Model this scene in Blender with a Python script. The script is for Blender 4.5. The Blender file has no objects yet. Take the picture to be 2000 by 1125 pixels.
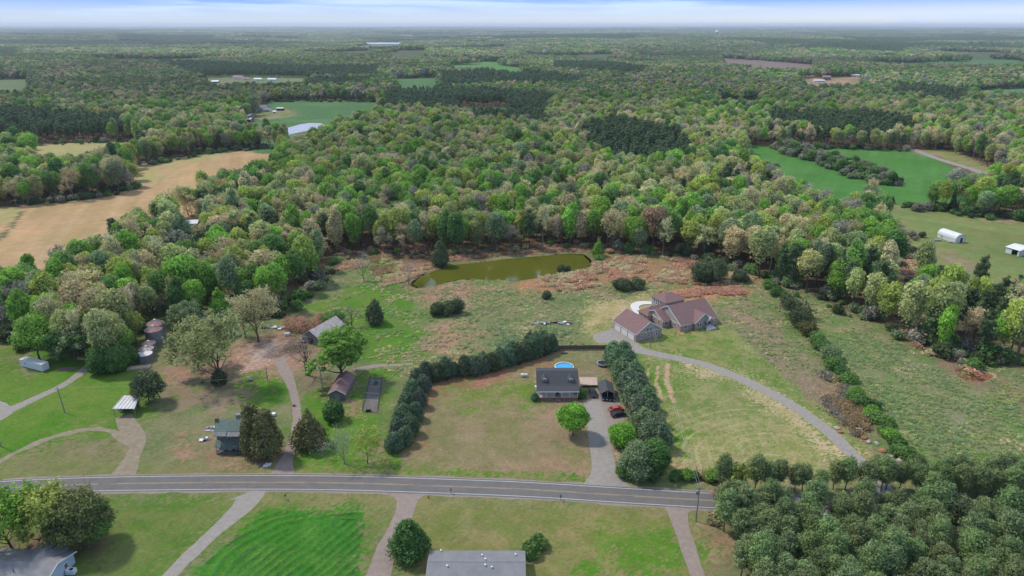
import bpy, bmesh, math, random
import numpy as np
from mathutils import Vector, Matrix

# ------------------------------------------------------------------ camera
S = bpy.context.scene
FPX, CAMH = 1360.0, 110.0
PITCH = math.atan(512.5/FPX)
cd = bpy.data.cameras.new("camera"); cam = bpy.data.objects.new("camera", cd)
S.collection.objects.link(cam); S.camera = cam
cam.location = (0, 0, CAMH); cam.rotation_euler = (math.pi/2-PITCH, 0, 0)
cd.sensor_width = 36; cd.lens = FPX/2000*36; cd.clip_start = 1; cd.clip_end = 120000

# ------------------------------------------------------------------ world
SUN_EL, SUN_AZ = math.radians(54), math.radians(-64)      # azimuth from +Y, minus = to the left
w = bpy.data.worlds.new("World"); S.world = w; w.use_nodes = True
nt = w.node_tree; nt.nodes.clear()
def N(t, k, **kw):
    n = t.nodes.new(k)
    for a, b in kw.items():
        if a.startswith('i_'):
            n.inputs[a[2:].replace('_', ' ')].default_value = b
        else: setattr(n, a, b)
    return n
out = N(nt, 'ShaderNodeOutputWorld'); bg = N(nt, 'ShaderNodeBackground')
sky = N(nt, 'ShaderNodeTexSky', sky_type='NISHITA', sun_disc=False, sun_elevation=SUN_EL, sun_rotation=-SUN_AZ,
        altitude=300, air_density=1.0, dust_density=1.0, ozone_density=1.2)
tc = N(nt, 'ShaderNodeTexCoord'); sp = N(nt, 'ShaderNodeSeparateXYZ')
nt.links.new(tc.outputs['Generated'], sp.inputs[0])
ab = N(nt, 'ShaderNodeMath', operation='ABSOLUTE'); nt.links.new(sp.outputs['Z'], ab.inputs[0])
mx = N(nt, 'ShaderNodeMath', operation='MAXIMUM'); mx.inputs[1].default_value = 0.012
nt.links.new(ab.outputs[0], mx.inputs[0])
cb = N(nt, 'ShaderNodeCombineXYZ')
nt.links.new(sp.outputs['X'], cb.inputs[0]); nt.links.new(sp.outputs['Y'], cb.inputs[1]); nt.links.new(mx.outputs[0], cb.inputs[2])
nt.links.new(cb.outputs[0], sky.inputs['Vector'])
# thin streaky cloud bands in the low sky
zs = N(nt, 'ShaderNodeMath', operation='MULTIPLY'); zs.inputs[1].default_value = 55.0; nt.links.new(ab.outputs[0], zs.inputs[0])
xs = N(nt, 'ShaderNodeMath', operation='MULTIPLY'); xs.inputs[1].default_value = 3.2; nt.links.new(sp.outputs['X'], xs.inputs[0])
cv = N(nt, 'ShaderNodeCombineXYZ'); nt.links.new(xs.outputs[0], cv.inputs[0]); nt.links.new(zs.outputs[0], cv.inputs[1]); nt.links.new(sp.outputs['Y'], cv.inputs[2])
cn = N(nt, 'ShaderNodeTexNoise'); cn.inputs['Scale'].default_value = 1.1; cn.inputs['Detail'].default_value = 8; cn.inputs['Roughness'].default_value = 0.6
cn.inputs['Distortion'].default_value = 0.4
nt.links.new(cv.outputs[0], cn.inputs['Vector'])
# clear blue shows through higher up, cloud and bright haze towards the horizon
blue = N(nt, 'ShaderNodeMix', data_type='RGBA'); blue.inputs[7].default_value = (1.05, 2.3, 5.4, 1)
bf = N(nt, 'ShaderNodeMapRange'); bf.inputs['From Min'].default_value = 0.0; bf.inputs['From Max'].default_value = 0.03
bf.inputs['To Max'].default_value = 0.95
nt.links.new(ab.outputs[0], bf.inputs['Value'])
fade = N(nt, 'ShaderNodeMapRange'); fade.inputs['From Min'].default_value = 0.15; fade.inputs['From Max'].default_value = 0.6
fade.inputs['To Min'].default_value = 1; fade.inputs['To Max'].default_value = 0.0
nt.links.new(ab.outputs[0], fade.inputs['Value'])
bm_ = N(nt, 'ShaderNodeMath', operation='MULTIPLY'); nt.links.new(bf.outputs[0], bm_.inputs[0]); nt.links.new(fade.outputs[0], bm_.inputs[1])
nt.links.new(bm_.outputs[0], blue.inputs[0]); nt.links.new(sky.outputs[0], blue.inputs[6])
cl = N(nt, 'ShaderNodeMapRange'); cl.inputs['From Min'].default_value = 0.44; cl.inputs['From Max'].default_value = 0.62
nt.links.new(cn.outputs['Fac'], cl.inputs['Value'])
lo = N(nt, 'ShaderNodeMapRange'); lo.inputs['From Min'].default_value = 0.0; lo.inputs['From Max'].default_value = 0.03
lo.inputs['To Min'].default_value = 0.62; lo.inputs['To Max'].default_value = 0.05
nt.links.new(ab.outputs[0], lo.inputs['Value'])
cm = N(nt, 'ShaderNodeMath', operation='MAXIMUM'); nt.links.new(cl.outputs[0], cm.inputs[0]); nt.links.new(lo.outputs[0], cm.inputs[1])
c8 = N(nt, 'ShaderNodeMath', operation='MULTIPLY'); c8.inputs[1].default_value = 0.85; nt.links.new(cm.outputs[0], c8.inputs[0])
cx = N(nt, 'ShaderNodeMix', data_type='RGBA'); cx.inputs[7].default_value = (3.6, 4.5, 6.0, 1)
nt.links.new(c8.outputs[0], cx.inputs[0]); nt.links.new(blue.outputs[2], cx.inputs[6])
nt.links.new(cx.outputs[2], bg.inputs['Color']); bg.inputs['Strength'].default_value = 0.15
nt.links.new(bg.outputs[0], out.inputs['Surface'])

ld = bpy.data.lights.new("sun", 'SUN'); sun = bpy.data.objects.new("sun", ld); S.collection.objects.link(sun)
ld.energy = 2.5; ld.angle = math.radians(5); ld.color = (1.0, 0.95, 0.88)
sd = Vector((math.sin(SUN_AZ)*math.cos(SUN_EL), math.cos(SUN_AZ)*math.cos(SUN_EL), math.sin(SUN_EL)))
sun.rotation_euler = sd.to_track_quat('Z', 'Y').to_euler()
S.view_settings.view_transform = 'Standard'; S.view_settings.look = 'None'
S.view_settings.exposure = 0.45; S.view_settings.gamma = 1.0; S.view_settings.use_curve_mapping = False
S.render.engine = 'CYCLES'
S.cycles.volume_bounces = 0; S.cycles.max_bounces = 5; S.cycles.diffuse_bounces = 2; S.cycles.transparent_max_bounces = 4

COL = S.collection
rng = np.random.default_rng(7); random.seed(7)

# ------------------------------------------------------------------ survey: photo point -> ground point
cp_, sp_ = math.cos(PITCH), math.sin(PITCH)
def P(x, y, h=0.0):
    dx = (x-1000)/FPX; dy = -(y-562.5)/FPX
    Y = cp_+dy*sp_; Z = -sp_+dy*cp_
    t = (CAMH-h)/-Z
    return (dx*t, Y*t)
def poly(s):
    """list of (px,py) on the ground or (px,py,h) at tree-top height h"""
    return np.array([P(*q) for q in s])
def inside(pl, x, y):
    r = np.zeros(x.shape, bool); n = len(pl); j = n-1
    x0, y0 = pl.min(0); x1, y1 = pl.max(0)
    m = (x >= x0) & (x <= x1) & (y >= y0) & (y <= y1)
    if not m.any(): return r
    xx, yy = x[m], y[m]; q = np.zeros(xx.shape, bool)
    for i in range(n):
        xi, yi = pl[i]; xj, yj = pl[j]
        if yi != yj:
            c = ((yi > yy) != (yj > yy)) & (xx < (xj-xi)*(yy-yi)/(yj-yi)+xi)
            q ^= c
        j = i
    r[m] = q
    return r
_T = np.random.default_rng(3).random((256, 256))
def vn(x, y, s, seed=0):
    x = x/s+seed*17.31+1000; y = y/s+seed*9.17+1000
    xi = np.floor(x).astype(int); yi = np.floor(y).astype(int)
    fx = x-xi; fy = y-yi; fx = fx*fx*(3-2*fx); fy = fy*fy*(3-2*fy)
    a = _T[xi % 256, yi % 256]; b = _T[(xi+1) % 256, yi % 256]; c = _T[xi % 256, (yi+1) % 256]; d = _T[(xi+1) % 256, (yi+1) % 256]
    return (a*(1-fx)+b*fx)*(1-fy)+(c*(1-fx)+d*fx)*fy
def fbm(x, y, s, seed=0, o=4, gn=.55):
    r = 0; a = 0.5; t = 0
    for i in range(o):
        r = r+a*vn(x, y, s, seed+i*3); t += a; a *= gn; s *= 0.47
    return r/t
def sstep(a, b, v):
    t = np.clip((v-a)/(b-a), 0, 1); return t*t*(3-2*t)
def HZ(x, y):
    x = np.asarray(x, float); y = np.asarray(y, float)
    r = np.hypot(x, y)
    h = sstep(950, 2600, r)*((vn(x, y, 750, 5)-.5)*26+(vn(x, y, 320, 6)-.5)*8)
    h = h+sstep(2500, 9000, r)*(vn(x, y, 2600, 8)-.45)*46
    h = h+sstep(9000, 40000, r)*(38+(vn(x, y, 5200, 9)-.5)*44)
    return h

# ------------------------------------------------------------------ mesh and object helpers
def tag(o, label=None, cat=None, group=None, kind=None):
    if label: o['label'] = label
    if cat: o['category'] = cat
    if group: o['group'] = group
    if kind: o['kind'] = kind
    return o
def empty(name, loc, rz=0.0, label=None, cat=None, group=None, scale=1.0):
    o = bpy.data.objects.new(name, None); COL.objects.link(o)
    o.location = loc if len(loc) == 3 else (loc[0], loc[1], 0); o.rotation_euler = (0, 0, rz); o.scale = (scale,)*3 if not isinstance(scale, tuple) else scale
    o.empty_display_size = 0.5
    return tag(o, label, cat, group)
class MB:
    def __init__(s): s.v = []; s.f = []
    def add(s, vs, fs):
        b = len(s.v); s.v += [tuple(p) for p in vs]; s.f += [tuple(i+b for i in f) for f in fs]; return s
    def box(s, x0, x1, y0, y1, z0, z1):
        return s.add([(x0,y0,z0),(x1,y0,z0),(x1,y1,z0),(x0,y1,z0),(x0,y0,z1),(x1,y0,z1),(x1,y1,z1),(x0,y1,z1)],
                     [(0,3,2,1),(4,5,6,7),(0,1,5,4),(1,2,6,5),(2,3,7,6),(3,0,4,7)])
    def prism(s, pl, ax, a0, a1):
        """pl: (u,z) outline, counter-clockwise; ax 'x' extrudes along x (u = y), 'y' along y (u = x)"""
        n = len(pl)
        f = (lambda u, z, a: (a, u, z)) if ax == 'x' else (lambda u, z, a: (u, a, z))
        vs = [f(u, z, a0) for u, z in pl]+[f(u, z, a1) for u, z in pl]
        return s.add(vs, [tuple(range(n))[::-1], tuple(range(n, 2*n))]+[(i, (i+1) % n, (i+1) % n+n, i+n) for i in range(n)])
    def tube(s, pts, rad, k=6, cap=True):
        pts = [Vector(p) for p in pts]; vs = []; fs = []; n = len(pts)
        if not isinstance(rad, (list, tuple)): rad = [rad]*n
        for i, p in enumerate(pts):
            d = (pts[min(i+1, n-1)]-pts[max(i-1, 0)]).normalized()
            a = d.orthogonal().normalized() if abs(d.z) > .9 else d.cross(Vector((0, 0, 1))).normalized()
            if abs(d.z) > .9: a = (Vector((1, 0, 0))-d*d.x).normalized()
            b = d.cross(a)
            for j in range(k):
                t = 2*math.pi*j/k; vs.append(p+(a*math.cos(t)+b*math.sin(t))*rad[i])
        for i in range(n-1):
            for j in range(k):
                fs.append((i*k+j, i*k+(j+1) % k, (i+1)*k+(j+1) % k, (i+1)*k+j))
        if cap: fs += [tuple(range(k))[::-1], tuple(range((n-1)*k, n*k))]
        return s.add(vs, fs)
    def lathe(s, prof, k=24, c=(0, 0)):
        vs = []; fs = []; n = len(prof)
        for r, z in prof:
            for j in range(k):
                t = 2*math.pi*j/k; vs.append((c[0]+r*math.cos(t), c[1]+r*math.sin(t), z))
        for i in range(n-1):
            for j in range(k): fs.append((i*k+j, i*k+(j+1) % k, (i+1)*k+(j+1) % k, (i+1)*k+j))
        return s.add(vs, fs)
    def build(s, name, mat, parent=None, smooth=False, loc=None, rz=0):
        me = bpy.data.meshes.new(name); me.from_pydata(s.v, [], s.f)
        bm = bmesh.new(); bm.from_mesh(me); bmesh.ops.recalc_face_normals(bm, faces=bm.faces); bm.to_mesh(me); bm.free()
        if smooth: me.polygons.foreach_set('use_smooth', [True]*len(me.polygons))
        me.materials.append(mat); o = bpy.data.objects.new(name, me); COL.objects.link(o)
        if parent: o.parent = parent
        if loc: o.location = loc
        o.rotation_euler = (0, 0, rz)
        return o

# ------------------------------------------------------------------ materials
def material(name): 
    m = bpy.data.materials.new(name); m.use_nodes = True; t = m.node_tree; t.nodes.clear()
    o = N(t, 'ShaderNodeOutputMaterial'); return m, t, o
def surf(name, col, rough=0.8, var=0.25, scale=1.0, col2=None, bump=0.0, metal=0.0, stretch=None, spec=0.3, stripes=None):
    """plain weathered surface: base colour with two scales of grime noise, optional stripes (axis, period, depth)"""
    m, t, o = material(name)
    b = N(t, 'ShaderNodeBsdfPrincipled'); b.inputs['Roughness'].default_value = rough; b.inputs['Metallic'].default_value = metal
    b.inputs['Specular IOR Level'].default_value = spec
    c = N(t, 'ShaderNodeTexCoord'); mp = N(t, 'ShaderNodeMapping'); t.links.new(c.outputs['Object'], mp.inputs[0])
    if stretch: mp.inputs['Scale'].default_value = stretch
    n1 = N(t, 'ShaderNodeTexNoise'); n1.inputs['Scale'].default_value = scale; n1.inputs['Detail'].default_value = 6; n1.inputs['Roughness'].default_value = .65
    t.links.new(mp.outputs[0], n1.inputs['Vector'])
    r = N(t, 'ShaderNodeMapRange'); r.inputs['From Min'].default_value = .3; r.inputs['From Max'].default_value = .7
    t.links.new(n1.outputs['Fac'], r.inputs['Value'])
    mxx = N(t, 'ShaderNodeMix', data_type='RGBA')
    c2 = col2 if col2 else tuple(v*(1-var) for v in col)
    mxx.inputs[6].default_value = (*col, 1); mxx.inputs[7].default_value = (*c2, 1)
    t.links.new(r.outputs[0], mxx.inputs[0]); last = mxx.outputs[2]
    hgt = n1.outputs['Fac']
    if stripes:
        ax, per, dep, sc = stripes
        s3 = N(t, 'ShaderNodeSeparateXYZ'); t.links.new(c.outputs['Object'], s3.inputs[0])
        mu = N(t, 'ShaderNodeMath', operation='MULTIPLY'); mu.inputs[1].default_value = 2*math.pi/per; t.links.new(s3.outputs['XYZ'.index(ax)], mu.inputs[0])
        si = N(t, 'ShaderNodeMath', operation='SINE'); t.links.new(mu.outputs[0], si.inputs[0])
        mr = N(t, 'ShaderNodeMapRange'); mr.inputs['From Min'].default_value = sc; mr.inputs['From Max'].default_value = 1.0
        mr.inputs['To Min'].default_value = 0; mr.inputs['To Max'].default_value = dep; t.links.new(si.outputs[0], mr.inputs['Value'])
        m2 = N(t, 'ShaderNodeMix', data_type='RGBA'); m2.inputs[7].default_value = tuple(v*.25 for v in col)+(1,)
        t.links.new(mr.outputs[0], m2.inputs[0]); t.links.new(last, m2.inputs[6]); last = m2.outputs[2]
    t.links.new(last, b.inputs['Base Color'])
    if bump:
        bp = N(t, 'ShaderNodeBump'); bp.inputs['Strength'].default_value = bump; bp.inputs['Distance'].default_value = .05
        t.links.new(hgt, bp.inputs['Height']); t.links.new(bp.outputs[0], b.inputs['Normal'])
    t.links.new(b.outputs[0], o.inputs['Surface']); return m
def brickmat(name, c1, c2, mortar, sc=1.0, rough=.85):
    m, t, o = material(name); b = N(t, 'ShaderNodeBsdfPrincipled'); b.inputs['Roughness'].default_value = rough; b.inputs['Specular IOR Level'].default_value = .2
    c = N(t, 'ShaderNodeTexCoord'); sx = N(t, 'ShaderNodeSeparateXYZ'); t.links.new(c.outputs['Object'], sx.inputs[0])
    a = N(t, 'ShaderNodeMath', operation='ADD'); t.links.new(sx.outputs[0], a.inputs[0]); t.links.new(sx.outputs[1], a.inputs[1])
    cc = N(t, 'ShaderNodeCombineXYZ'); t.links.new(a.outputs[0], cc.inputs[0]); t.links.new(sx.outputs[2], cc.inputs[1])
    br = N(t, 'ShaderNodeTexBrick'); br.inputs['Color1'].default_value = (*c1, 1); br.inputs['Color2'].default_value = (*c2, 1); br.inputs['Mortar'].default_value = (*mortar, 1)
    br.inputs['Scale'].default_value = sc; br.inputs['Brick Width'].default_value = .42; br.inputs['Row Height'].default_value = .16; br.inputs['Mortar Size'].default_value = .02
    t.links.new(cc.outputs[0], br.inputs['Vector'])
    n = N(t, 'ShaderNodeTexNoise'); n.inputs['Scale'].default_value = .9; n.inputs['Detail'].default_value = 5; t.links.new(c.outputs['Object'], n.inputs['Vector'])
    mm = N(t, 'ShaderNodeMix', data_type='RGBA', blend_type='MULTIPLY'); mm.inputs[0].default_value = .6; t.links.new(br.outputs[0], mm.inputs[6])
    rr = N(t, 'ShaderNodeMapRange'); rr.inputs['From Min'].default_value = .3; rr.inputs['From Max'].default_value = .7; rr.inputs['To Min'].default_value = .6; rr.inputs['To Max'].default_value = 1.2
    t.links.new(n.outputs['Fac'], rr.inputs['Value']); t.links.new(rr.outputs[0], mm.inputs[7])
    t.links.new(mm.outputs[2], b.inputs['Base Color']); t.links.new(b.outputs[0], o.inputs['Surface']); return m

def leafmat(name, trans=0.22):
    """foliage: the tree's own tint (object property or per-plant attribute), varied leaf by leaf and clump by clump"""
    m, t, o = material(name)
    at = N(t, 'ShaderNodeAttribute', attribute_type='INSTANCER', attribute_name='tint')
    lv = N(t, 'ShaderNodeAttribute', attribute_type='GEOMETRY', attribute_name='lv')
    c = N(t, 'ShaderNodeTexCoord')
    n = N(t, 'ShaderNodeTexNoise'); n.inputs['Scale'].default_value = .55; n.inputs['Detail'].default_value = 3; t.links.new(c.outputs['Object'], n.inputs['Vector'])
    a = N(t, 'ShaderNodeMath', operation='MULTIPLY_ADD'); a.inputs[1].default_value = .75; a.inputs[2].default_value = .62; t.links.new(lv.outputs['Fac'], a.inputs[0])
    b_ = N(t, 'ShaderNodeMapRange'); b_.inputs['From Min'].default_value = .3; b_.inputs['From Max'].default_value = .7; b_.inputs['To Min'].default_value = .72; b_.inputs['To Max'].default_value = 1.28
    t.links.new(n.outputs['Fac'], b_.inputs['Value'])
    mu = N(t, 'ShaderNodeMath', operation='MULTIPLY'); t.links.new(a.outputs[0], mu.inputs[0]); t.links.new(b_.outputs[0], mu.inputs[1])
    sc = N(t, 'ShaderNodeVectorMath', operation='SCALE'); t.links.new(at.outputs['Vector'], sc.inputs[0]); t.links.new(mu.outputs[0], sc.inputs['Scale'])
    d = N(t, 'ShaderNodeBsdfPrincipled'); d.inputs['Roughness'].default_value = .62; d.inputs['Specular IOR Level'].default_value = .25
    tr = N(t, 'ShaderNodeBsdfTranslucent'); ms = N(t, 'ShaderNodeMixShader'); ms.inputs[0].default_value = trans
    t.links.new(sc.outputs[0], d.inputs['Base Color']); t.links.new(sc.outputs[0], tr.inputs['Color'])
    t.links.new(d.outputs[0], ms.inputs[1]); t.links.new(tr.outputs[0], ms.inputs[2]); t.links.new(ms.outputs[0], o.inputs['Surface'])
    return m
M = {}
M['leaf'] = leafmat('foliage', .42); M['needle'] = leafmat('needles', .15)
M['bark'] = surf('bark', (.13, .10, .075), .95, .5, 2.5, bump=.5)
M['palebark'] = surf('pale_bark', (.28, .26, .23), .95, .4, 2.5, bump=.4)
M['asphalt'] = surf('asphalt', (.150, .138, .124), .9, .22, .35, col2=(.118, .11, .10), bump=.2)
M['gravel'] = surf('gravel', (.30, .268, .228), .95, .3, .8, col2=(.225, .20, .17), bump=.6)
M['gravelwarm'] = surf('warm_gravel', (.285, .228, .185), .95, .3, .8, col2=(.215, .168, .135), bump=.6)
M['dirt'] = surf('dirt_track', (.29, .225, .165), .95, .3, .6, col2=(.17, .15, .085), bump=.5)
M['paint'] = surf('white_paint_line', (.62, .62, .60), .8, .35, 1.5)
M['yellowline'] = surf('faded_yellow_line', (.42, .29, .15), .8, .5, .8, col2=(.25, .2, .16))
M['shingle'] = surf('brown_shingles', (.23, .135, .125), .85, .3, 1.2, col2=(.17, .10, .09), bump=.4, stripes=('Z', .25, .18, .6))
M['brick'] = brickmat('pinkish_brick', (.45, .30, .26), (.33, .22, .195), (.42, .37, .33))
M['siding'] = surf('grey_green_siding', (.37, .365, .31), .7, .15, .6, stripes=('Z', .22, .25, .6))
M['trim'] = surf('white_trim', (.72, .71, .68), .5, .1, 1)
M['wdoor'] = surf('white_door', (.72, .67, .62), .5, .1, 1, stripes=('Z', .55, .35, .93))
M['glass'] = surf('window_glass', (.02, .025, .03), .12, .2, 1, spec=.6)
M['darkroof'] = surf('charcoal_shingles', (.075, .075, .077), .85, .3, 1.5, bump=.3, stripes=('Z', .22, .2, .6))
M['vinyl'] = surf('white_siding', (.72, .71, .67), .6, .1, .7, stripes=('Z', .2, .2, .6))
M['redbrick'] = brickmat('red_brick', (.26, .10, .075), (.18, .07, .05), (.3, .25, .2))
M['concrete'] = surf('pale_concrete', (.62, .60, .56), .85, .12, .6)
M['deck'] = surf('tan_boards', (.50, .37, .29), .8, .2, .8, stripes=('X', .3, .35, .8))
M['poolwater'] = surf('pool_water', (.05, .36, .62), .08, .15, 1.2, spec=.5)
M['poolwall'] = surf('pool_wall', (.35, .5, .6), .4, .1, 1)
M['black'] = surf('black_matt', (.02, .02, .022), .6, .2, 1)
M['rubber'] = surf('tyre_rubber', (.015, .015, .015), .9, .2, 3)
M['whitemetal'] = surf('white_metal', (.68, .69, .70), .45, .15, .5, spec=.5)
M['greymetal'] = surf('galvanised_metal', (.26, .29, .32), .45, .3, .5, metal=.35, stripes=('Z', .8, .3, .7))
M['rustroof'] = surf('rusty_red_roof', (.27, .09, .075), .7, .4, .7, col2=(.34, .22, .2))
M['rustwall'] = surf('rusty_bin_wall', (.22, .15, .14), .7, .4, .6, col2=(.17, .19, .21), stripes=('Z', .6, .25, .7))
M['paleroof'] = surf('weathered_pale_roof', (.46, .45, .42), .6, .4, .8, col2=(.30, .20, .17))
M['stripeRoof'] = surf('striped_sheet_roof', (.62, .60, .56), .5, .25, .5, stripes=('X', 1.1, .85, .35))
M['barnroof'] = surf('maroon_sheet_roof', (.17, .085, .085), .7, .4, .8, col2=(.24, .15, .14), stripes=('Y', .8, .3, .8))
M['oldwood'] = surf('weathered_boards', (.20, .19, .17), .95, .5, 1.2, col2=(.09, .085, .08), stripes=('Z', .28, .5, .6))
M['greenroof'] = surf('worn_green_roof', (.075, .13, .10), .8, .5, 1.0, col2=(.14, .17, .145), stripes=('Z', .5, .25, .8))
M['brokenwood'] = surf('broken_grey_boards', (.30, .29, .27), .95, .5, 1.5, col2=(.12, .11, .10))
M['fencewood'] = surf('brown_fence_boards', (.13, .085, .075), .9, .35, 1, stripes=('X', .35, .5, .7))
M['chain'] = surf('grey_wire_mesh', (.10, .11, .11), .6, .2, 1)
M['kennelfloor'] = surf('kennel_floor', (.17, .15, .13), .95, .3, 1)
M['polewood'] = surf('utility_pole_wood', (.25, .22, .19), .9, .3, 2)
M['mobileroof'] = surf('grey_roof_panels', (.215, .215, .215), .7, .25, .35, stripes=('X', 1.2, .12, .95))
M['oldshingle'] = surf('grey_mottled_shingles', (.24, .235, .235), .85, .3, .5, bump=.2)
M['bluesiding'] = surf('pale_blue_siding', (.42, .50, .56), .6, .1, .7, stripes=('Z', .2, .2, .6))
M['red'] = surf('red_car_paint', (.42, .06, .035), .3, .1, 1, spec=.6)
M['orange'] = surf('orange_sign', (.75, .16, .04), .5, .15, 1)
M['redpile'] = surf('red_clay_lump', (.38, .17, .09), .95, .3, 2, bump=.5)
M['stone'] = surf('pinkish_rock', (.42, .34, .30), .9, .35, 1.5, bump=.5)
M['blue'] = surf('blue_plastic', (.03, .10, .28), .5, .1, 1)
M['litter'] = surf('assorted_scrap', (.45, .43, .42), .8, .7, 1.3, col2=(.10, .07, .06))
M['reddoor'] = surf('red_painted_sheet', (.32, .045, .04), .6, .3, 1)
M['yellow'] = surf('yellow_paint', (.45, .33, .06), .5, .2, 1)
M['steel'] = surf('bare_steel', (.42, .43, .44), .4, .15, 2, metal=.5)

def watermat(name, col, rough, bump):
    m, t, o = material(name); b = N(t, 'ShaderNodeBsdfPrincipled'); b.inputs['Roughness'].default_value = rough; b.inputs['Base Color'].default_value = (*col, 1)
    b.inputs['IOR'].default_value = 1.333; b.inputs['Specular IOR Level'].default_value = .5
    c = N(t, 'ShaderNodeTexCoord'); n = N(t, 'ShaderNodeTexNoise'); n.inputs['Scale'].default_value = .8; n.inputs['Detail'].default_value = 4
    t.links.new(c.outputs['Object'], n.inputs['Vector']); bp = N(t, 'ShaderNodeBump'); bp.inputs['Strength'].default_value = bump; bp.inputs['Distance'].default_value = .05
    n2 = N(t, 'ShaderNodeTexNoise'); n2.inputs['Scale'].default_value = .06; n2.inputs['Detail'].default_value = 4; t.links.new(c.outputs['Object'], n2.inputs['Vector'])
    mm = N(t, 'ShaderNodeMix', data_type='RGBA'); mm.inputs[6].default_value = (*col, 1); mm.inputs[7].default_value = (*[v*.62 for v in col], 1)
    t.links.new(n2.outputs['Fac'], mm.inputs[0]); t.links.new(mm.outputs[2], b.inputs['Base Color'])
    t.links.new(n.outputs['Fac'], bp.inputs['Height']); t.links.new(bp.outputs[0], b.inputs['Normal'])
    t.links.new(b.outputs[0], o.inputs['Surface']); return m
M['pond'] = watermat('murky_pond_water', (.108, .112, .012), .03, .03)
M['farpond'] = watermat('sky_painted_pond_water', (.50, .45, .40), .15, .1)  # reflection of whitish clouds painted into the base colour

# ground material: painted land cover colour (a true surface colour) broken up by tussock, clod and litter texture
def groundmat():
    m, t, o = material('land_cover'); b = N(t, 'ShaderNodeBsdfPrincipled'); b.inputs['Roughness'].default_value = .95; b.inputs['Specular IOR Level'].default_value = .1
    a = N(t, 'ShaderNodeAttribute', attribute_type='GEOMETRY', attribute_name='cover')
    tf = N(t, 'ShaderNodeAttribute', attribute_type='GEOMETRY', attribute_name='tuft')
    c = N(t, 'ShaderNodeTexCoord')
    def nz(s, d=4, r=.6):
        n = N(t, 'ShaderNodeTexNoise'); n.inputs['Scale'].default_value = s; n.inputs['Detail'].default_value = d; n.inputs['Roughness'].default_value = r
        t.links.new(c.outputs['Object'], n.inputs['Vector']); return n
    n1, n2, n3 = nz(1.1, 5, .75), nz(.22, 5, .7), nz(3.0, 3, .7)
    def mr(n, lo, hi, a0=.3, a1=.7):
        r = N(t, 'ShaderNodeMapRange'); r.inputs['From Min'].default_value = a0; r.inputs['From Max'].default_value = a1
        r.inputs['To Min'].default_value = lo; r.inputs['To Max'].default_value = hi; t.links.new(n.outputs['Fac'], r.inputs['Value']); return r.outputs[0]
    def mul(x, y):
        k = N(t, 'ShaderNodeMath', operation='MULTIPLY'); t.links.new(x, k.inputs[0]); t.links.new(y, k.inputs[1]); return k.outputs[0]
    # rough tussocks: stronger where tuft is high
    r1 = mr(n1, -.5, .5); k = mul(r1, tf.outputs['Fac'])
    ad = N(t, 'ShaderNodeMath', operation='ADD'); ad.inputs[1].default_value = 1.0; t.links.new(k, ad.inputs[0])
    v = mul(mul(ad.outputs[0], mr(n2, .87, 1.13)), mr(n3, .86, 1.14))
    sc = N(t, 'ShaderNodeVectorMath', operation='SCALE'); t.links.new(a.outputs['Color'], sc.inputs[0]); t.links.new(v, sc.inputs['Scale'])
    # straw flecks
    fl = N(t, 'ShaderNodeMix', data_type='RGBA'); fl.inputs[7].default_value = (.30, .25, .15, 1)
    n4 = nz(1.7, 4, .8); ff = mul(mr(n4, 0, .55, .55, .75), tf.outputs['Fac']); t.links.new(ff, fl.inputs[0]); t.links.new(sc.outputs[0], fl.inputs[6])
    t.links.new(fl.outputs[2], b.inputs['Base Color'])
    bp = N(t, 'ShaderNodeBump'); bp.inputs['Distance'].default_value = .35; t.links.new(tf.outputs['Fac'], bp.inputs['Strength'])
    t.links.new(n1.outputs['Fac'], bp.inputs['Height']); t.links.new(bp.outputs[0], b.inputs['Normal'])
    t.links.new(b.outputs[0], o.inputs['Surface']); return m
M['ground'] = groundmat()
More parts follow.
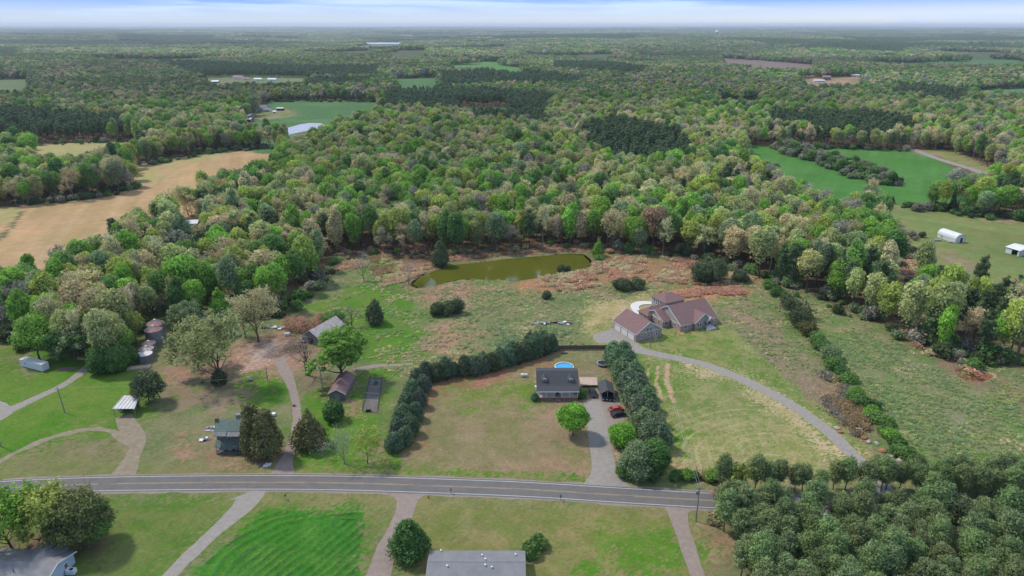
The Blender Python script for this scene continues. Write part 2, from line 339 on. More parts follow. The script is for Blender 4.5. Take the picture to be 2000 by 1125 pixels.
# ------------------------------------------------------------------ where the land is open (everything else is wood)
h1, h2 = 16.0, 14.0
CLEAR = [poly(s) for s in [
 # the yards, meadows and road in front of the woods
 [(-500,660),(0,640),(40,662),(48,690),(90,702),(165,712),(190,728),(240,728),(265,690),(284,650),(300,628),(360,650),(410,628),(470,622),(540,612),(575,590),(612,560),(640,530),(652,503),
  (700,497),(790,502),(860,500),(960,494),(1050,487),(1130,482),(1200,494),(1330,503),(1400,512),(1470,536),(1520,556),(1570,572),(1640,598),(1700,628),(1760,662),(1850,692),(1900,716),(2150,730),
  (2400,760),(2400,1400),(-800,1400)],
 # big tan field and its neighbours on the left
 [(-150,462),(60,400),(150,390),(240,377),(268,366),(252,350),(262,326),(330,312),(430,297),(500,289),(545,289),(560,300,h1),(520,314,h1),(478,330,h1),(440,338,h1),(380,350,h1),(340,372,h1),(300,395,h1),(240,425,h1),(200,462,h1),
  (150,488,h1),(90,505,h1),(0,522,h1),(-150,545,h1)],
 [(-160,404),(36,405),(30,420),(-160,500)],
 [(58,284),(100,280),(150,278),(275,275),(262,288,h1),(150,303,h1),(60,318,h1)],
 # green field and far pond
 [(476,256),(480,238),(500,222),(525,199),(640,197),(737,200),(742,214,h1),(700,226,h1),(650,238,h1),(634,252,h1),(600,262,h1),(565,276,h1),(546,270),(544,248,h1),(480,247,h1)],
 # emerald fields on the right
 [(1450,284),(1530,287),(1655,292),(1768,294),(1790,291),(1850,294),(1945,334),(1975,352),(1905,355,h2),(1855,355,h2),(1800,358,h2),(1765,385,h2),(1740,396,8),(1690,395,8),(1640,394,h1),(1590,374,h1),(1550,347,h1),(1500,317,h1),(1452,292,h1)],
 # pasture with the two white sheds, and the power line cut below it
 [(1680,398),(1770,404),(1830,414),(1920,424),(2200,440),(2200,560,h1),(2000,540,h1),(1900,533,h1),(1850,518,h1),(1810,495,h1),(1790,520),(1796,600),(1806,660),(1752,652),(1738,560),(1738,500),(1728,440),(1690,412)],
 [(345,452),(395,446),(400,485),(390,500),(350,498)], [(340,432),(380,428),(420,440),(400,452),(350,450)],
 # distant farmland
 [(398,153),(470,150),(600,153),(600,163,h2),(460,166,h2),(396,166,h2)],
 [(765,154),(858,153),(850,172,h2),(780,174,h2)],
 [(872,128),(960,122),(1020,132),(1018,146,h2),(960,138,h2),(885,137,h2)],
 [(1700,116),(1830,120),(1975,121),(1960,130,h2),(1760,127,h2),(1700,122,h2)],
 [(1405,109),(1480,112),(1590,119),(1592,140,h2),(1520,142,h2),(1420,124,h2)],
 [(885,211),(990,210),(1000,217,h2),(900,219,h2)],
 [(1400,193),(1490,196),(1480,206,h2),(1405,204,h2)],
 [(1900,178),(2050,175),(2050,186,h2),(1910,187,h2)],
 [(-60,156),(60,155),(55,182,h2),(-60,190,h2)], [(690,88),(780,82),(790,90,h2),(700,96,h2)],
 [(860,92),(990,90),(985,97,h2),(880,98,h2)], [(1560,158),(1690,153),(1680,166,h2),(1570,168,h2)], [(755,108),(830,106),(840,114,h2),(765,117,h2)],
 [(-40,275),(60,284),(60,290),(40,300),(-60,310)],
]]
def is_clear(x, y, j=3.0):
    jx = x+(vn(x, y, 12, 21)-.5)*2*j; jy = y+(vn(x, y, 12, 22)-.5)*2*j
    r = np.zeros(x.shape, bool)
    for c in CLEAR: r |= inside(c, jx, jy)
    return r
PINES = [poly(s) for s in [
 [(-160,205,h1),(30,208,h1),(120,215,h1),(240,225,h1),(248,274),(60,284),(-160,300)],
 [(300,118,h1),(440,122,h1),(560,126,h1),(735,128,h1),(742,146,h1),(600,148,h1),(400,148,h1)],
 [(750,170,h1),(860,165,h1),(1070,178,h1),(1068,222,h1),(980,220,h1),(880,212,h1),(750,206,h1)],
 [(860,140,h1),(1000,134,h1),(1140,150,h1),(1120,162,h1),(1000,160,h1),(860,165,h1)],
 [(1080,112,h1),(1180,112,h1),(1270,134,h1),(1250,146,h1),(1080,134,h1)],
 [(1130,248,h1),(1200,225,h1),(1330,250,h1),(1352,285,h1),(1330,312,h1),(1200,300,h1),(1140,280,h1)],
 [(1505,215,h1),(1640,215,h1),(1770,224,h1),(1800,250,h1),(1700,258,h1),(1560,246,h1),(1500,235,h1)],
 [(560,150,h1),(740,150,h1),(700,160,h1),(600,165,h1)], [(920,214,h1),(1075,220,h1),(1060,236,h1),(920,228,h1)],
 [(1880,355,h1),(2100,350,h1),(2100,420),(1960,420)], [(1760,160,h1),(1900,170,h1),(1880,200,h1),(1740,180,h1)],
 [(-50,88,h1),(40,90,h1),(30,105,h1),(-50,106,h1)], [(1640,85,h1),(1770,88,h1),(1760,98,h1),(1640,94,h1)], [(1250,98,h1),(1400,96,h1),(1400,104,h1),(1260,106,h1)],
 [(230,68,h1),(420,70,h1),(400,78,h1),(230,76,h1)],
]]
# ------------------------------------------------------------------ land cover
LAWN = ((.11,.16,.035), (.205,.185,.095)); DRY = ((.245,.195,.125), (.15,.155,.065)); MEAD = ((.11,.17,.05), (.24,.195,.12))
CLAY = ((.34,.20,.145), (.26,.17,.11)); LITTER = ((.165,.098,.062), (.105,.085,.05)); LUSH = ((.075,.17,.022), (.12,.18,.04))
STRAW = ((.15,.19,.06), (.27,.245,.12)); TAN = ((.395,.27,.155), (.35,.25,.13)); CROP = ((.065,.17,.035), (.08,.18,.045))
CROP2 = ((.045,.16,.018), (.08,.19,.03)); RUST = ((.33,.18,.10), (.25,.175,.10)); BROWNGR = ((.235,.18,.12), (.14,.15,.065))
PAST = ((.14,.19,.065), (.20,.20,.085)); MID = ((.07,.15,.05), (.085,.15,.06)); BRUSH = ((.26,.165,.115), (.18,.15,.09)); GREYG = ((.125,.16,.062), (.20,.185,.10))
# polygon, colours, mottling scale, share of the second colour, ragged edge, tussock strength
LAYERS = [
 ([(-500,640),(600,560),(652,495),(1200,480),(1500,540),(1760,650),(2400,740),(2400,1400),(-800,1400)], GREYG, 11, .5, 3, .5),
 # behind: rough meadow round the pond
 ([(585,600),(650,500),(700,496),(860,505),(1200,494),(1400,505),(1480,540),(1570,590),(1600,650),(1680,760),(1740,870),(1800,930),(1720,935),(1600,830),(1430,640),(1270,575),(1130,600),(1140,690),(1080,700),(900,740),(760,730),(700,690),(640,640)], MEAD, 6, .5, 3, 1.0),
 ([(650,498),(860,494),(850,520),(800,560),(745,560),(720,520),(660,530)], BRUSH, 7, .4, 5, .9),
 ([(700,520),(770,510),(800,560),(830,590),(820,680),(780,720),(700,700),(690,600)], LUSH, 7, .4, 6, .6),
 ([(600,600),(690,570),(700,620),(660,640),(610,640)], LUSH, 9, .5, 6, .6),
 ([(860,640),(925,640),(905,690),(905,712),(850,712),(845,690)], CLAY, 6, .5, 4, .4),
 ([(780,560),(900,548),(960,570),(900,590),(800,585)], CLAY, 5, .62, 5, .8),
 ([(1000,548),(1140,520),(1220,500),(1330,505),(1350,530),(1230,545),(1100,572),(1000,575)], RUST, 5, .5, 5, 1.0),
 ([(1290,572),(1330,562),(1450,560),(1460,575),(1420,583),(1300,582)], ((.40,.20,.10), (.34,.19,.11)), 4, .4, 3, .8),
 ([(1180,500),(1480,530),(1500,556),(1380,560),(1200,545)], RUST, 6, .55, 5, 1.0),
 ([(1400,600),(1500,620),(1560,690),(1640,760),(1700,850),(1690,870),(1600,800),(1480,680)], ((.17,.165,.085), (.26,.19,.13)), 6, .5, 4, 1.0),
 ([(1590,740),(1650,740),(1690,800),(1690,850),(1640,800)], BRUSH, 4, .4, 4, 1.0),
 ([(930,600),(1120,590),(1130,640),(1080,680),(950,690)], ((.12,.165,.06), (.19,.18,.10)), 4, .45, 4, 1.0),
 ([(850,430),(1210,430),(1220,494),(1130,488),(1050,492),(960,500),(880,512),(790,512),(680,500),(640,470)], LITTER, 6, .4, 4, .8),
 # right meadow
 ([(1510,560),(1570,570),(1700,630),(1760,660),(1900,716),(2400,740),(2400,920),(1810,920),(1700,790),(1600,660)], ((.11,.18,.055), (.21,.20,.105)), 8, .46, 3, .8),
 ([(1750,655),(1800,660),(1900,705),(1930,740),(2000,760),(2000,800),(1950,770),(1880,740),(1800,690)], BRUSH, 5, .45, 4, 1.0),
 ([(1740,700),(1860,740),(1960,860),(1900,880),(1800,800)], ((.25,.22,.14), (.15,.18,.07)), 9, .5, 8, 1.0),
 ([(1800,890),(2150,880),(2150,920),(1800,930)], LUSH, 9, .4, 5, .7),
 ([(1725,440),(1765,455),(1796,520),(1806,660),(1750,650),(1738,540)], BRUSH, 6, .35, 3, 1.0),
 # farmyard on the left
 ([(-500,650),(40,650),(250,725),(290,660),(350,650),(380,720),(330,800),(250,850),(0,930),(-500,960)], LUSH, 12, .55, 5, .5),
 ([(0,640),(40,640),(42,668),(0,676)], CLAY, 4, .2, 2, .4), ([(10,702),(45,690),(95,725),(60,730)], BROWNGR, 4, .4, 3, .4),
 ([(290,690),(345,650),(380,680),(390,730),(330,740),(280,725)], BROWNGR, 6, .5, 4, .5),
 ([(340,715),(430,700),(440,745),(420,760),(370,760)], CLAY, 5, .5, 5, .4),
 ([(360,740),(500,720),(545,760),(540,800),(400,810),(320,790)], BROWNGR, 8, .35, 6, .4),
 ([(470,730),(560,720),(570,790),(480,790)], LUSH, 8, .3, 6, .4),
 ([(430,690),(520,645),(590,660),(600,700),(560,740),(500,735),(460,730)], CLAY, 6, .35, 5, .3),
 ([(480,675),(540,668),(545,690),(500,700)], ((.46,.37,.31), (.34,.24,.18)), 4, .4, 4, .3), ([(455,712),(540,700),(548,712),(470,726)], ((.48,.36,.30), (.36,.22,.16)), 4, .4, 3, .3),
 ([(560,730),(645,735),(650,800),(600,790),(570,780)], BROWNGR, 7, .4, 5, .4), ([(570,690),(625,690),(640,725),(590,735)], CLAY, 6, .4, 4, .3),
 ([(335,865),(410,850),(420,905),(350,900)], CLAY, 7, .6, 6, .4), ([(470,905),(540,880),(560,925),(470,930)], ((.24,.13,.09), (.16,.12,.07)), 4, .4, 4, .5),
 ([(410,888),(500,885),(510,905),(415,908)], CLAY, 4, .4, 3, .3),
 ([(0,905),(60,878),(130,850),(220,840),(262,860),(235,925),(0,935)], ((.13,.155,.05), (.245,.185,.115)), 9, .5, 3, .4), ([(150,860),(215,855),(205,885),(150,885)], BROWNGR, 5, .35, 5, .4),
 ([(580,780),(750,740),(760,860),(770,925),(570,925)], LUSH, 10, .45, 6, .45), ([(660,745),(705,745),(700,810),(665,800)], CLAY, 5, .6, 4, .3),
 ([(700,722),(780,722),(775,740),(705,742)], LUSH, 6, .3, 2, .5),
 # cape house lawn: brown and thin in front, greener behind
 ([(770,900),(760,860),(840,745),(960,735),(1070,690),(1200,690),(1190,720),(1160,770),(1160,935),(800,925)], ((.155,.155,.065), (.25,.185,.12)), 8, .55, 4, .45),
 ([(850,790),(1040,740),(1060,800),(1100,850),(1140,900),(1140,925),(870,915),(800,915)], ((.235,.185,.11), (.165,.16,.07)), 7, .42, 8, .45),
 ([(860,745),(1080,685),(1085,700),(960,742),(870,765),(840,790),(800,880),(775,885),(820,790)], ((.24,.115,.075), (.21,.14,.09)), 4, .3, 3, .35),
 ([(900,905),(1150,900),(1155,935),(900,925)], ((.29,.19,.13), (.20,.16,.08)), 6, .45, 4, .35),
 ([(880,760),(1030,745),(1040,800),(1010,780),(900,790)], LAWN, 7, .4, 6, .4), ([(1025,745),(1048,750),(1060,805),(1030,800)], LUSH, 4, .35, 3, .4),
 ([(1145,860),(1160,790),(1150,785),(1128,800),(1100,800),(1130,860)], CLAY, 4, .45, 3, .3),
 ([(1170,770),(1205,770),(1225,850),(1215,880),(1235,915),(1205,930),(1185,850)], ((.36,.27,.215), (.30,.19,.12)), 4, .4, 2, .3),
 ([(1185,710),(1205,720),(1215,770),(1200,765)], CLAY, 4, .25, 2, .3),
 # road verges
 ([(-500,925),(0,905),(300,905),(500,905),(800,918),(1160,938),(1160,955),(800,945),(0,950),(-500,975)], ((.20,.18,.09), (.15,.165,.06)), 6, .5, 2, .35),
 ([(770,912),(1160,930),(1150,938),(770,918)], LUSH, 3, .25, 1, .5),
 ([(-500,970),(0,968),(800,960),(1400,990),(1380,1010),(800,985),(0,985)], ((.215,.19,.10), (.14,.16,.06)), 6, .5, 2, .35),
 # estate lot
 ([(1135,600),(1270,572),(1420,632),(1560,760),(1700,880),(1790,950),(1500,940),(1310,935),(1215,935),(1260,830),(1205,690),(1145,660)], STRAW, 3.5, .42, 1.0, .6),
 ([(1240,672),(1300,655),(1400,640),(1440,660),(1550,770),(1500,760),(1430,730),(1300,690)], ((.10,.17,.035), (.22,.215,.09)), 5, .5, 4, .5),
 ([(1225,700),(1290,705),(1300,800),(1350,860),(1300,890),(1270,820)], LUSH, 8, .4, 6, .5), ([(1540,760),(1700,900),(1690,915),(1600,820)], LUSH, 6, .5, 4, .5),
 ([(1150,607),(1185,607),(1180,625),(1155,624)], ((.50,.22,.12), (.40,.26,.16)), 3, .3, 3, .2), ([(1140,600),(1270,578),(1300,600),(1200,625),(1150,650)], ((.40,.31,.185), (.28,.25,.11)), 5, .5, 4, .3),
 ([(1170,640),(1200,625),(1200,650),(1165,665)], STRAW, 4, .5, 3, .3),
 ([(1330,645),(1353,643),(1352,652),(1330,653)], ((.50,.25,.16), (.40,.28,.18)), 3, .3, 1.5, .2),
 ([(1300,712),(1307,710),(1306,745),(1320,785),(1313,787),(1298,750)], ((.44,.25,.16), (.40,.32,.2)), 3, .5, .2, .2), ([(1283,715),(1288,714),(1284,750),(1298,780),(1292,782),(1277,752)], ((.40,.33,.2), (.36,.25,.16)), 3, .5, .2, .2),
 ([(1264,720),(1268,720),(1267,752),(1278,775),(1274,775),(1262,752)], ((.36,.32,.17), (.3,.27,.13)), 3, .5, .15, .2),
 ([(1310,700),(1450,735),(1560,800),(1680,915),(1660,925),(1540,820),(1440,750),(1330,720)], ((.42,.33,.21), (.32,.28,.14)), 4, .5, 2, .3),
 ([(1310,900),(1420,905),(1420,920),(1310,925)], ((.42,.28,.20), (.33,.24,.13)), 4, .5, 2, .3),
 ([(1680,880),(1710,905),(1720,920),(1695,915)], ((.46,.27,.18), (.36,.26,.14)), 3, .4, 1.5, .3),
 ([(1330,830),(1480,820),(1600,880),(1620,940),(1380,940)], ((.29,.26,.13), (.17,.2,.065)), 2.5, .5, 8, .6),
 # below the road
 ([(-500,985),(470,965),(455,1000),(330,1130),(300,1400),(-800,1400)], ((.085,.15,.03), (.14,.165,.055)), 8, .5, 2, .4),
 ([(505,968),(772,965),(775,1010),(740,1060),(700,1400),(250,1400),(420,1060)], ((.125,.155,.045), (.20,.18,.085)), 6, .5, 2, .4),
 ([(505,1010),(560,995),(700,995),(712,1020),(695,1130),(640,1400),(250,1400),(400,1090)], CROP2, 7, .4, 1.5, .6),
 ([(800,975),(1310,985),(1360,1060),(1370,1400),(700,1400),(800,1020)], ((.15,.165,.052), (.225,.19,.09)), 6, .5, 2, .35),
 ([(1180,1040),(1330,1040),(1355,1120),(1150,1130)], LUSH, 6, .5, 6, .4), ([(850,985),(1100,990),(1100,1050),(850,1050)], ((.14,.165,.052), (.2,.18,.08)), 5, .4, 6, .4),
 ([(1335,990),(1395,995),(1410,1040),(1420,1150),(1380,1150),(1350,1050)], ((.26,.22,.12), (.17,.17,.07)), 4, .5, 3, .4), ([(1365,1010),(1400,1020),(1410,1125),(1385,1080)], ((.33,.18,.13), (.25,.15,.1)), 3, .4, 3, .3),
 ([(0,1040),(230,1030),(240,1075),(0,1090)], ((.16,.10,.07), (.11,.11,.05)), 4, .4, 3, .5),
 # fields
 ([(-200,470),(60,396),(270,362),(250,345),(262,322),(430,294),(560,286),(560,330),(430,400),(200,560),(-200,640)], TAN, 30, .5, 1, .10),
 ([(252,330),(330,310),(430,297),(430,306),(320,330),(310,362),(255,362)], ((.31,.30,.13), (.36,.27,.14)), 20, .45, 10, .12),
 ([(-200,402),(36,404),(30,425),(-200,520)], ((.36,.29,.14), (.29,.27,.12)), 20, .5, 1, .1), ([(58,283),(280,273),(270,300),(50,330)], ((.36,.31,.15), (.3,.28,.13)), 20, .5, 1, .1),
 ([(12,446),(40,412),(48,412),(22,446),(0,470),(-20,475)], ((.09,.12,.05), (.12,.1,.06)), 6, .5, 1, .6), ([(60,396),(240,374),(245,380),(62,403)], ((.1,.14,.04), (.14,.14,.06)), 6, .5, 3, .5),
 ([(470,290),(500,222),(525,197),(745,198),(745,215),(700,250),(600,300),(500,300)], MID, 60, .5, 2, .1),
 ([(500,222),(560,212),(590,225),(540,232),(490,235)], ((.14,.17,.06), (.25,.2,.12)), 12, .5, 5, .2), ([(560,248),(640,238),(640,262),(545,285),(540,262)], ((.09,.15,.06), (.12,.16,.06)), 12, .4, 3, .2),
 ([(1440,282),(1660,288),(1790,292),(1900,345),(1910,400),(1760,400),(1650,440),(1500,380)], CROP, 40, .5, 1, .12),
 ([(1800,292),(1860,294),(1990,350),(1950,356)], ((.16,.20,.06), (.26,.22,.12)), 12, .45, 3, .2), ([(1770,292),(1800,293),(1830,303),(1800,306)], DRY, 8, .3, 3, .3),
 ([(1670,396),(1770,402),(1900,420),(2200,438),(2200,640),(1900,600),(1790,520),(1730,460)], PAST, 28, .5, 3, .2),
 ([(1920,424),(2000,428),(2000,437),(1915,432)], ((.32,.24,.15), (.26,.21,.12)), 12, .3, 1.5, .2), ([(1823,486),(1850,486),(1905,515),(1900,540),(1870,530)], DRY, 12, .2, 3, .2), ([(1740,440),(1790,452),(1800,458),(1740,452)], DRY, 12, .3, 2, .2),
 ([(1690,394),(1760,400),(1740,412),(1690,412)], DRY, 10, .4, 4, .5),
 ([(380,145),(620,148),(620,200),(380,190)], ((.10,.17,.06), (.2,.17,.11)), 60, .4, 8, .1), ([(760,150),(870,148),(860,200),(770,200)], MID, 60, .4, 5, .1), ([(860,118),(1030,120),(1030,170),(860,150)], ((.085,.19,.05), (.1,.19,.06)), 90, .4, 8, .1),
 ([(1690,113),(1990,117),(1990,140),(1690,135)], MID, 90, .4, 8, .1), ([(1395,106),(1600,115),(1600,165),(1400,140)], ((.20,.14,.12), (.16,.135,.10)), 90, .5, 8, .4), ([(880,208),(1000,208),(1010,235),(890,235)], MID, 60, .4, 5, .1),
 ([(1390,190),(1500,193),(1490,225),(1400,220)], CROP, 60, .4, 5, .1), ([(1890,175),(2100,172),(2100,200),(1890,200)], ((.09,.17,.08), (.1,.16,.08)), 60, .4, 5, .1), ([(-100,150),(70,152),(60,215),(-100,215)], ((.10,.15,.07), (.14,.16,.08)), 60, .4, 5, .1),
 ([(1550,155),(1700,150),(1690,180),(1560,185)], ((.36,.22,.15), (.2,.17,.1)), 40, .5, 5, .1), ([(680,86),(790,80),(800,98),(690,102)], ((.2,.2,.14), (.2,.2,.14)), 80, .4, 5, .1),
]
POND = poly([(806,554),(822,540),(850,530),(884,518),(952,510),(1040,501),(1105,496),(1138,498),(1152,512),(1146,526),(1108,532),(1060,540),(1010,547),(960,546),(900,545),(868,553),(846,560),(820,562)])
FARPOND = poly([(546,258),(560,250),(585,243),(604,240),(626,241),(634,246),(622,252),(590,257),(560,264),(548,268)])
def shaded_grid():
    def steps(a, segs):
        v = [a]
        for lim, st, gr in segs:
            while v[-1] < lim: v.append(v[-1]+st); st *= gr
        return v
    ys = [30, 60, 80, 95]+steps(104, [(205, .5, 1.0), (430, .5, 1.004), (1200, 1.4, 1.006), (9000, 6, 1.02), (46000, 120, 1.08)])
    xr = steps(0, [(150, .55, 1.0), (330, .6, 1.008), (900, 1.9, 1.012), (9000, 8, 1.03), (48000, 160, 1.09)])
    xs = np.array([-q for q in xr[:0:-1]]+xr); ys = np.array([-400]+ys)
    X, Y = np.meshgrid(xs, ys)
    x = X.ravel(); y = Y.ravel(); n = len(x)
    near = np.hypot(x, y) < 3500
    col = np.zeros((n, 3)); k = fbm(x, y, 30, 1)[:, None]
    col[:] = np.array(LITTER[0])*(1-k)+np.array(LITTER[1])*k
    far = sstep(900, 2200, np.hypot(x, y))[:, None]        # the floor of the far woods is seen as more wood
    col = col*(1-far)+np.array((.075, .095, .04))*far
    tuft = np.full(n, .7)
    jn1, jn2 = fbm(x, y, 7, 31, 3)-.5, fbm(x, y, 7, 32, 3)-.5
    wn = np.random.default_rng(55).normal(size=(2, n))
    for i, (pl, (c1, c2), s, b, j, tf) in enumerate(LAYERS):
        m = inside(poly(pl), x+jn1*4*j+wn[0]*min(j, 2.5)*1.1, y+jn2*4*j+wn[1]*min(j, 2.5)*1.1)
        if not m.any(): continue
        q = fbm(x[m], y[m], s, 40+i, 5, .82)+.10*(vn(x[m], y[m], 1.1, 60+i)-.5)+.03*wn[0][m]
        f = sstep(.50-b*.36, .86-b*.36, q)[:, None]
        col[m] = np.array(c1)*(1-f)+np.array(c2)*f; tuft[m] = tf
    # large scale drift in growth, and a very light mowing grain
    g = (fbm(x, y, 45, 91)-.5)[:, None]; col *= .92*(1+g*np.array((.35, .18, .25)))
    z = HZ(x, y)
    # rows in the bright crop below the road, wheel marks on the estate lawn, tramlines in the tan field
    cr = inside(poly([(505,1010),(560,997),(700,997),(712,1020),(695,1130),(640,1400),(250,1400),(400,1090)]), x, y)
    c0 = np.array(P(655, 1120)); wv = (fbm(x, y, 8, 71)-.5)*1.6; dx, dy = x-c0[0], y-c0[1]
    rg = np.hypot(dx*.75, dy)+wv; dv = np.array(P(560, 1012))-np.array(P(400, 1125)); dv /= np.linalg.norm(dv); dg = dx*dv[1]-dy*dv[0]+wv
    ph = np.where((rg > 17) & (dx < 4), rg, dg)*1.15
    row = .5+.5*np.sin(ph*2.6); row = row*row*row
    z = z+np.where(cr, .45*row*(.6+.8*vn(x, y, 5, 72)), 0)
    col = np.where(cr[:, None], col*(1-.62*row[:, None]*vn(x, y, 6, 73)[:, None])+np.array((.0, .0, .022))*row[:, None]*vn(x, y, 14, 74)[:, None], col)
    es = inside(poly([(1300,800),(1480,790),(1620,870),(1650,940),(1320,930)]), x, y)
    c1_ = P(1540, 900); rr = np.hypot(x-c1_[0]-(vn(x, y, 20, 75)-.5)*9, (y-c1_[1])*1.2)
    tr = sstep(.82, 1.0, .5+.5*np.sin(rr*1.9+vn(x, y, 9, 76)*4))*vn(x, y, 7, 77)
    col = np.where(es[:, None], col*(1-.5*tr[:, None])+np.array((.42, .38, .22))*.5*tr[:, None], col)
    tn = inside(poly([(-200,470),(60,396),(270,362),(430,300),(560,286),(560,330),(430,400),(200,560),(-200,640)]), x, y)
    a0, a1 = np.array(P(228, 500)), np.array(P(490, 398)); d = (a1-a0)/np.linalg.norm(a1-a0)
    l0, l1 = np.array(P(80, 505)), np.array(P(170, 400)); dd = (l1-l0)/np.linalg.norm(l1-l0)
    off = (x-l0[0])*dd[1]-(y-l0[1])*dd[0]+(vn(x, y, 60, 78)-.5)*6
    tl = (np.abs(np.abs(off)-1.1) < .55)
    tl2 = (np.abs(np.abs(((off+400) % 27)-13)-1.1) < .6)*.3
    tt = np.maximum(tl*.8, tl2)[:, None]*.28
    col = np.where(tn[:, None], col*(1-tt)+np.array((.5, .42, .3))*tt, col)
    lum = col.mean(1, keepdims=True); col = np.clip(lum+(col-lum)*1.14, .012, .7)
    for fp, (ux, uy) in ((tn, dd), (inside(poly([(1440,282),(1790,292),(1900,345),(1910,400),(1650,440),(1500,380)]), x, y), np.array((.5, .86))), (inside(poly([(470,290),(500,222),(525,197),(745,198),(745,215),(600,300)]), x, y), np.array((.95, .3))), (inside(poly([(1670,396),(2200,438),(2200,640),(1730,460)]), x, y), np.array((.8, -.6)))):
        al, ac = x*ux+y*uy, x*uy-y*ux; st = (vn(al, ac*14, 70, 83)-.5)*.22+(vn(al, ac*30, 60, 84)-.5)*.12+(fbm(x, y, 55, 85, 4, .7)-.5)*.5
        col = np.where(fp[:, None], col*(1+st[:, None]*np.array((1.0, .8, 1.0))), col)
    # pond basins
    for pn, dp in ((POND, .5), (FARPOND, .5)):
        c = pn.mean(0); inn = inside(pn, x, y); z = np.where(inn, z-dp, z)
        big = c+(pn-c)*1.06; rim = inside(big, x+jn1*6, y+jn2*6) & ~inn; z = np.where(rim, z-.12, z)
        col = np.where((rim | inn)[:, None], np.array((.17, .12, .06)), col)
    # gully at the wood edge on the right
    gc = P(1906, 733); e = np.hypot((x-gc[0]+jn1*6)/5.2, (y-gc[1]+jn2*6)/3.6); gm = e < 1
    z = np.where(gm, z-1.5*(1-e**4), z); col = np.where(gm[:, None], np.array((.22, .10, .05)), col)
    gr = (e >= 1) & (e < 1.16+.3*(vn(x, y, 2, 81)-.5)) & (x > gc[0]-1); col = np.where(gr[:, None], np.array((.38, .29, .20)), col)
    ny, nx = X.shape
    idx = np.arange(n).reshape(ny, nx)
    q = np.stack([idx[:-1, :-1], idx[:-1, 1:], idx[1:, 1:], idx[1:, :-1]], -1).reshape(-1, 4)
    return np.stack([x, y, z], -1), q, col, tuft
def mesh_np(name, v, q, mats, smooth=False, attrs=None):
    me = bpy.data.meshes.new(name); nv, nf, k = len(v), len(q), q.shape[1]
    me.vertices.add(nv); me.vertices.foreach_set('co', np.asarray(v, np.float32).ravel())
    me.loops.add(nf*k); me.loops.foreach_set('vertex_index', q.astype(np.int32).ravel())
    me.polygons.add(nf); me.polygons.foreach_set('loop_start', np.arange(0, nf*k, k, dtype=np.int32))
    if smooth: me.polygons.foreach_set('use_smooth', np.ones(nf, bool))
    for m in mats: me.materials.append(m)
    me.update(calc_edges=True)
    for an, (tp, dat) in (attrs or {}).items():
        a = me.attributes.new(an, tp, 'POINT')
        if tp == 'FLOAT_COLOR': a.data.foreach_set('color', np.concatenate([dat, np.ones((nv, 1))], 1).astype(np.float32).ravel())
        elif tp == 'FLOAT': a.data.foreach_set('value', dat.astype(np.float32))
        elif tp == 'INT': a.data.foreach_set('value', dat.astype(np.int32))
        elif tp == 'FLOAT_VECTOR': a.data.foreach_set('vector', dat.astype(np.float32).ravel())
    return me
def link(name, me, parent=None):
    o = bpy.data.objects.new(name, me); COL.objects.link(o)
    if parent: o.parent = parent
    return o
gv, gq, gcol, gt = shaded_grid()
tag(link('ground', mesh_np('ground', gv, gq, [M['ground']], True, {'cover': ('FLOAT_COLOR', gcol), 'tuft': ('FLOAT', gt)})), kind='structure')
del gv, gq, gcol

def flat_sheet(name, pl, z, mat):
    bm = bmesh.new(); vs = [bm.verts.new((p[0], p[1], z)) for p in pl]; f = bm.faces.new(vs)
    bmesh.ops.triangulate(bm, faces=[f]); bmesh.ops.recalc_face_normals(bm, faces=bm.faces)
    me = bpy.data.meshes.new(name); bm.to_mesh(me); bm.free()
    if me.polygons[0].normal.z < 0: me.flip_normals()
    me.materials.append(mat); return tag(link(name, me), kind='structure')
def smooth_loop(pl, k=6, jit=.5, seed=0):
    n = len(pl); r = []
    for i in range(n):
        p0, p1, p2, p3 = (np.array(pl[(i+d) % n]) for d in (-1, 0, 1, 2))
        for j in range(k):
            t = j/k; q = .5*((2*p1)+(-p0+p2)*t+(2*p0-5*p1+4*p2-p3)*t*t+(-p0+3*p1-3*p2+p3)*t**3)
            r.append(q+(np.random.default_rng(seed+i*k+j).random(2)-.5)*jit)
    return np.array(r)
c = POND.mean(0); flat_sheet('pond', smooth_loop(c+(POND-c)*1.02), -.12, M['pond'])
c = FARPOND.mean(0); flat_sheet('far_pond', smooth_loop(c+(FARPOND-c)*1.02), -.12, M['farpond'])

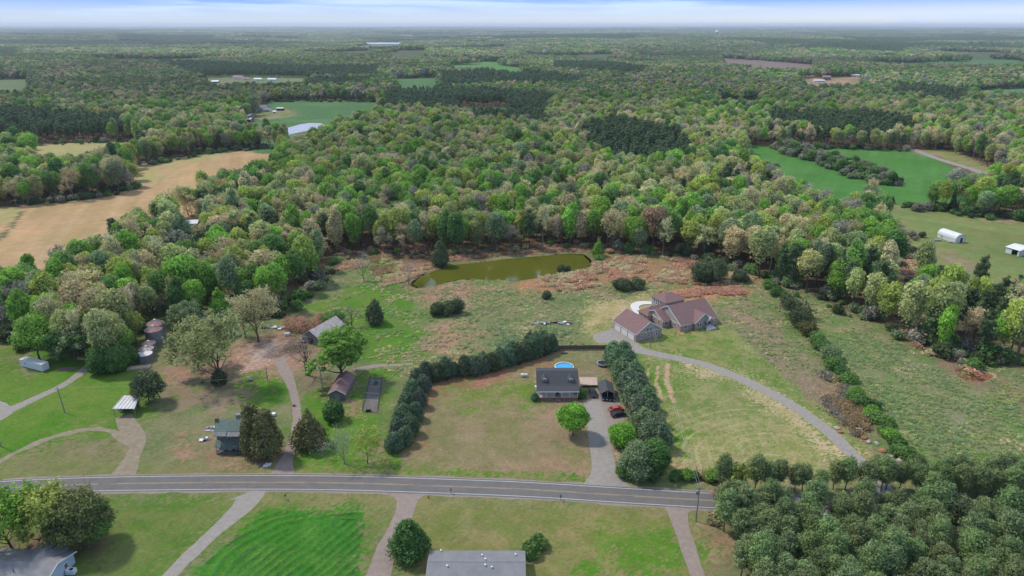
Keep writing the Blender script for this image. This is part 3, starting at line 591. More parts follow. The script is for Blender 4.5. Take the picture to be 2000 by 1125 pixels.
def ribbon(name, pts, wid, z, mat, jit=0.0, seed=1, step=1.5, px=True, dash=None, off=0.0, kind=True):
    """a sheet following a line; pts photo points on the ground, wid metres (one or per point), off = sideways shift"""
    c = np.array([P(*p) for p in pts]) if px else np.array(pts, float); n = len(c)
    wd = np.array(wid if isinstance(wid, (list, tuple)) else [wid]*n, float)
    r = []; ww = []
    for i in range(n-1):
        p0, p1, p2, p3 = c[max(i-1, 0)], c[i], c[i+1], c[min(i+2, n-1)]
        k = max(2, int(np.linalg.norm(p2-p1)/step))
        for j in range(k+(i == n-2)):
            t = j/k; r.append(.5*((2*p1)+(-p0+p2)*t+(2*p0-5*p1+4*p2-p3)*t*t+(-p0+3*p1-3*p2+p3)*t**3)); ww.append(wd[i]*(1-t)+wd[i+1]*t)
    r = np.array(r); ww = np.array(ww); d = np.gradient(r, axis=0); d /= np.linalg.norm(d, axis=1)[:, None]; nn = np.stack([-d[:, 1], d[:, 0]], 1)
    g = np.random.default_rng(seed); m = len(r); s = np.arange(m)
    ja = (vn(s*1.0, s*0., 3, seed)-.5)*2*jit+(g.random(m)-.5)*jit*.7; jb = (vn(s*1.0, s*0., 3, seed+5)-.5)*2*jit+(g.random(m)-.5)*jit*.7
    A = r+nn*(off+ww/2+ja)[:, None]; B = r+nn*(off-ww/2+jb)[:, None]
    zz = np.full(m, z)+HZ(r[:, 0], r[:, 1])
    v = np.concatenate([np.c_[A, zz], np.c_[B, zz]]); i = np.arange(m-1)
    q = np.stack([i+m, i+1+m, i+1, i], 1)
    if dash: q = q[(i % dash[0]) < dash[1]]
    o = link(name, mesh_np(name, v, q, [mat]))
    return tag(o, kind='structure') if kind else o
ROAD = [(-420,975),(-150,963),(0,953.5),(110,948),(217,945),(360,943),(500,942),(640,943),(750,945.5),(870,949.5),(1000,954.5),(1100,960),(1200,966.5),(1300,972.5),(1390,977.5),(1560,987),(1720,995.5),(1900,1004),(2080,1012),(2350,1024)]
ribbon('road_shoulder', ROAD, 8.0, .008, M['gravelwarm'], .35, seed=31)
ribbon('road', ROAD, 6.9, .030, M['asphalt'], .06)
ribbon('road_edge_line', ROAD, .16, .036, M['paint'], 0, off=2.85)
ribbon('road_edge_line', ROAD, .16, .036, M['paint'], 0, off=-2.85)
ribbon('road_centre_line', ROAD, .14, .036, M['yellowline'], 0, off=.12, dash=(26, 23))
ribbon('road_centre_line', ROAD, .14, .036, M['yellowline'], 0, off=-.16, dash=(17, 15))
DR = dict(mat=M['gravel'], z=.018)
ribbon('gravel_lane', [(-60,840),(-10,818),(20,800),(60,782),(110,759),(150,735),(180,708),(196,686),(202,670)], [5,5,4,3.2,3,3,3,2.6,2.4], .016, M['gravel'], .3, 3)
flat_sheet('gravel_pad', smooth_loop(poly([(-60,780),(0,784),(18,792),(30,800),(0,822),(-60,840)]), 5, .4), .012, M['gravel'])
ribbon('farm_lane', [(538,938),(552,925),(556,905),(566,880),(576,850),(580,820),(579,790),(572,762),(561,735),(550,712),(545,698)], [10,6,4.2,3.0,2.7,2.6,2.6,2.8,3.4,4.0,3], .016, M['gravelwarm'], .3, 5)
ribbon('dirt_track', [(232,940),(240,925),(253,900),(266,876),(270,860),(258,842),(246,828),(240,812)], [9,6,4.4,4,4,4.6,5,4], .014, M['dirt'], .5, 7)
ribbon('dirt_track', [(262,868),(220,846),(190,839),(150,842),(110,853),(70,866),(30,884),(-10,908),(-60,930)], [2.2,2.2,2,1.8,1.8,2.2,2.4,2.6,3], .010, M['dirt'], .7, 8)
ribbon('dirt_path', [(690,722),(715,718),(740,714),(770,713),(806,710)], [1.5,2.6,2.4,2,1.6], .012, M['gravelwarm'], .3, 9)
ribbon('driveway', [(1186,960),(1183,944),(1181,925),(1178,900),(1172,870),(1167,840),(1162,810),(1157,782)], [15,11,7.2,6,5.8,5.6,5.6,5.4], .018, M['gravel'], .2, 10)
flat_sheet('parking_pad', smooth_loop(poly([(1150,766),(1196,760),(1206,775),(1214,800),(1222,840),(1200,850),(1176,852),(1160,810)]), 5, .4), .012, M['gravelwarm'])
ribbon('driveway', [(484,962),(487,972),(470,995),(440,1020),(400,1056),(360,1096),(325,1132),(270,1190)], [11,7,5.2,4,3.4,3.2,3.2,3.2], .016, M['gravel'], .25, 11)
ribbon('driveway', [(797,965),(795,978),(790,1000),(778,1030),(764,1058),(750,1090),(738,1130),(725,1190)], [9,5.4,4.8,4.8,4.8,5,5.6,6.5], .016, M['gravelwarm'], .25, 12)
ribbon('driveway', [(1322,990),(1322,1000),(1330,1028),(1345,1070),(1357,1108),(1372,1150),(1385,1190)], [9,5,3.8,3.5,3.3,3.3,3.3], .016, M['gravelwarm'], .2, 13)
ribbon('estate_driveway', [(1180,652),(1200,663),(1228,677),(1265,688),(1310,697),(1370,710),(1430,733),(1500,765),(1560,800),(1620,845),(1665,887),(1700,922),(1725,950),(1738,985)], [8,9,6.5,4.6,4.2,4.2,4.4,4.4,4.4,4.4,4.2,4,4,5], .020, M['gravel'], .18, 14)
flat_sheet('gravel_pad', smooth_loop(poly([(1160,655),(1185,645),(1200,641),(1222,655),(1241,668),(1262,684),(1235,684),(1190,671),(1165,668)]), 5, .4), .012, M['gravel'])
ribbon('far_road', [(1770,286),(1790,294),(1815,304),(1850,316),(1900,331),(1950,349),(1990,362)], 7.5, .05, M['gravel'], .1, 15)
# ------------------------------------------------------------------ plants: crowns of leaf cards over lumpy cores
def ico(sub):
    bm = bmesh.new(); bmesh.ops.create_icosphere(bm, subdivisions=sub, radius=1)
    v = np.array([p.co for p in bm.verts]); f = np.array([[q.index for q in p.verts] for p in bm.faces]); bm.free(); return v, f
ICO1, ICO2 = ico(1), ico(2)
def cards(c, nrm, size, g, asp=.8):
    """one quad per centre, facing roughly nrm"""
    n = len(c); r = g.normal(size=(n, 3)); t = np.cross(nrm, r); t /= np.linalg.norm(t, axis=1)[:, None]+1e-9; b = np.cross(nrm, t)
    s = (size*(.6+.8*g.random(n)))[:, None]*.5
    cup = nrm*s*.25
    v = np.stack([c-t*s-b*s*asp, c+t*s*.9-b*s*asp*.6+cup, c+t*s+b*s*asp, c-t*s*.8+b*s*asp*.7+cup], 1).reshape(-1, 3)
    return v, np.arange(n*4).reshape(n, 4)
def crown_arrays(lobes, nleaf, lsize, seed, core=.74, up=.25, ragged=.22, sub=ICO1, asp=.8, keep=.62):
    """lobes: (x,y,z,rx,rz). Returns verts, quads/tris (tris padded) and leaf value"""
    g = np.random.default_rng(seed); L = np.array(lobes, float)
    wt = L[:, 3]*L[:, 4]; wt = wt/wt.sum(); k = g.choice(len(L), int(nleaf*1.7), p=wt)
    d = g.normal(size=(len(k), 3)); d[:, 2] += up; d /= np.linalg.norm(d, axis=1)[:, None]
    rad = 1-ragged+g.random(len(k))*ragged*1.5
    c = L[k, :3]+d*np.stack([L[k, 3], L[k, 3], L[k, 4]], 1)*rad[:, None]
    dep = np.full(len(c), 9.)
    for l in L:
        e = np.sqrt(((c[:, 0]-l[0])**2+(c[:, 1]-l[1])**2)/l[3]**2+(c[:, 2]-l[2])**2/l[4]**2); dep = np.minimum(dep, e)
    ok = dep > keep; c = c[ok][:nleaf]; d = d[ok][:nleaf]; k = k[ok][:nleaf]
    nr = d+g.normal(size=d.shape)*.55; nr /= np.linalg.norm(nr, axis=1)[:, None]
    v, q = cards(c, nr, lsize, g, asp)
    lobe_v = g.random(len(L))[k]*.45
    lv = np.repeat(lobe_v+g.random(len(c))*.55, 4)
    faces = [q]; vs = [v]; ls = [lv]; base = len(v)
    if core > 0:
        iv, fi = sub
        for i, l in enumerate(L):
            j = 1+.25*(g.random(len(iv))-.5)
            cv = l[:3]+iv*j[:, None]*np.array([l[3], l[3], l[4]])*core
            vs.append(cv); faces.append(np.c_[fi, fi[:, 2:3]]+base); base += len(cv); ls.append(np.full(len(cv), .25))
    return np.concatenate(vs), faces, np.concatenate(ls)
def crown_mesh(name, v, faces, lv, mats, extra=None):
    """quads plus padded triangles; extra = (verts, quads) in the second material"""
    quads = [f for f in faces[:1]]; tris = [f[:, :3] for f in faces[1:]]
    me = bpy.data.meshes.new(name)
    Q = np.concatenate(quads) if quads else np.zeros((0, 4), int); T = np.concatenate(tris) if tris else np.zeros((0, 3), int)
    if extra is not None:
        ev, eq = extra; eq = eq+len(v); v = np.concatenate([v, ev]); lv = np.concatenate([lv, np.full(len(ev), .5)])
        ne = len(eq); Q2 = np.concatenate([Q, eq])
    else: ne = 0; Q2 = Q
    nq, n3 = len(Q2), len(T)
    me.vertices.add(len(v)); me.vertices.foreach_set('co', v.astype(np.float32).ravel())
    me.loops.add(nq*4+n3*3); me.loops.foreach_set('vertex_index', np.concatenate([Q2.ravel(), T.ravel()]).astype(np.int32))
    me.polygons.add(nq+n3); me.polygons.foreach_set('loop_start', np.concatenate([np.arange(nq)*4, nq*4+np.arange(n3)*3]).astype(np.int32))
    if ne:
        mi = np.zeros(nq+n3, np.int32); mi[len(Q):nq] = 1; me.polygons.foreach_set('material_index', mi)
    for m in mats: me.materials.append(m)
    me.update(calc_edges=True); a = me.attributes.new('lv', 'FLOAT', 'POINT'); a.data.foreach_set('value', lv.astype(np.float32)); return me
def tubes_np(segs, k=5):
    """segs: list of (p0,p1,r0,r1) -> verts, quads"""
    vs = []; qs = []; b = 0
    for p0, p1, r0, r1 in segs:
        p0 = np.array(p0, float); p1 = np.array(p1, float); d = p1-p0; L = np.linalg.norm(d)+1e-9; d /= L
        a = np.cross(d, (0, 0, 1) if abs(d[2]) < .9 else (1, 0, 0)); a /= np.linalg.norm(a); bb = np.cross(d, a)
        t = np.arange(k)*2*math.pi/k; ring = np.cos(t)[:, None]*a+np.sin(t)[:, None]*bb
        vs += [p0+ring*r0, p1+ring*r1]; i = np.arange(k); qs.append(np.stack([i, (i+1) % k, (i+1) % k+k, i+k], 1)+b); b += 2*k
    return np.concatenate(vs), np.concatenate(qs)
def limbs(seed, H, r, top, spread, n=6, start=.35, depth=2, bend=.12, twig=.35):
    """trunk with forking limbs; H trunk height reached, spread = crown radius, returns segments and tips"""
    g = np.random.default_rng(seed); segs = []; tips = []
    p = np.zeros(3); k = 6; pts = [p.copy()]
    for i in range(k):
        p = p+np.array([(g.random()-.5)*bend*H/k*2, (g.random()-.5)*bend*H/k*2, top/k]); pts.append(p.copy())
    rs = [r*(1.25 if i == 0 else 1)*(1-.8*i/k) for i in range(k+1)]
    for i in range(k): segs.append((pts[i]-(np.array([0, 0, .3]) if i == 0 else 0), pts[i+1], rs[i], rs[i+1]))
    def grow(p, d, L, r, dep):
        q = p
        for j in range(3):
            d2 = d+g.normal(size=3)*.16+np.array([0, 0, .10]); d2 /= np.linalg.norm(d2); e = q+d2*L/3
            segs.append((q, e, r*(1-j*.25), r*(.75-j*.22)))
            if dep > 0 and j > 0:
                for _ in range(2):
                    dd = d2+g.normal(size=3)*.75; dd /= np.linalg.norm(dd); grow(e, dd, L*.55, r*.42, dep-1)
            q = e; d = d2
        tips.append(q)
    for i in range(n):
        f = start+(1-start)*(i+.5)/n; z = f*top; j = min(int(f*k), k-1); b = pts[j]+(pts[j+1]-pts[j])*(f*k-j)
        a = i*2.4+g.random(); el = .45+.7*f; d = np.array([math.cos(a)*math.cos(el), math.sin(a)*math.cos(el), math.sin(el)])
        grow(b, d, spread*(1.15-.45*f), max(rs[j]*.5, .03), depth)
    return segs, tips
def broad_lobes(seed, R, H, z0, n=9, flat=.8):
    g = np.random.default_rng(seed); L = [(0, 0, z0+(H-z0)*.45, R*.72, (H-z0)*.42)]
    for i in range(n):
        a = i*2.399+g.random()*.8; f = .25+.75*g.random(); rr = R*(.35+.4*g.random()); zz = z0+(H-z0)*(.2+.62*f)
        rad = R*(.75-.5*max(0, f-.35))*(.7+.4*g.random())
        rr *= min(1, 1.15-n*.022); L.append((math.cos(a)*rad*.86, math.sin(a)*rad*.86, zz, rr*.85, rr*flat*.85))
    L.append((g.normal()*R*.15, g.normal()*R*.15, H-R*.42, R*.45, R*.42)); return L
def cone_lobes(seed, R, H, z0=.3, n=10, top=.18, p=.8):
    g = np.random.default_rng(seed); L = []
    for i in range(n):
        f = i/(n-1); rr = R*((1-f)**p*(1-top)+top); z = z0+rr*.5+(H-z0-rr)*f
        L.append((g.normal()*R*.07, g.normal()*R*.07, z, rr, max((H-z0)/n*1.15, rr*.55)))
        if rr > R*.4:
            for _ in range(2):
                a = g.random()*6.28; L.append((math.cos(a)*rr*.55, math.sin(a)*rr*.55, z+g.normal()*.2, rr*.58, rr*.6))
    return L
def pine_lobes(seed, R, H, z0, n=14):
    g = np.random.default_rng(seed); L = []
    for i in range(n):
        f = (i+.5)/n; rr = R*(.25+.75*math.sin(math.pi*min(1, (1-f)*.75+.12))); a = i*2.4+g.random()*.7; o = rr*(.62-.25*g.random())
        L.append((math.cos(a)*o, math.sin(a)*o, z0+(H-z0)*f, rr*(.42+.12*g.random()), rr*.34))
    L.append((0, 0, z0+(H-z0)*.5, R*.45, (H-z0)*.4)); return L

# tints (true leaf, bud and needle colours)
T0 = dict(fresh=(.125, .225, .032), yellow=(.20, .235, .050), mid=(.085, .155, .035), deep=(.055, .115, .028), pale=(.20, .22, .085),
         tan=(.27, .245, .125), grey=(.17, .162, .12), redgreen=(.105, .122, .038), russet=(.18, .13, .065), buff=(.30, .26, .15), sage=(.14, .185, .085),
         pine=(.055, .088, .034), pinelight=(.11, .15, .055), cedar=(.050, .068, .026), olive=(.082, .080, .026), hedge=(.055, .09, .045), hedgelight=(.085, .125, .06),
         lime=(.125, .26, .028), rustbush=(.30, .175, .115), twig=(.23, .20, .17), plum=(.15, .135, .105))
T = {k: tuple(min(.6, c*1.9) for c in v) for k, v in T0.items()}
MT = ['leaf', 'bark']
def finish_tree(mesh_name, lobes, nl, ls, seed, trunk=None, mat='leaf', bark='bark', **kw):
    v, f, lv = crown_arrays(lobes, nl, ls, seed, **kw); return crown_mesh(mesh_name, v, f, lv, [M[mat]])
PROTO = {}   # kind -> list of (crown mesh, trunk mesh, crown radius)
def add_proto(kind, lobes, nl, ls, seed, trunk, mat='leaf', bark='bark', **kw):
    v, f, lv = crown_arrays(lobes, nl, ls, seed, **kw)
    cm = crown_mesh(kind+'_crown', v, f, lv, [M[mat]])
    tv, tq = tubes_np(trunk); tm = mesh_np(kind+'_trunk', tv, tq, [M[bark]], True)
    PROTO.setdefault(kind, []).append((cm, tm))
def tip_lobes(tips, r, g, keep=1.0): return [(t[0], t[1], t[2], r*(.7+.6*g.random()), r*(.5+.4*g.random())) for t in tips if g.random() < keep]
# forest broadleaves, 16 m tall, crown 5 m radius
for i in range(10):
    R = [5, 4.2, 5.4, 3.6, 5, 4.4, 5.2, 3.3, 4.7, 5.6][i]; z0 = [5, 6, 4, 4.5, 6.5, 3.5, 5, 4, 7, 6][i]
    s, _ = limbs(i, 16, .28, 12.5, R*.8, 4, .4, 1); add_proto('broadleaf', broad_lobes(i, R, 16, z0, [16, 22, 14, 18, 26, 15, 20, 17, 24, 19][i]), 2900, .58, i, s, core=.55, ragged=[.5, .7, .45, .6, .8, .5, .65, .55, .85, .6][i], keep=.65)
# thin, just budding trees: twig clouds on visible limbs
for i in range(4):
    s, tips = limbs(40+i, 15, .24, 11.5, 4.4, 8, .3, 2); g = np.random.default_rng(i)
    add_proto('budding', tip_lobes(tips, 1.15, g, .55), 1700, .45, 50+i, s, core=0, ragged=.8, keep=.2, bark='palebark')
for i in range(4):
    s, _ = limbs(60+i, 15, .2, 13.5, 1.6, 5, .5, 1); add_proto('pine', pine_lobes(60+i, [2.7, 2.3, 2.9, 2.5][i], 15, [6, 7, 5, 6.5][i]), 1300, .62, 60+i, s, mat='needle', core=.72, ragged=.45, asp=.35)
for i in range(3):
    s, _ = limbs(70+i, 8, .16, 6, .8, 3, .3, 0); add_proto('cedar', cone_lobes(70+i, [2.1, 1.8, 2.3][i], 8, .25), 1500, .45, 70+i, s, mat='needle', core=.84, ragged=.24, asp=.55)

# ---- near trees, finer leaves
def tree(name, base, H, R, tint, kind, label, cat='tree', group=None, rot=None, z0=None, nl=4200, ls=.5, seed=None, parent=None, stretch=(1, 1, 1), **kw):
    """a thing of its own: Empty at the base > crown, trunk. base is the photo point of its foot"""
    seed = seed if seed is not None else int(base[0]*31+base[1]*17) % 9973; g = np.random.default_rng(seed)
    x, y = P(*base) if not kw.pop('world', False) else base
    root = empty(name, (x, y, 0), rot if rot is not None else g.random()*6.28, label, cat, group)
    bark = kw.pop('bark', 'bark'); mat = kw.pop('mat', 'leaf'); core = kw.pop('core', .7)
    if kind == 'broad':
        z0 = H*.28 if z0 is None else z0; kw.setdefault('ragged', .45); s, _ = limbs(seed, H, H*.022, H*.8, R*.9, 7, .3, 2); lob = broad_lobes(seed, R, H, z0, kw.pop('n', 16)); kw.setdefault('ragged', .34)
    elif kind == 'loose':     # limbs clearly seen between clumps
        s, tips = limbs(seed, H, kw.pop('tr', H*.024), H*.72, R*1.05, kw.pop('nb', 9), kw.pop('start', .22), 2); lob = tip_lobes(tips, R*kw.pop('clump', .2), g, kw.pop('keepf', .8)); core = kw.pop('lcore', .35); kw.setdefault('ragged', .7); kw.setdefault('keep', .3)
    elif kind == 'bare':
        s, tips = limbs(seed, H, kw.pop('tr', H*.026), H*.7, R*1.1, kw.pop('nb', 9), kw.pop('start', .25), 2); lob = tip_lobes(tips, R*.14, g, .9); core = 0; kw.setdefault('ragged', .8); kw.setdefault('keep', .1)
    elif kind == 'cone': s, _ = limbs(seed, H, H*.02, H*.6, R*.3, 3, .3, 0); lob = cone_lobes(seed, R, H, .2 if z0 is None else z0, kw.pop('n', 12), kw.pop('top', .18), kw.pop('p', .75)); kw.setdefault('ragged', .26)
    elif kind == 'dome':      # bush down to the ground
        s, _ = limbs(seed, H, .12, H*.6, R*.5, 4, .2, 0); lob = [(0, 0, H*.42, R*.75, H*.42)]
        for i in range(kw.pop('n', 12)):
            a = g.random()*6.28; o = R*(.35+.35*g.random()); r = R*(.26+.2*g.random()); lob.append((math.cos(a)*o, math.sin(a)*o, max(r*.6, H*(.2+.55*g.random()*(1.15-o/R))), r, min(r, H*.3)))
        kw.setdefault('ragged', .3)
    elif kind == 'pine': s, _ = limbs(seed, H, .2, H*.9, R*.6, 5, .5, 1); lob = pine_lobes(seed, R, H, H*.4 if z0 is None else z0, 16); kw.setdefault('ragged', .45); mat = 'needle'
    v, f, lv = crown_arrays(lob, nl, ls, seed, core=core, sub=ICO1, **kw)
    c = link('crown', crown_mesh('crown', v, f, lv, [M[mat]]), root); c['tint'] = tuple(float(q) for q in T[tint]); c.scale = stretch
    tv, tq = tubes_np(s, 6); t = link('trunk', mesh_np('trunk', tv, tq, [M[bark]], True), root); t.scale = stretch
    return root
def copy_thing(root, loc, rz=0.0, scale=1.0, label=None, tint=None):
    r = root.copy(); COL.objects.link(r); r.location = loc; r.rotation_euler = (0, 0, rz); r.scale = (scale,)*3 if not isinstance(scale, tuple) else scale
    if label: r['label'] = label
    for ch in list(root.children):
        c = ch.copy(); COL.objects.link(c); c.parent = r
        if tint is not None and 'tint' in c: c['tint'] = tuple(float(q) for q in tint)
        for g_ in list(ch.children):
            d = g_.copy(); COL.objects.link(d); d.parent = c
    return r
# ------------------------------------------------------------------ the woods
HFOV = 1000/FPX/cp_*1.0
def scatter(r0, r1, sp, seed, marg=1.12):
    n = int(r1*.9*marg/sp)+2; g = np.random.default_rng(seed)
    ys = np.arange(r0, r1, sp); out_ = []
    for yy in ys:
        hw = (yy*.80+110)*marg; k = int(2*hw/sp)+1; xs = np.linspace(-hw, hw, k)+(0.5*sp if int(yy/sp) % 2 else 0)
        out_.append(np.stack([xs+(g.random(k)-.5)*sp*.85, yy+(g.random(k)-.5)*sp*.85], 1))
    p = np.concatenate(out_); r = p[:, 1]
    return p[(r >= r0) & (r < r1)]
def pick_tints(x, y, seed, far=False):
    """which sort of tree stands where, with distance haze painted into its tint: returns kind index array and tint array"""
    g = np.random.default_rng(seed); n = len(x)
    pine = np.zeros(n, bool)
    for pl in PINES: pine |= inside(pl, x, y)
    nz = fbm(x, y, 260, 11, 3); nz2 = fbm(x, y, 90, 12, 3); r = np.hypot(x, y)
    wild_pine = (fbm(x, y, 1400, 15, 3) > .585) & (r > 2200)
    wild_pine |= (nz2 > .66) & (g.random(n) < .35)
    names = ['fresh', 'yellow', 'mid', 'deep', 'sage', 'pale', 'tan', 'grey', 'russet', 'buff', 'plum']
    tg = np.array([T[k] for k in names])
    wt = np.tile(np.array([.17, .20, .09, .03, .11, .19, .14, .03, .02, .06, .005]), (n, 1))
    tanz = sstep(.5, .64, nz2); wt[:, [5, 6, 7, 9, 10]] *= (1+2.5*tanz)[:, None]
    grn = sstep(.5, .66, 1-nz2); wt[:, [0, 2, 3]] *= (1+2.0*grn)[:, None]
    farz = sstep(700, 1500, r); wt[:, [0, 1, 5, 6]] *= (1-.6*farz)[:, None]; wt[:, [2, 4, 7, 8]] *= (1+1.6*farz)[:, None]  # haze put into the tints: greyer, less yellow mix with distance
    rw = ((x > .42*y) & (y < 560)); wt[rw] *= np.array([2.0, 1.2, 1.2, .8, .8, .8, .8, 3.4, .8, .5, 1])
    wt /= wt.sum(1)[:, None]; cum = wt.cumsum(1); u = g.random(n)[:, None]; ki = (u > cum).sum(1).clip(0, len(names)-1)
    tint = tg[ki]*(.82+.36*g.random(n))[:, None]*(1+(g.random((n, 3))-.5)*.14)*(1.08-.22*farz)[:, None]*(1+((.5+.6*farz)*(fbm(x, y, 420, 14, 3)-.5)))[:, None]  # far darkening and broad light and dark patches put into the tint
    isp = pine | wild_pine
    tint[isp] = np.array(T['pine'])*(.8+.4*g.random(isp.sum()))[:, None]
    bud = (ki >= 6) & (ki <= 10) & ~isp
    return isp, bud & (g.random(n) < .8), tint, ki, names
# tier one: trees one can tell apart, out to one kilometre
pA = scatter(175, 1050, 7.5, 1); pA = pA[~is_clear(pA[:, 0], pA[:, 1])]
ispA, budA, tintA, kiA, names = pick_tints(pA[:, 0], pA[:, 1], 5)
gA = np.random.default_rng(9); sA = .95+.42*gA.random(len(pA)); sA[budA] *= .95
rA = gA.random(len(pA))*6.28; aspA = .78+.3*gA.random(len(pA)); hA = .88+.3*gA.random(len(pA)); S3 = np.c_[sA*aspA, sA*aspA, sA*hA]
# extra dark cedars and pines along some edges
cedar = (gA.random(len(pA)) < .045) & ~ispA; 
kindA = np.where(ispA, 2, np.where(cedar, 3, np.where(budA, 1, 0)))
tintA[cedar] = np.array(T['cedar'])
KN = ['broadleaf', 'budding', 'pine', 'cedar']; sA[cedar] *= 1.05; sA[ispA] *= 1.06
dist = np.hypot(pA[:, 0], pA[:, 1])
infr = (np.abs(pA[:, 0]) < pA[:, 1]*.735+42)
cname = {'fresh': 'fresh green', 'yellow': 'yellow-green', 'mid': 'mid green', 'deep': 'deep green', 'sage': 'grey-green', 'pale': 'pale green', 'tan': 'tan budding', 'grey': 'grey leafless', 'russet': 'russet budding', 'buff': 'buff flowering', 'plum': 'plum-grey leafless'}
LM = [((20,690),'beyond the white box trailer'),((150,690),'above the gravel lane'),((270,640),'behind the grain bins'),((350,640),'right of the grain bins'),((430,600),'above the farmyard'),((540,600),'above the scrap in the farmyard'),
 ((610,560),'behind the rusty thicket'),((640,510),'left of the pond meadow'),((0,560),'at the left frame edge below the tan field'),((120,520),'along the lower rim of the tan field'),((300,440),'along the right rim of the tan field'),((380,480),'around the pale roof in the wood'),
 ((480,500),'in the wood middle left of the pond'),((700,480),'above the leafless meadow tree'),((800,480),'above the left tip of the pond'),((900,480),'above the left part of the pond'),((1000,475),'above the middle of the pond'),((1100,470),'above the right part of the pond'),
 ((1180,475),'right of the pond end'),((1270,480),'above the dark bush pair'),((1380,490),'above the big cedar mass'),((1470,520),'above the round cedar'),((1560,550),'above the top of the diagonal hedgerow'),((1640,580),'at the head of the sloping meadow'),
 ((1710,600),'left of the power line cut'),((1700,480),'below the emerald field'),((1810,620),'right of the power line cut'),((1870,660),'right of the sloping meadow'),((1920,700),'above the gully'),((1990,690),'at the right frame edge above the gully'),((1900,600),'below the pasture sheds'),((1840,560),'at the lower corner of the pasture'),((1990,600),'at the right frame edge below the pasture')]
LMW = np.array([P(*q[0]) for q in LM])
def place_words(x, y):
    d_ = np.hypot(LMW[:, 0]-x, LMW[:, 1]-y); i = int(d_.argmin()); L0 = LMW[i]
    side = '' if d_[i] < 9 else ((', right' if x > L0[0] else ', left')+(' and back' if y > L0[1]+8 else (' and front' if y < L0[1]-6 else '')))
    return LM[i][1]+side
def zone(x, y):
    if x > .36*y+45 and y < 430: return 'in the wood to the right of the sloping meadow'
    if x > .30*y+20: return 'on the right flank of the wood behind the brick house'
    if x > -.08*y-10: return 'in the wood along the far bank of the green pond'
    if y > 330: return 'in the wood between the tan field and the green pond'
    return 'in the wood behind the farmyard and grain bins'
used = np.zeros(len(pA), bool)
order = np.argsort(dist)
NB = 0; NBMAX = 262; NP_ = 0
for i in order:
    if not infr[i]: continue
    k = kindA[i]
    if k == 2 or k == 3:
        if NP_ >= 40: continue
        NP_ += 1
    else:
        if NB >= NBMAX: continue
        NB += 1
    used[i] = True
    x, y = pA[i]; pr = PROTO[KN[k]]; cm, tm = pr[int(gA.integers(len(pr)))]
    nm = {0: 'broadleaf_tree', 1: 'budding_tree', 2: 'pine_tree', 3: 'cedar_tree'}[k]; sz = 'tall ' if sA[i] > 1.26 else ('small ' if sA[i] < 1.04 else '')
    cn_ = 'dark pine' if k == 2 else ('dark conical cedar' if k == 3 else cname[names[kiA[i]]]+' tree')
    r = empty(nm, (x, y, 0), rA[i], sz+cn_+' '+place_words(x, y), 'tree', 'trees of the woods', (sA[i]*aspA[i], sA[i]*aspA[i]*(.9+.2*gA.random()), sA[i]*hA[i]))
    c = link('crown', cm, r); c['tint'] = tuple(float(q) for q in tintA[i]); link('trunk', tm, r)
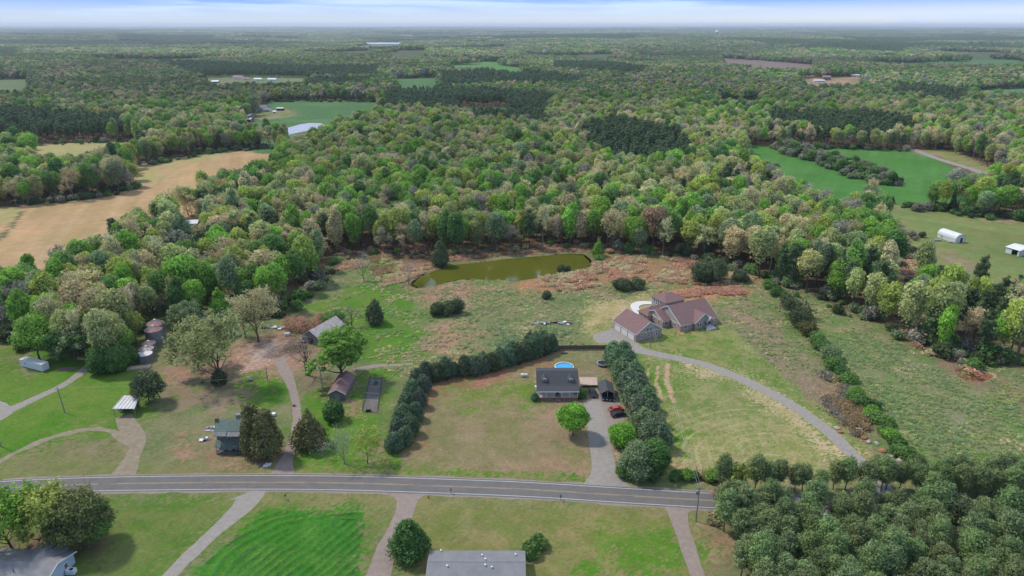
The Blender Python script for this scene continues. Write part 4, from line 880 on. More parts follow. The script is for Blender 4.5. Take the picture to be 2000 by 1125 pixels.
# everything further back: masses nobody could count, instanced on points
def proto_objects(col_name, items):
    c = bpy.data.collections.new(col_name)
    for i, me in enumerate(items):
        o = bpy.data.objects.new('%s_%02d' % (col_name, i), me); c.objects.link(o)
    return c
def join_proto(cm, tm):
    nv = len(cm.vertices); co = np.empty(nv*3, np.float32); cm.vertices.foreach_get('co', co); co = co.reshape(-1, 3)
    o = bpy.data.objects.new('t', cm.copy()); bm = bmesh.new(); bm.from_mesh(cm); n0 = len(bm.faces); bm.from_mesh(tm)
    bm.faces.ensure_lookup_table()
    for f in bm.faces[n0:]: f.material_index = 1
    me = bpy.data.meshes.new('plant'); bm.to_mesh(me); bm.free(); me.materials.append(cm.materials[0]); me.materials.append(tm.materials[0])
    bpy.data.objects.remove(o); return me
def instanced(name, pts, scale, rot, tint, pick, protos, kind='stuff', **tg_):
    col = proto_objects(name+'_kinds', protos)
    z = HZ(pts[:, 0], pts[:, 1]) if pts.shape[1] == 2 else pts[:, 2]
    me = bpy.data.meshes.new(name); me.vertices.add(len(pts)); me.vertices.foreach_set('co', np.c_[pts[:, :2], z].astype(np.float32).ravel())
    for an, tp, d in (('tint', 'FLOAT_VECTOR', tint), ('scl', 'FLOAT_VECTOR', scale if scale.ndim == 2 else np.repeat(scale[:, None], 3, 1)), ('rotz', 'FLOAT', rot), ('pick', 'INT', pick)):
        a = me.attributes.new(an, tp, 'POINT')
        a.data.foreach_set('vector' if tp == 'FLOAT_VECTOR' else 'value', np.asarray(d, np.int32 if tp == 'INT' else np.float32).ravel())
    me.update(); o = link(name, me)
    ng = bpy.data.node_groups.new(name, 'GeometryNodeTree')
    ng.interface.new_socket('Geometry', in_out='INPUT', socket_type='NodeSocketGeometry'); ng.interface.new_socket('Geometry', in_out='OUTPUT', socket_type='NodeSocketGeometry')
    gi = ng.nodes.new('NodeGroupInput'); go = ng.nodes.new('NodeGroupOutput'); ip = ng.nodes.new('GeometryNodeInstanceOnPoints')
    ci = ng.nodes.new('GeometryNodeCollectionInfo'); ci.inputs['Collection'].default_value = col; ci.inputs['Separate Children'].default_value = True; ci.inputs['Reset Children'].default_value = True
    ip.inputs['Pick Instance'].default_value = True
    def attr(nm, tp):
        n = ng.nodes.new('GeometryNodeInputNamedAttribute'); n.data_type = tp; n.inputs['Name'].default_value = nm; return n.outputs['Attribute']
    cx_ = ng.nodes.new('ShaderNodeCombineXYZ'); ng.links.new(attr('rotz', 'FLOAT'), cx_.inputs[2])
    ng.links.new(gi.outputs[0], ip.inputs['Points']); ng.links.new(ci.outputs[0], ip.inputs['Instance']); ng.links.new(attr('pick', 'INT'), ip.inputs['Instance Index'])
    ng.links.new(cx_.outputs[0], ip.inputs['Rotation']); ng.links.new(attr('scl', 'FLOAT_VECTOR'), ip.inputs['Scale']); ng.links.new(ip.outputs[0], go.inputs[0])
    md = o.modifiers.new('scatter', 'NODES'); md.node_group = ng
    return tag(o, kind=kind, **tg_)
FULL = [join_proto(c, t) for k in KN for c, t in PROTO[k]]; off = {}; a = 0
for k in KN: off[k] = (a, len(PROTO[k])); a += len(PROTO[k])
rest = ~used
def pick_of(kind, g): return np.array([off[KN[k]][0]+int(g.integers(off[KN[k]][1])) for k in kind])
mB = rest & (kindA < 2); mP = rest & (kindA >= 2)
S3 = np.c_[sA*aspA, sA*aspA, sA*hA]
instanced('broadleaf_wood', pA[mB], S3[mB], rA[mB], tintA[mB], pick_of(kindA[mB], gA), FULL, label='dense spring wood of green and tan broadleaf trees stretching back from the pond', cat='woodland')
# understorey along every clearing edge so that trunks stand in scrub
# tier two and three: coarser crowns, then clumps of crowns
def lod(kind, i, nl, ls, **kw):
    L = {'b': lambda: broad_lobes(80+i, 5.2, 15, 3, 7), 'p': lambda: pine_lobes(80+i, 3.4, 15, 4, 9)}[kind]()
    v, f, lv = crown_arrays(L, nl, ls, i, **kw); return crown_mesh('plant', v, f, lv, [M['leaf' if kind == 'b' else 'needle']])
LOD1 = [lod('b', i, 320, 1.4, core=.8, ragged=.3) for i in range(4)]+[lod('p', i, 260, 1.2, core=.8, ragged=.4) for i in range(3)]
def clump(i, n, w, rc, kind='b'):
    g = np.random.default_rng(200+i); L = []
    for _ in range(n):
        a, q = g.random()*6.28, math.sqrt(g.random())*w; h = (9+5*g.random()); r = rc*(.7+.6*g.random()); L.append((math.cos(a)*q, math.sin(a)*q, h-r*.6, r, r*.85))
        if kind == 'b': L.append((math.cos(a)*q+g.normal(), math.sin(a)*q+g.normal(), h*.4, r, h*.4))
    v, f, lv = crown_arrays(L, n*26, rc*.5, i, core=.92, ragged=.25); lv[n*26*4:] = .5
    return crown_mesh('plant', v, f, lv, [M['leaf' if kind == 'b' else 'needle']])
CL = [clump(i, 8, 11, 4.6) for i in range(4)]+[clump(10+i, 12, 11, 3.2, 'p') for i in range(2)]
BIG = [clump(20+i, 26, 36, 6.5) for i in range(3)]+[clump(30+i, 34, 36, 5, 'p') for i in range(2)]
def tier(r0, r1, sp, seed, nb, np_, thin=0.0):
    p = scatter(r0, r1, sp, seed); p = p[~is_clear(p[:, 0], p[:, 1], 6)]
    r = np.hypot(p[:, 0], p[:, 1]); gap = fbm(p[:, 0], p[:, 1], 500, 33, 3)
    open_ = (gap > .655) & (r > 2300); p = p[~open_]
    isp, bud, tint, ki, _ = pick_tints(p[:, 0], p[:, 1], seed+3); g = np.random.default_rng(seed+4)
    pk = np.where(isp, nb+g.integers(0, np_, len(p)), g.integers(0, nb, len(p))); return p, .9+.45*g.random(len(p)), g.random(len(p))*6.28, tint, pk, isp
ta = tier(1050, 2600, 9.5, 21, 4, 3); tb = tier(2600, 7500, 22, 22, 4, 2); tcf = tier(7500, 40000, 78, 23, 3, 2)
def cat3(sel):
    P_, S_, R_, T_, K_ = [], [], [], [], []
    o_ = [0, len(LOD1), len(LOD1)+len(CL)]
    for (p, s, r, t, k, isp), oo in zip((ta, tb, tcf), o_):
        m = isp if sel else ~isp
        P_.append(p[m]); S_.append(s[m]); R_.append(r[m]); T_.append(t[m]); K_.append(k[m]+oo)
    return [np.concatenate(q) for q in (P_, S_, R_, T_, K_)]
ALL = LOD1+CL+BIG
q = cat3(False)
# smooth the far tints so single clumps do not sparkle
instanced('far_broadleaf_wood', q[0], q[1], q[2], q[3], q[4], ALL, label='hazy grey-green woodland rolling away to the horizon', cat='woodland')
# near pine plantation: every tree its own object
def pine_area(pl, sp, seed):
    pl = poly(pl); g = np.random.default_rng(seed); x0, y0 = pl.min(0); x1, y1 = pl.max(0); r = []
    yy = y0
    while yy < y1:
        xx = x0+(sp/2 if int(yy/sp) % 2 else 0)
        while xx < x1: r.append((xx+(g.random()-.5)*sp*.7, yy+(g.random()-.5)*sp*.7)); xx += sp
        yy += sp*.87
    r = np.array(r); return r[inside(pl, r[:, 0], r[:, 1])]
NPP = []
for i in range(6):
    R = [2.5, 2.8, 2.2, 2.6, 2.9, 2.3][i]; H = [10, 9.6, 8.6, 11, 10.2, 9.2][i]; s, _ = limbs(400+i, H, .16, H*.88, R*.7, 6, .35, 1)
    v, f, lv = crown_arrays(pine_lobes(400+i, R, H, H*.30, 24), 5600, .40, 400+i, core=.42, ragged=.95, asp=.3, keep=.5)
    tv, tq = tubes_np(s); NPP.append((crown_mesh('crown', v, f, lv, [M['needle']]), mesh_np('trunk', tv, tq, [M['bark']], True)))
pn = np.concatenate([pine_area([(1405,952),(1560,949),(1800,944),(2150,938),(2300,985),(2100,990),(1720,974),(1400,962)], 3.5, 1), pine_area([(1402,1008),(1720,1022),(2300,1052),(2300,1260),(1520,1260),(1452,1150),(1412,1060)], 4.7, 2)])
g = np.random.default_rng(5); pn = pn[np.abs(pn[:, 0]) < pn[:, 1]*.69+38]; pn = pn[np.argsort(np.hypot(pn[:, 0], pn[:, 1]))]; pn, pn_rest = pn[:256], pn[256:]; print('PINES', len(pn), len(pn_rest))
q = cat3(True); nP = int(mP.sum()); nr = len(pn_rest); NPJ = [join_proto(c_, t_) for c_, t_ in NPP]; gp = np.random.default_rng(15)
q = [np.concatenate([a_, b_]) for a_, b_ in zip(q, [pn_rest, (.88+.26*gp.random(nr)), gp.random(nr)*6.28, np.array(T['pinelight'])*(.8+.45*gp.random(nr))[:, None], len(ALL)+gp.integers(0, 6, nr)])]; ALL = ALL+NPJ
instanced('pine_wood', np.concatenate([pA[mP], q[0]]), np.concatenate([sA[mP], q[1]]), np.concatenate([rA[mP], q[2]]), np.concatenate([tintA[mP], q[3]]),
          np.concatenate([pick_of(kindA[mP], gA), q[4]+len(FULL)]), FULL+ALL, label='dark blocks of pine plantation among the paler distant woods', cat='woodland')
print('TREES', len(pA), NB, NP_, len(ta[0]), len(tb[0]), len(tcf[0]))
# ------------------------------------------------------------------ trees and shrubs standing on their own
tree('broadleaf_tree', (432,750), 21, 8.6, 'pale', 'loose', 'tallest pale yellow-green tree in the farmyard, ivy-clad at its foot, left of the clay patches', nl=5200, ls=.5, nb=13, start=.12, clump=.22, lcore=.25)
tree('ivy_clump', (429,752), 6.5, 2.6, 'cedar', 'dome', 'dark ivy mound smothering the foot of the tallest pale farmyard tree', 'ivy', nl=1600, ls=.4)
tree('broadleaf_tree', (388,722), 16, 6.6, 'pale', 'loose', 'broad pale green tree just left of and behind the tallest farmyard tree', nl=4200, nb=12, start=.12, clump=.25)
tree('budding_tree', (505,668), 17, 8.2, 'tan', 'loose', 'wide tan budding tree rising from the pinkish bare ground of the farmyard', nl=3800, ls=.42, nb=12, start=.25, clump=.2, lcore=0)
tree('budding_tree', (480,660), 12, 5, 'pale', 'loose', 'smaller pale budding tree beside the scrap at the back of the farmyard', nl=2200, ls=.42, nb=9, lcore=0)
tree('bare_tree', (601,732), 14, 4.2, 'twig', 'bare', 'gnarled leafless dark tree beside the farm lane, left of the spreading green tree', nl=260, ls=.3, tr=.62, nb=10, start=.3)
tree('broadleaf_tree', (668,744), 14.5, 6.6, 'fresh', 'loose', 'spreading bright green tree with low forking limbs behind the maroon barn', nl=9500, ls=.42, nb=20, start=.25, clump=.33, lcore=.5, tr=.6)
tree('broadleaf_tree', (652,821), 7.6, 3.6, 'deep', 'dome', 'compact dark green tree at the near end of the maroon barn', nl=3000, ls=.42, z0=1.5)
tree('cypress_tree', (500,886), 15.5, 3.7, 'olive', 'cone', 'left and browner of the paired tall cypresses hiding the end of the ruined house', nl=5200, ls=.42, mat='needle', top=.42, p=.6, n=16, z0=.6)
tree('cypress_tree', (524,893), 14.5, 4.2, 'olive', 'cone', 'right and broader of the paired tall cypresses by the ruined house', nl=5200, ls=.42, mat='needle', top=.4, p=.55, n=15, z0=1.4)
tree('cypress_tree', (606,872), 11.5, 4.9, 'olive', 'cone', 'dark olive pyramid-shaped conifer right of the farm lane', nl=5200, ls=.42, mat='needle', top=.12, p=.75, n=14)
tree('bare_tree', (672,906), 7.6, 4.6, 'twig', 'bare', 'pale leafless spreading tree in the grass just above the road', nl=420, ls=.25, bark='palebark', tr=.22, nb=14, start=.2)
tree('bare_tree', (630,893), 3.2, 2.4, 'twig', 'bare', 'low pale leafless shrub left of the leafless roadside tree', cat='shrub', nl=160, ls=.2, bark='palebark', tr=.1, nb=9, start=.1)
tree('young_tree', (718,905), 9.2, 3.7, 'yellow', 'loose', 'thin yellow-green young tree just above the road, left of the evergreen row', nl=1500, ls=.35, tr=.16, nb=10, lcore=0, clump=.25)
tree('holly_tree', (801,1086), 9.6, 4.3, 'deep', 'cone', 'dark evergreen tree beside the drive left of the long grey roof', nl=5200, ls=.42, top=.25, p=.6, n=10)
tree('shrub', (1036,1085), 3.6, 2.5, 'mid', 'dome', 'lower half of the fresh green shrub pair at the end of the long grey roof', nl=1500, ls=.36, cat='shrub')
tree('shrub', (1050,1068), 3.4, 2.3, 'mid', 'dome', 'upper shrub of the fresh green pair at the end of the long grey roof', nl=1500, ls=.36, cat='shrub')
tree('broadleaf_tree', (1119,850), 10.4, 5.3, 'lime', 'broad', 'rounded bright green tree on the lawn in front of the porch house', nl=6000, ls=.42, z0=1.6, n=24, ragged=.25)
tree('broadleaf_tree', (1216,872), 8.6, 4.3, 'lime', 'dome', 'rounded lime green tree below the parked red car', nl=4500, ls=.4, n=18)
tree('evergreen_tree', (1243,928), 11.5, 5.2, 'sage', 'dome', 'big olive-green bush-like tree at the corner by the road, left half', nl=6000, ls=.42, n=22)
tree('evergreen_tree', (1275,924), 11.5, 5.2, 'deep', 'dome', 'big darker tree at the corner by the road, right half of the pair', nl=6000, ls=.42, n=22)
tree('shrub', (1222,930), 4.2, 3.3, 'mid', 'dome', 'low green shrub at the left foot of the big corner trees', nl=2000, ls=.36, cat='shrub')
tree('juniper_tree', (293,786), 11, 4.9, 'cedar', 'broad', 'dark ragged juniper leaning over the striped open shed', nl=4800, ls=.45, mat='needle', z0=.6, n=18, ragged=.65, core=.5)
tree('broadleaf_tree', (28,1078), 14, 6.2, 'fresh', 'loose', 'thin fresh green tree at the left edge above the pale blue house', nl=4200, nb=12, clump=.26, lcore=0)
tree('broadleaf_tree', (100,1068), 11.5, 5.8, 'yellow', 'loose', 'yellow-green tree wedged between the left edge tree and the reddish one', nl=4200, nb=12, start=.12, clump=.3)
tree('broadleaf_tree', (166,1066), 14.2, 7.6, 'redgreen', 'broad', 'big reddish-green rounded tree above the pale blue house', nl=9000, ls=.45, z0=1.5, n=26)
tree('broadleaf_tree', (188,1058), 11.5, 5, 'mid', 'broad', 'dark green right shoulder of the reddish tree group above the pale blue house', nl=5000, ls=.45, z0=1.2, n=18)
# pond margin and rough meadow
tree('cedar_tree', (861,519), 12.5, 4.2, 'cedar', 'cone', 'dark shaggy cedar at the left end of the pond dam under the wood edge', nl=3200, ls=.5, mat='needle', top=.3, p=.5)
tree('bare_tree', (711,549), 11, 4.8, 'twig', 'bare', 'grey leafless tree in the green meadow left of the pond', nl=380, ls=.3, nb=12, start=.15, bark='palebark')
tree('bare_tree', (798,554), 8.2, 3.6, 'twig', 'bare', 'small grey leafless tree at the left tip of the pond', nl=380, ls=.3, nb=12, start=.12, bark='palebark')
tree('cedar_tree', (733,632), 10, 3.7, 'cedar', 'cone', 'lone dark cedar in the meadow between the farmyard and the pond', nl=3400, ls=.45, mat='needle', top=.3, p=.6)
for q, (px, py, H, R, lab) in enumerate([(856,615,6.4,3.7,'left bush of the dark cedar clump in mid meadow'), (875,614,6.8,3.5,'middle bush of the dark cedar clump in mid meadow'), (893,611,7.6,3.5,'right and tallest bush of the dark cedar clump in mid meadow')]):
    tree('cedar_bush', (px, py), H, R, 'cedar', 'dome', lab, 'shrub', 'dark cedar bushes of the meadow', nl=2600, ls=.42, mat='needle')
tree('cedar_bush', (1068,583), 4.2, 2.3, 'cedar', 'dome', 'single round cedar bush in the meadow below the pond', 'shrub', 'dark cedar bushes of the meadow', nl=1500, ls=.36, mat='needle')
tree('cedar_bush', (1096,530), 4.2, 2.2, 'cedar', 'dome', 'larger dark bush at the near edge of the pond', 'shrub', 'dark cedar bushes of the meadow', nl=1500, ls=.36, mat='needle')
tree('cedar_bush', (1109,529), 3.0, 1.7, 'cedar', 'dome', 'smaller dark bush at the near edge of the pond', 'shrub', 'dark cedar bushes of the meadow', nl=1100, ls=.36, mat='needle')
tree('cedar_bush', (1214,566), 6.2, 4.3, 'cedar', 'dome', 'left and bigger bush of the dark pair behind the concrete walk', 'shrub', 'dark cedar bushes of the meadow', nl=2600, ls=.42, mat='needle')
tree('cedar_bush', (1243,563), 4.8, 4.4, 'cedar', 'dome', 'right and flatter bush of the dark pair behind the concrete walk', 'shrub', 'dark cedar bushes of the meadow', nl=2400, ls=.42, mat='needle')
tree('cedar_tree', (1367,550), 11.5, 5.6, 'cedar', 'dome', 'left half of the big dark cedar mass behind the brick house', nl=4500, ls=.45, mat='needle')
tree('cedar_tree', (1397,549), 12.5, 5.9, 'cedar', 'dome', 'right half of the big dark cedar mass behind the brick house', nl=4500, ls=.45, mat='needle')
tree('cedar_bush', (1447,549), 6.6, 4.4, 'cedar', 'dome', 'round dark cedar right of the big cedar mass', 'shrub', 'dark cedar bushes of the meadow', nl=2600, ls=.42, mat='needle')
tree('young_tree', (1168,500), 9, 3.2, 'fresh', 'cone', 'bright green young tree alone at the right end of the pond', nl=1800, ls=.45)
tree('shrub', (1171,508), 3.4, 3.4, 'mid', 'dome', 'low green thicket beside the right end of the pond', cat='shrub', nl=1400, ls=.4)
tree('shrub', (655,633), 6.4, 5.2, 'mid', 'dome', 'green bush behind the collapsing pale roof', cat='shrub', nl=2600, ls=.4)
tree('bare_tree', (688,640), 8.5, 3, 'twig', 'bare', 'dark snag with a rusty trunk right of the pale roof', nl=200, ls=.3, nb=6, tr=.45)
for px, py, H, R, lab in [(575,640,5.4,5.2,'left half of the rusty brown thicket behind the farmyard'), (600,645,5.6,5.6,'right half of the rusty brown thicket behind the farmyard'), (633,628,4.4,3,'small rusty bush beside the pale roof')]:
    tree('thicket', (px, py), H, R, 'rustbush', 'dome', lab, 'shrub', nl=2200, ls=.34, core=.25, ragged=.85)
# dark trees between the gravel lane and the grain bins
for px, py, H, R, tn, kd, lab in [(205,728,12,5.6,'deep','dome','dark leafy tree at the bend of the gravel lane'), (232,724,11,5.2,'mid','dome','mid green tree left of the shortest grain bins'), (252,712,8,4,'deep','dome','ivy-covered bush touching the shortest grain bin'),
     (245,700,12,4.6,'fresh','broad','fresh green tree behind the short grain bins'), (262,668,13,4.8,'yellow','broad','yellow-green tree left of the tall grain bins'), (222,690,10,3.2,'yellow','cone','slim lime green shrub beside the gravel lane'),
     (78,702,16,7.2,'fresh','broad','large rounded fresh green tree behind the white container'), (120,706,12,5,'deep','broad','dark green tree at the right end of the white container'), (150,708,10,4.8,'sage','loose','grey-green thin tree right of the white container'), (170,705,13,4.2,'mid','loose','thin mid green tree at the top of the gravel lane'),
     (433,617,12,5,'lime','cone','vivid green oval tree at the wood edge above the farmyard'), (368,650,10,5,'sage','loose','grey-green budding tree at the wood edge behind the farmyard')]:
    tree('broadleaf_tree', (px, py), H, R, tn, kd, lab, nl=3800, ls=.5)
# clipped-looking rows of dense evergreens, copied tree by tree
HP = []
for i in range(4):
    s, _ = limbs(300+i, 6, .14, 4, .7, 3, .3, 0); lob = cone_lobes(300+i, 2.7, [6.6, 7.4, 7.0, 7.8][i], .2, 12, .3, .42)
    v, f, lv = crown_arrays(lob, 4200, .5, 300+i, core=.62, ragged=.62, asp=.42)
    tv, tq = tubes_np(s); HP.append((crown_mesh('crown', v, f, lv, [M['needle']]), mesh_np('trunk', tv, tq, [M['bark']], True)))
def row_tree(px, py, sc, tint, label, group, name='row_evergreen', i=0):
    g = np.random.default_rng(int(px*7+py)); x, y = P(px, py)
    r = empty(name, (x, y, 0), g.random()*6.28, label, 'tree', group, sc*(.95+.1*g.random())); cm, tm = HP[i % 4]
    c = link('crown', cm, r); c['tint'] = tuple(float(q*(.88+.24*g.random())) for q in T[tint]); link('trunk', tm, r)
A_ = [(770,880,.98),(792,868,.9),(779,852,1.02),(803,848,.9),(787,828,1.05),(812,820,.92),(795,802,1.02),(819,795,.95),(806,776,1.0),(828,766,.92),(815,752,.95),(832,744,1.0)]
B_ = [(852,742,1.0),(872,736,1.05),(886,733,.8),(908,732,.95),(925,730,1.02),(943,726,1.0),(960,722,1.02),(977,717,1.02),(994,712,1.05),(1011,706,1.08),(1028,700,1.1),(1045,695,1.15),(1062,690,1.15),(1076,685,1.0),(1000,700,1.0),(1035,688,1.05),(1060,680,1.1)]
C_ = [(1198,705,1.05),(1216,712,1.1),(1204,722,1.1),(1226,732,1.1),(1214,744,1.15),(1238,754,1.1),(1226,768,1.15),(1250,776,1.05),(1236,792,1.15),(1262,802,1.05),(1248,818,1.15),(1270,828,1.0),(1256,846,1.15),(1282,850,1.0),(1268,866,1.05),(1290,876,.95)]
ordn = ['first', 'second', 'third', 'fourth', 'fifth', 'sixth', 'seventh', 'eighth', 'ninth', 'tenth', 'eleventh', 'twelfth', 'thirteenth', 'fourteenth', 'fifteenth', 'sixteenth', 'seventeenth']
for i, (x, y, s_) in enumerate(A_): row_tree(x, y, s_*.92, 'hedge', '%s evergreen from the road in the double row left of the porch house lawn' % ordn[i], 'evergreen row on the left of the lawn', i=i)
for i, (x, y, s_) in enumerate(B_): row_tree(x, y, s_*.95, 'hedge' if i % 3 else 'cedar', '%s evergreen from the left in the curved row behind the lawn' % ordn[i], 'curved evergreen row behind the lawn', i=i)
for i, (x, y, s_) in enumerate(C_): row_tree(x, y, s_*1.05, 'hedgelight', '%s evergreen from the board fence in the row along the estate lot' % ordn[i], 'evergreen row along the estate lot', i=i)
tree('shrub', (1045,782), 2.8, 1.3, 'hedge', 'cone', 'narrow conical evergreen at the left corner of the porch', cat='shrub', nl=900, ls=.3, mat='needle')
tree('shrub', (1137,777), 3.4, 2.3, 'deep', 'dome', 'dark shrub at the right corner of the porch', cat='shrub', nl=1200, ls=.3)
g = np.random.default_rng(5)
roadY = P(1700, 995)[1]
for (x, y) in pn:
    cm, tm = NPP[int(g.integers(6))]; s_ = .88+.27*g.random(); north = y > roadY-(x-40)*.05+2
    sz = 'tall ' if s_ > 1.06 else ('short ' if s_ < .95 else ''); west = x < 58
    s_ *= .84 if north else (1.08 if y > roadY-9 else 1.0)
    colw = ['at its left end', 'left of its middle', 'in its middle', 'right of its middle', 'at its far right'][int(np.clip((x/y-.38)/.11, 0, 4.9))]
    roww = ('back' if y > roadY+5-(x-40)*.05 else 'front') if north else ['bottom', 'lower', 'middle', 'upper', 'roadside'][int(np.clip((y-115)/5, 0, 4.9))]
    r = empty('pine_tree', (x, y, 0), g.random()*6.28, sz+'dark pine, '+roww+(' row of strip above road, ' if north else ' rows of plantation below road, ')+colw, 'tree', 'pines of the roadside plantation', s_)
    tn_ = np.array(T['pinelight'])*(.8+.45*g.random())*(1+(g.random(3)-.5)*.15)
    c = link('crown', cm, r); c['tint'] = tuple(float(q) for q in tn_); link('trunk', tm, r)
tree('young_tree', (1437,969), 8.2, 3.0, 'yellow', 'loose', 'golden-yellow young tree at the left end of the roadside pines', nl=1500, ls=.36, lcore=.3)
tree('young_tree', (1413,1006), 8, 2.4, 'rustbush', 'loose', 'orange-brown young tree at the road edge against the pines', nl=1300, ls=.36, lcore=.2)
tree('shrub', (1390,1018), 2.4, 2.2, 'tan', 'dome', 'low tan brush by the foot of the roadside utility pole', cat='shrub', nl=600, ls=.3)
# brush along the front fence of the estate lot
for i, (px, py, R) in enumerate([(1322,935,2.0),(1338,934,2.3),(1358,935,1.6),(1378,936,1.8),(1392,938,2.6),(1407,938,2.0)]):
    tree('shrub', (px, py), R*1.3, R, ['mid','fresh','deep','russet','fresh','mid'][i], 'dome', '%s green bush from the left along the front fence of the estate lot' % ordn[i], 'shrub', 'bushes along the front fence', nl=900, ls=.34)
# diagonal hedgerow down the right of the estate lot
hr = [(1502,566,4,3.2,'mid'),(1520,578,4,3.2,'deep'),(1535,600,7,3.6,'cedar'),(1552,620,9,4.2,'cedar'),(1566,640,9,4.4,'cedar'),(1580,652,8,3.8,'olive'),(1592,668,4.6,3,'mid'),(1606,686,4.6,3.3,'deep'),(1618,702,5,3.4,'sage'),(1630,716,4.6,3.2,'mid'),
      (1643,736,4.4,3.2,'deep'),(1655,752,3.6,2.8,'mid'),(1667,766,3.4,2.6,'fresh'),(1680,782,3.4,2.6,'mid'),(1692,798,3.6,2.7,'deep'),(1704,812,3.0,2.4,'fresh'),(1716,828,3.2,2.5,'mid'),(1728,842,3.0,2.5,'mid'),(1740,858,2.8,2.4,'fresh'),(1751,872,2.8,2.4,'deep'),(1763,887,3.0,2.4,'mid'),(1776,902,3,2.5,'mid')]
for i, (px, py, H, R, tn) in enumerate(hr):
    k = 'dark cedar-like' if tn in ('cedar', 'olive') else {'mid': 'mid green', 'deep': 'deep green', 'sage': 'grey-green', 'fresh': 'fresh green'}[tn]
    jg = np.random.default_rng(i+900)
    tree('shrub', (px+jg.normal()*3, py+jg.normal()*2), H*(.75+.5*jg.random()), R*(.8+.45*jg.random()), tn, 'dome', '%s shrub number %s from the top of the diagonal hedgerow' % (k, ordn[i] if i < 17 else ['eighteenth','nineteenth','twentieth','twenty-first','twenty-second'][i-17]), 'shrub', 'shrubs of the diagonal hedgerow', nl=1700, ls=.42, n=10, ragged=.6, core=.5, stretch=(1+.5*jg.random(), 1, 1))
# hedgerow inside the emerald field, and brush under it, from copies of the wood trees
hx = [(1528,293),(1540,298),(1552,301),(1562,306),(1572,308),(1582,313),(1592,315),(1602,320),(1612,321),(1622,327),(1632,328),(1642,333),(1652,334),(1662,339),(1672,340),(1682,346),(1692,346),(1702,352),(1712,352),(1722,357),(1732,358),(1740,361),
      (1600,309),(1614,313),(1628,317),(1642,321),(1656,325),(1670,329),(1684,333),(1698,338),(1712,343),(1724,349),(1736,354),(1745,359)]
for i, (px, py) in enumerate(hx):
    x, y = P(px, py); k = 'budding' if i % 3 == 1 else 'broadleaf'; cm, tm = PROTO[k][i % len(PROTO[k])]; s_ = .62+.3*((i*37) % 10)/10+(.3 if i < 5 else 0); f_ = i/22 if i < 22 else (i-22)/12
    r = empty('hedgerow_tree', (x, y, 0), i*1.3, '%s %s tree%s at the %s of the hedgerow crossing the emerald field' % (['low', 'middling', 'taller'][min(2, int((s_-.6)/.15))], ['dusky green', 'grey bare', 'mid green'][i % 3], '' if i < 22 else ' behind', ['far left', 'left', 'middle', 'right', 'near end'][min(4, int(f_*5))]), 'tree', 'hedgerow trees in the emerald field', (s_*1.15, s_*1.15, s_*.72))
    c = link('crown', cm, r); c['tint'] = T[['deep', 'grey', 'mid'][i % 3]]; link('trunk', tm, r)
for px, py, H, R, tn, lab in [(1640,584,19,7.6,'fresh','big dense fresh green tree at the head of the sloping meadow'), (1700,560,17,6.8,'lime','bright lime green tree left of the power line cut'), (1712,598,15,6.0,'fresh','lower fresh green tree at the left rim of the power line cut'), (1555,552,13,5.6,'sage','grey-green tree above the top of the diagonal hedgerow'), (1830,650,14,6.4,'lime','lime green tree right of the power line cut'), (1955,640,16,7,'fresh','fresh green tree near the right frame edge below the pasture')]:
    tree('broadleaf_tree', (px, py), H, R, tn, 'broad', lab, nl=5200, ls=.5, z0=1.5, n=22)
for i, (px, py) in enumerate([(1684,400),(1698,402),(1714,403),(1728,404),(1742,398)]):
    x, y = P(px, py); cm, tm = PROTO['cedar'][i % 3]; r = empty('cedar_bush', (x, y, 0), i, '%s from the left of the low dark cedars below the emerald field' % ordn[i], 'shrub', 'low dark cedars below the emerald field', (.95, .95, .62))
    c = link('crown', cm, r); c['tint'] = T['cedar']; link('trunk', tm, r)
# small young growth in the power line cut and the wood skirts: uncountable scrub
g = np.random.default_rng(77); pts = []; tn = []; sc = []
def skirt(a, b, n, w, tints, s0, s1):
    A, B = np.array(P(*a)), np.array(P(*b))
    for _ in range(n):
        t = g.random(); q = A*(1-t)+B*t+g.normal(size=2)*w; pts.append(q); tn.append(np.array(T[tints[int(g.integers(len(tints)))]])*(.8+.4*g.random())); s_ = s0+(s1-s0)*g.random(); sc.append((s_*1.2, s_*1.2, s_*(.6+.5*g.random())))
edge = [(300,632),(360,652),(410,630),(470,620),(540,612),(580,588),(612,560),(640,530),(652,503),(700,497),(790,500),(860,497),(960,491),(1050,484),(1130,480),(1200,490),(1330,498),(1400,508),(1470,532),(1520,553),(1570,570),(1640,596),(1700,625),(1752,650)]
for a, b in zip(edge[:-1], edge[1:]):
    brown = 640 < a[0] < 1200
    skirt(a, b, 9, 3.2, ['tan', 'grey', 'rustbush', 'mid'] if brown else ['mid', 'deep', 'sage', 'grey', 'cedar'], .10, .30 if brown else .42)
skirt((1796,640), (1850,690), 16, 4, ['mid', 'deep', 'grey', 'cedar'], .2, .45); skirt((1850,690), (2000,718), 26, 4, ['mid', 'deep', 'grey', 'cedar'], .2, .5)
skirt((1730,450), (1760,640), 50, 7, ['rustbush', 'tan', 'mid', 'grey', 'buff'], .07, .2); skirt((1745,450), (1775,640), 26, 8, ['mid', 'grey', 'cedar'], .1, .3)
skirt((1528,294), (1745,362), 110, 7, ['deep', 'grey', 'mid', 'sage'], .3, .6); skirt((1640,325), (1745,358), 60, 7, ['deep', 'grey', 'mid', 'sage'], .3, .6); skirt((0,640), (180,705), 14, 5, ['deep', 'mid', 'cedar'], .2, .45)
for a, b in [((60,398),(150,389)),((150,389),(262,368)),((262,326),(430,296)),((430,296),(545,288)),((58,284),(275,275))]: skirt(a, b, 30, 4, ['cedar', 'deep', 'grey', 'mid'], .15, .4)
for a, b in [((1530,287),(1768,294)),((1770,404),(1920,424)),((1920,424),(2200,440)),((525,199),(737,199))]: skirt(a, b, 34, 4, ['cedar', 'deep', 'grey', 'mid'], .2, .5)
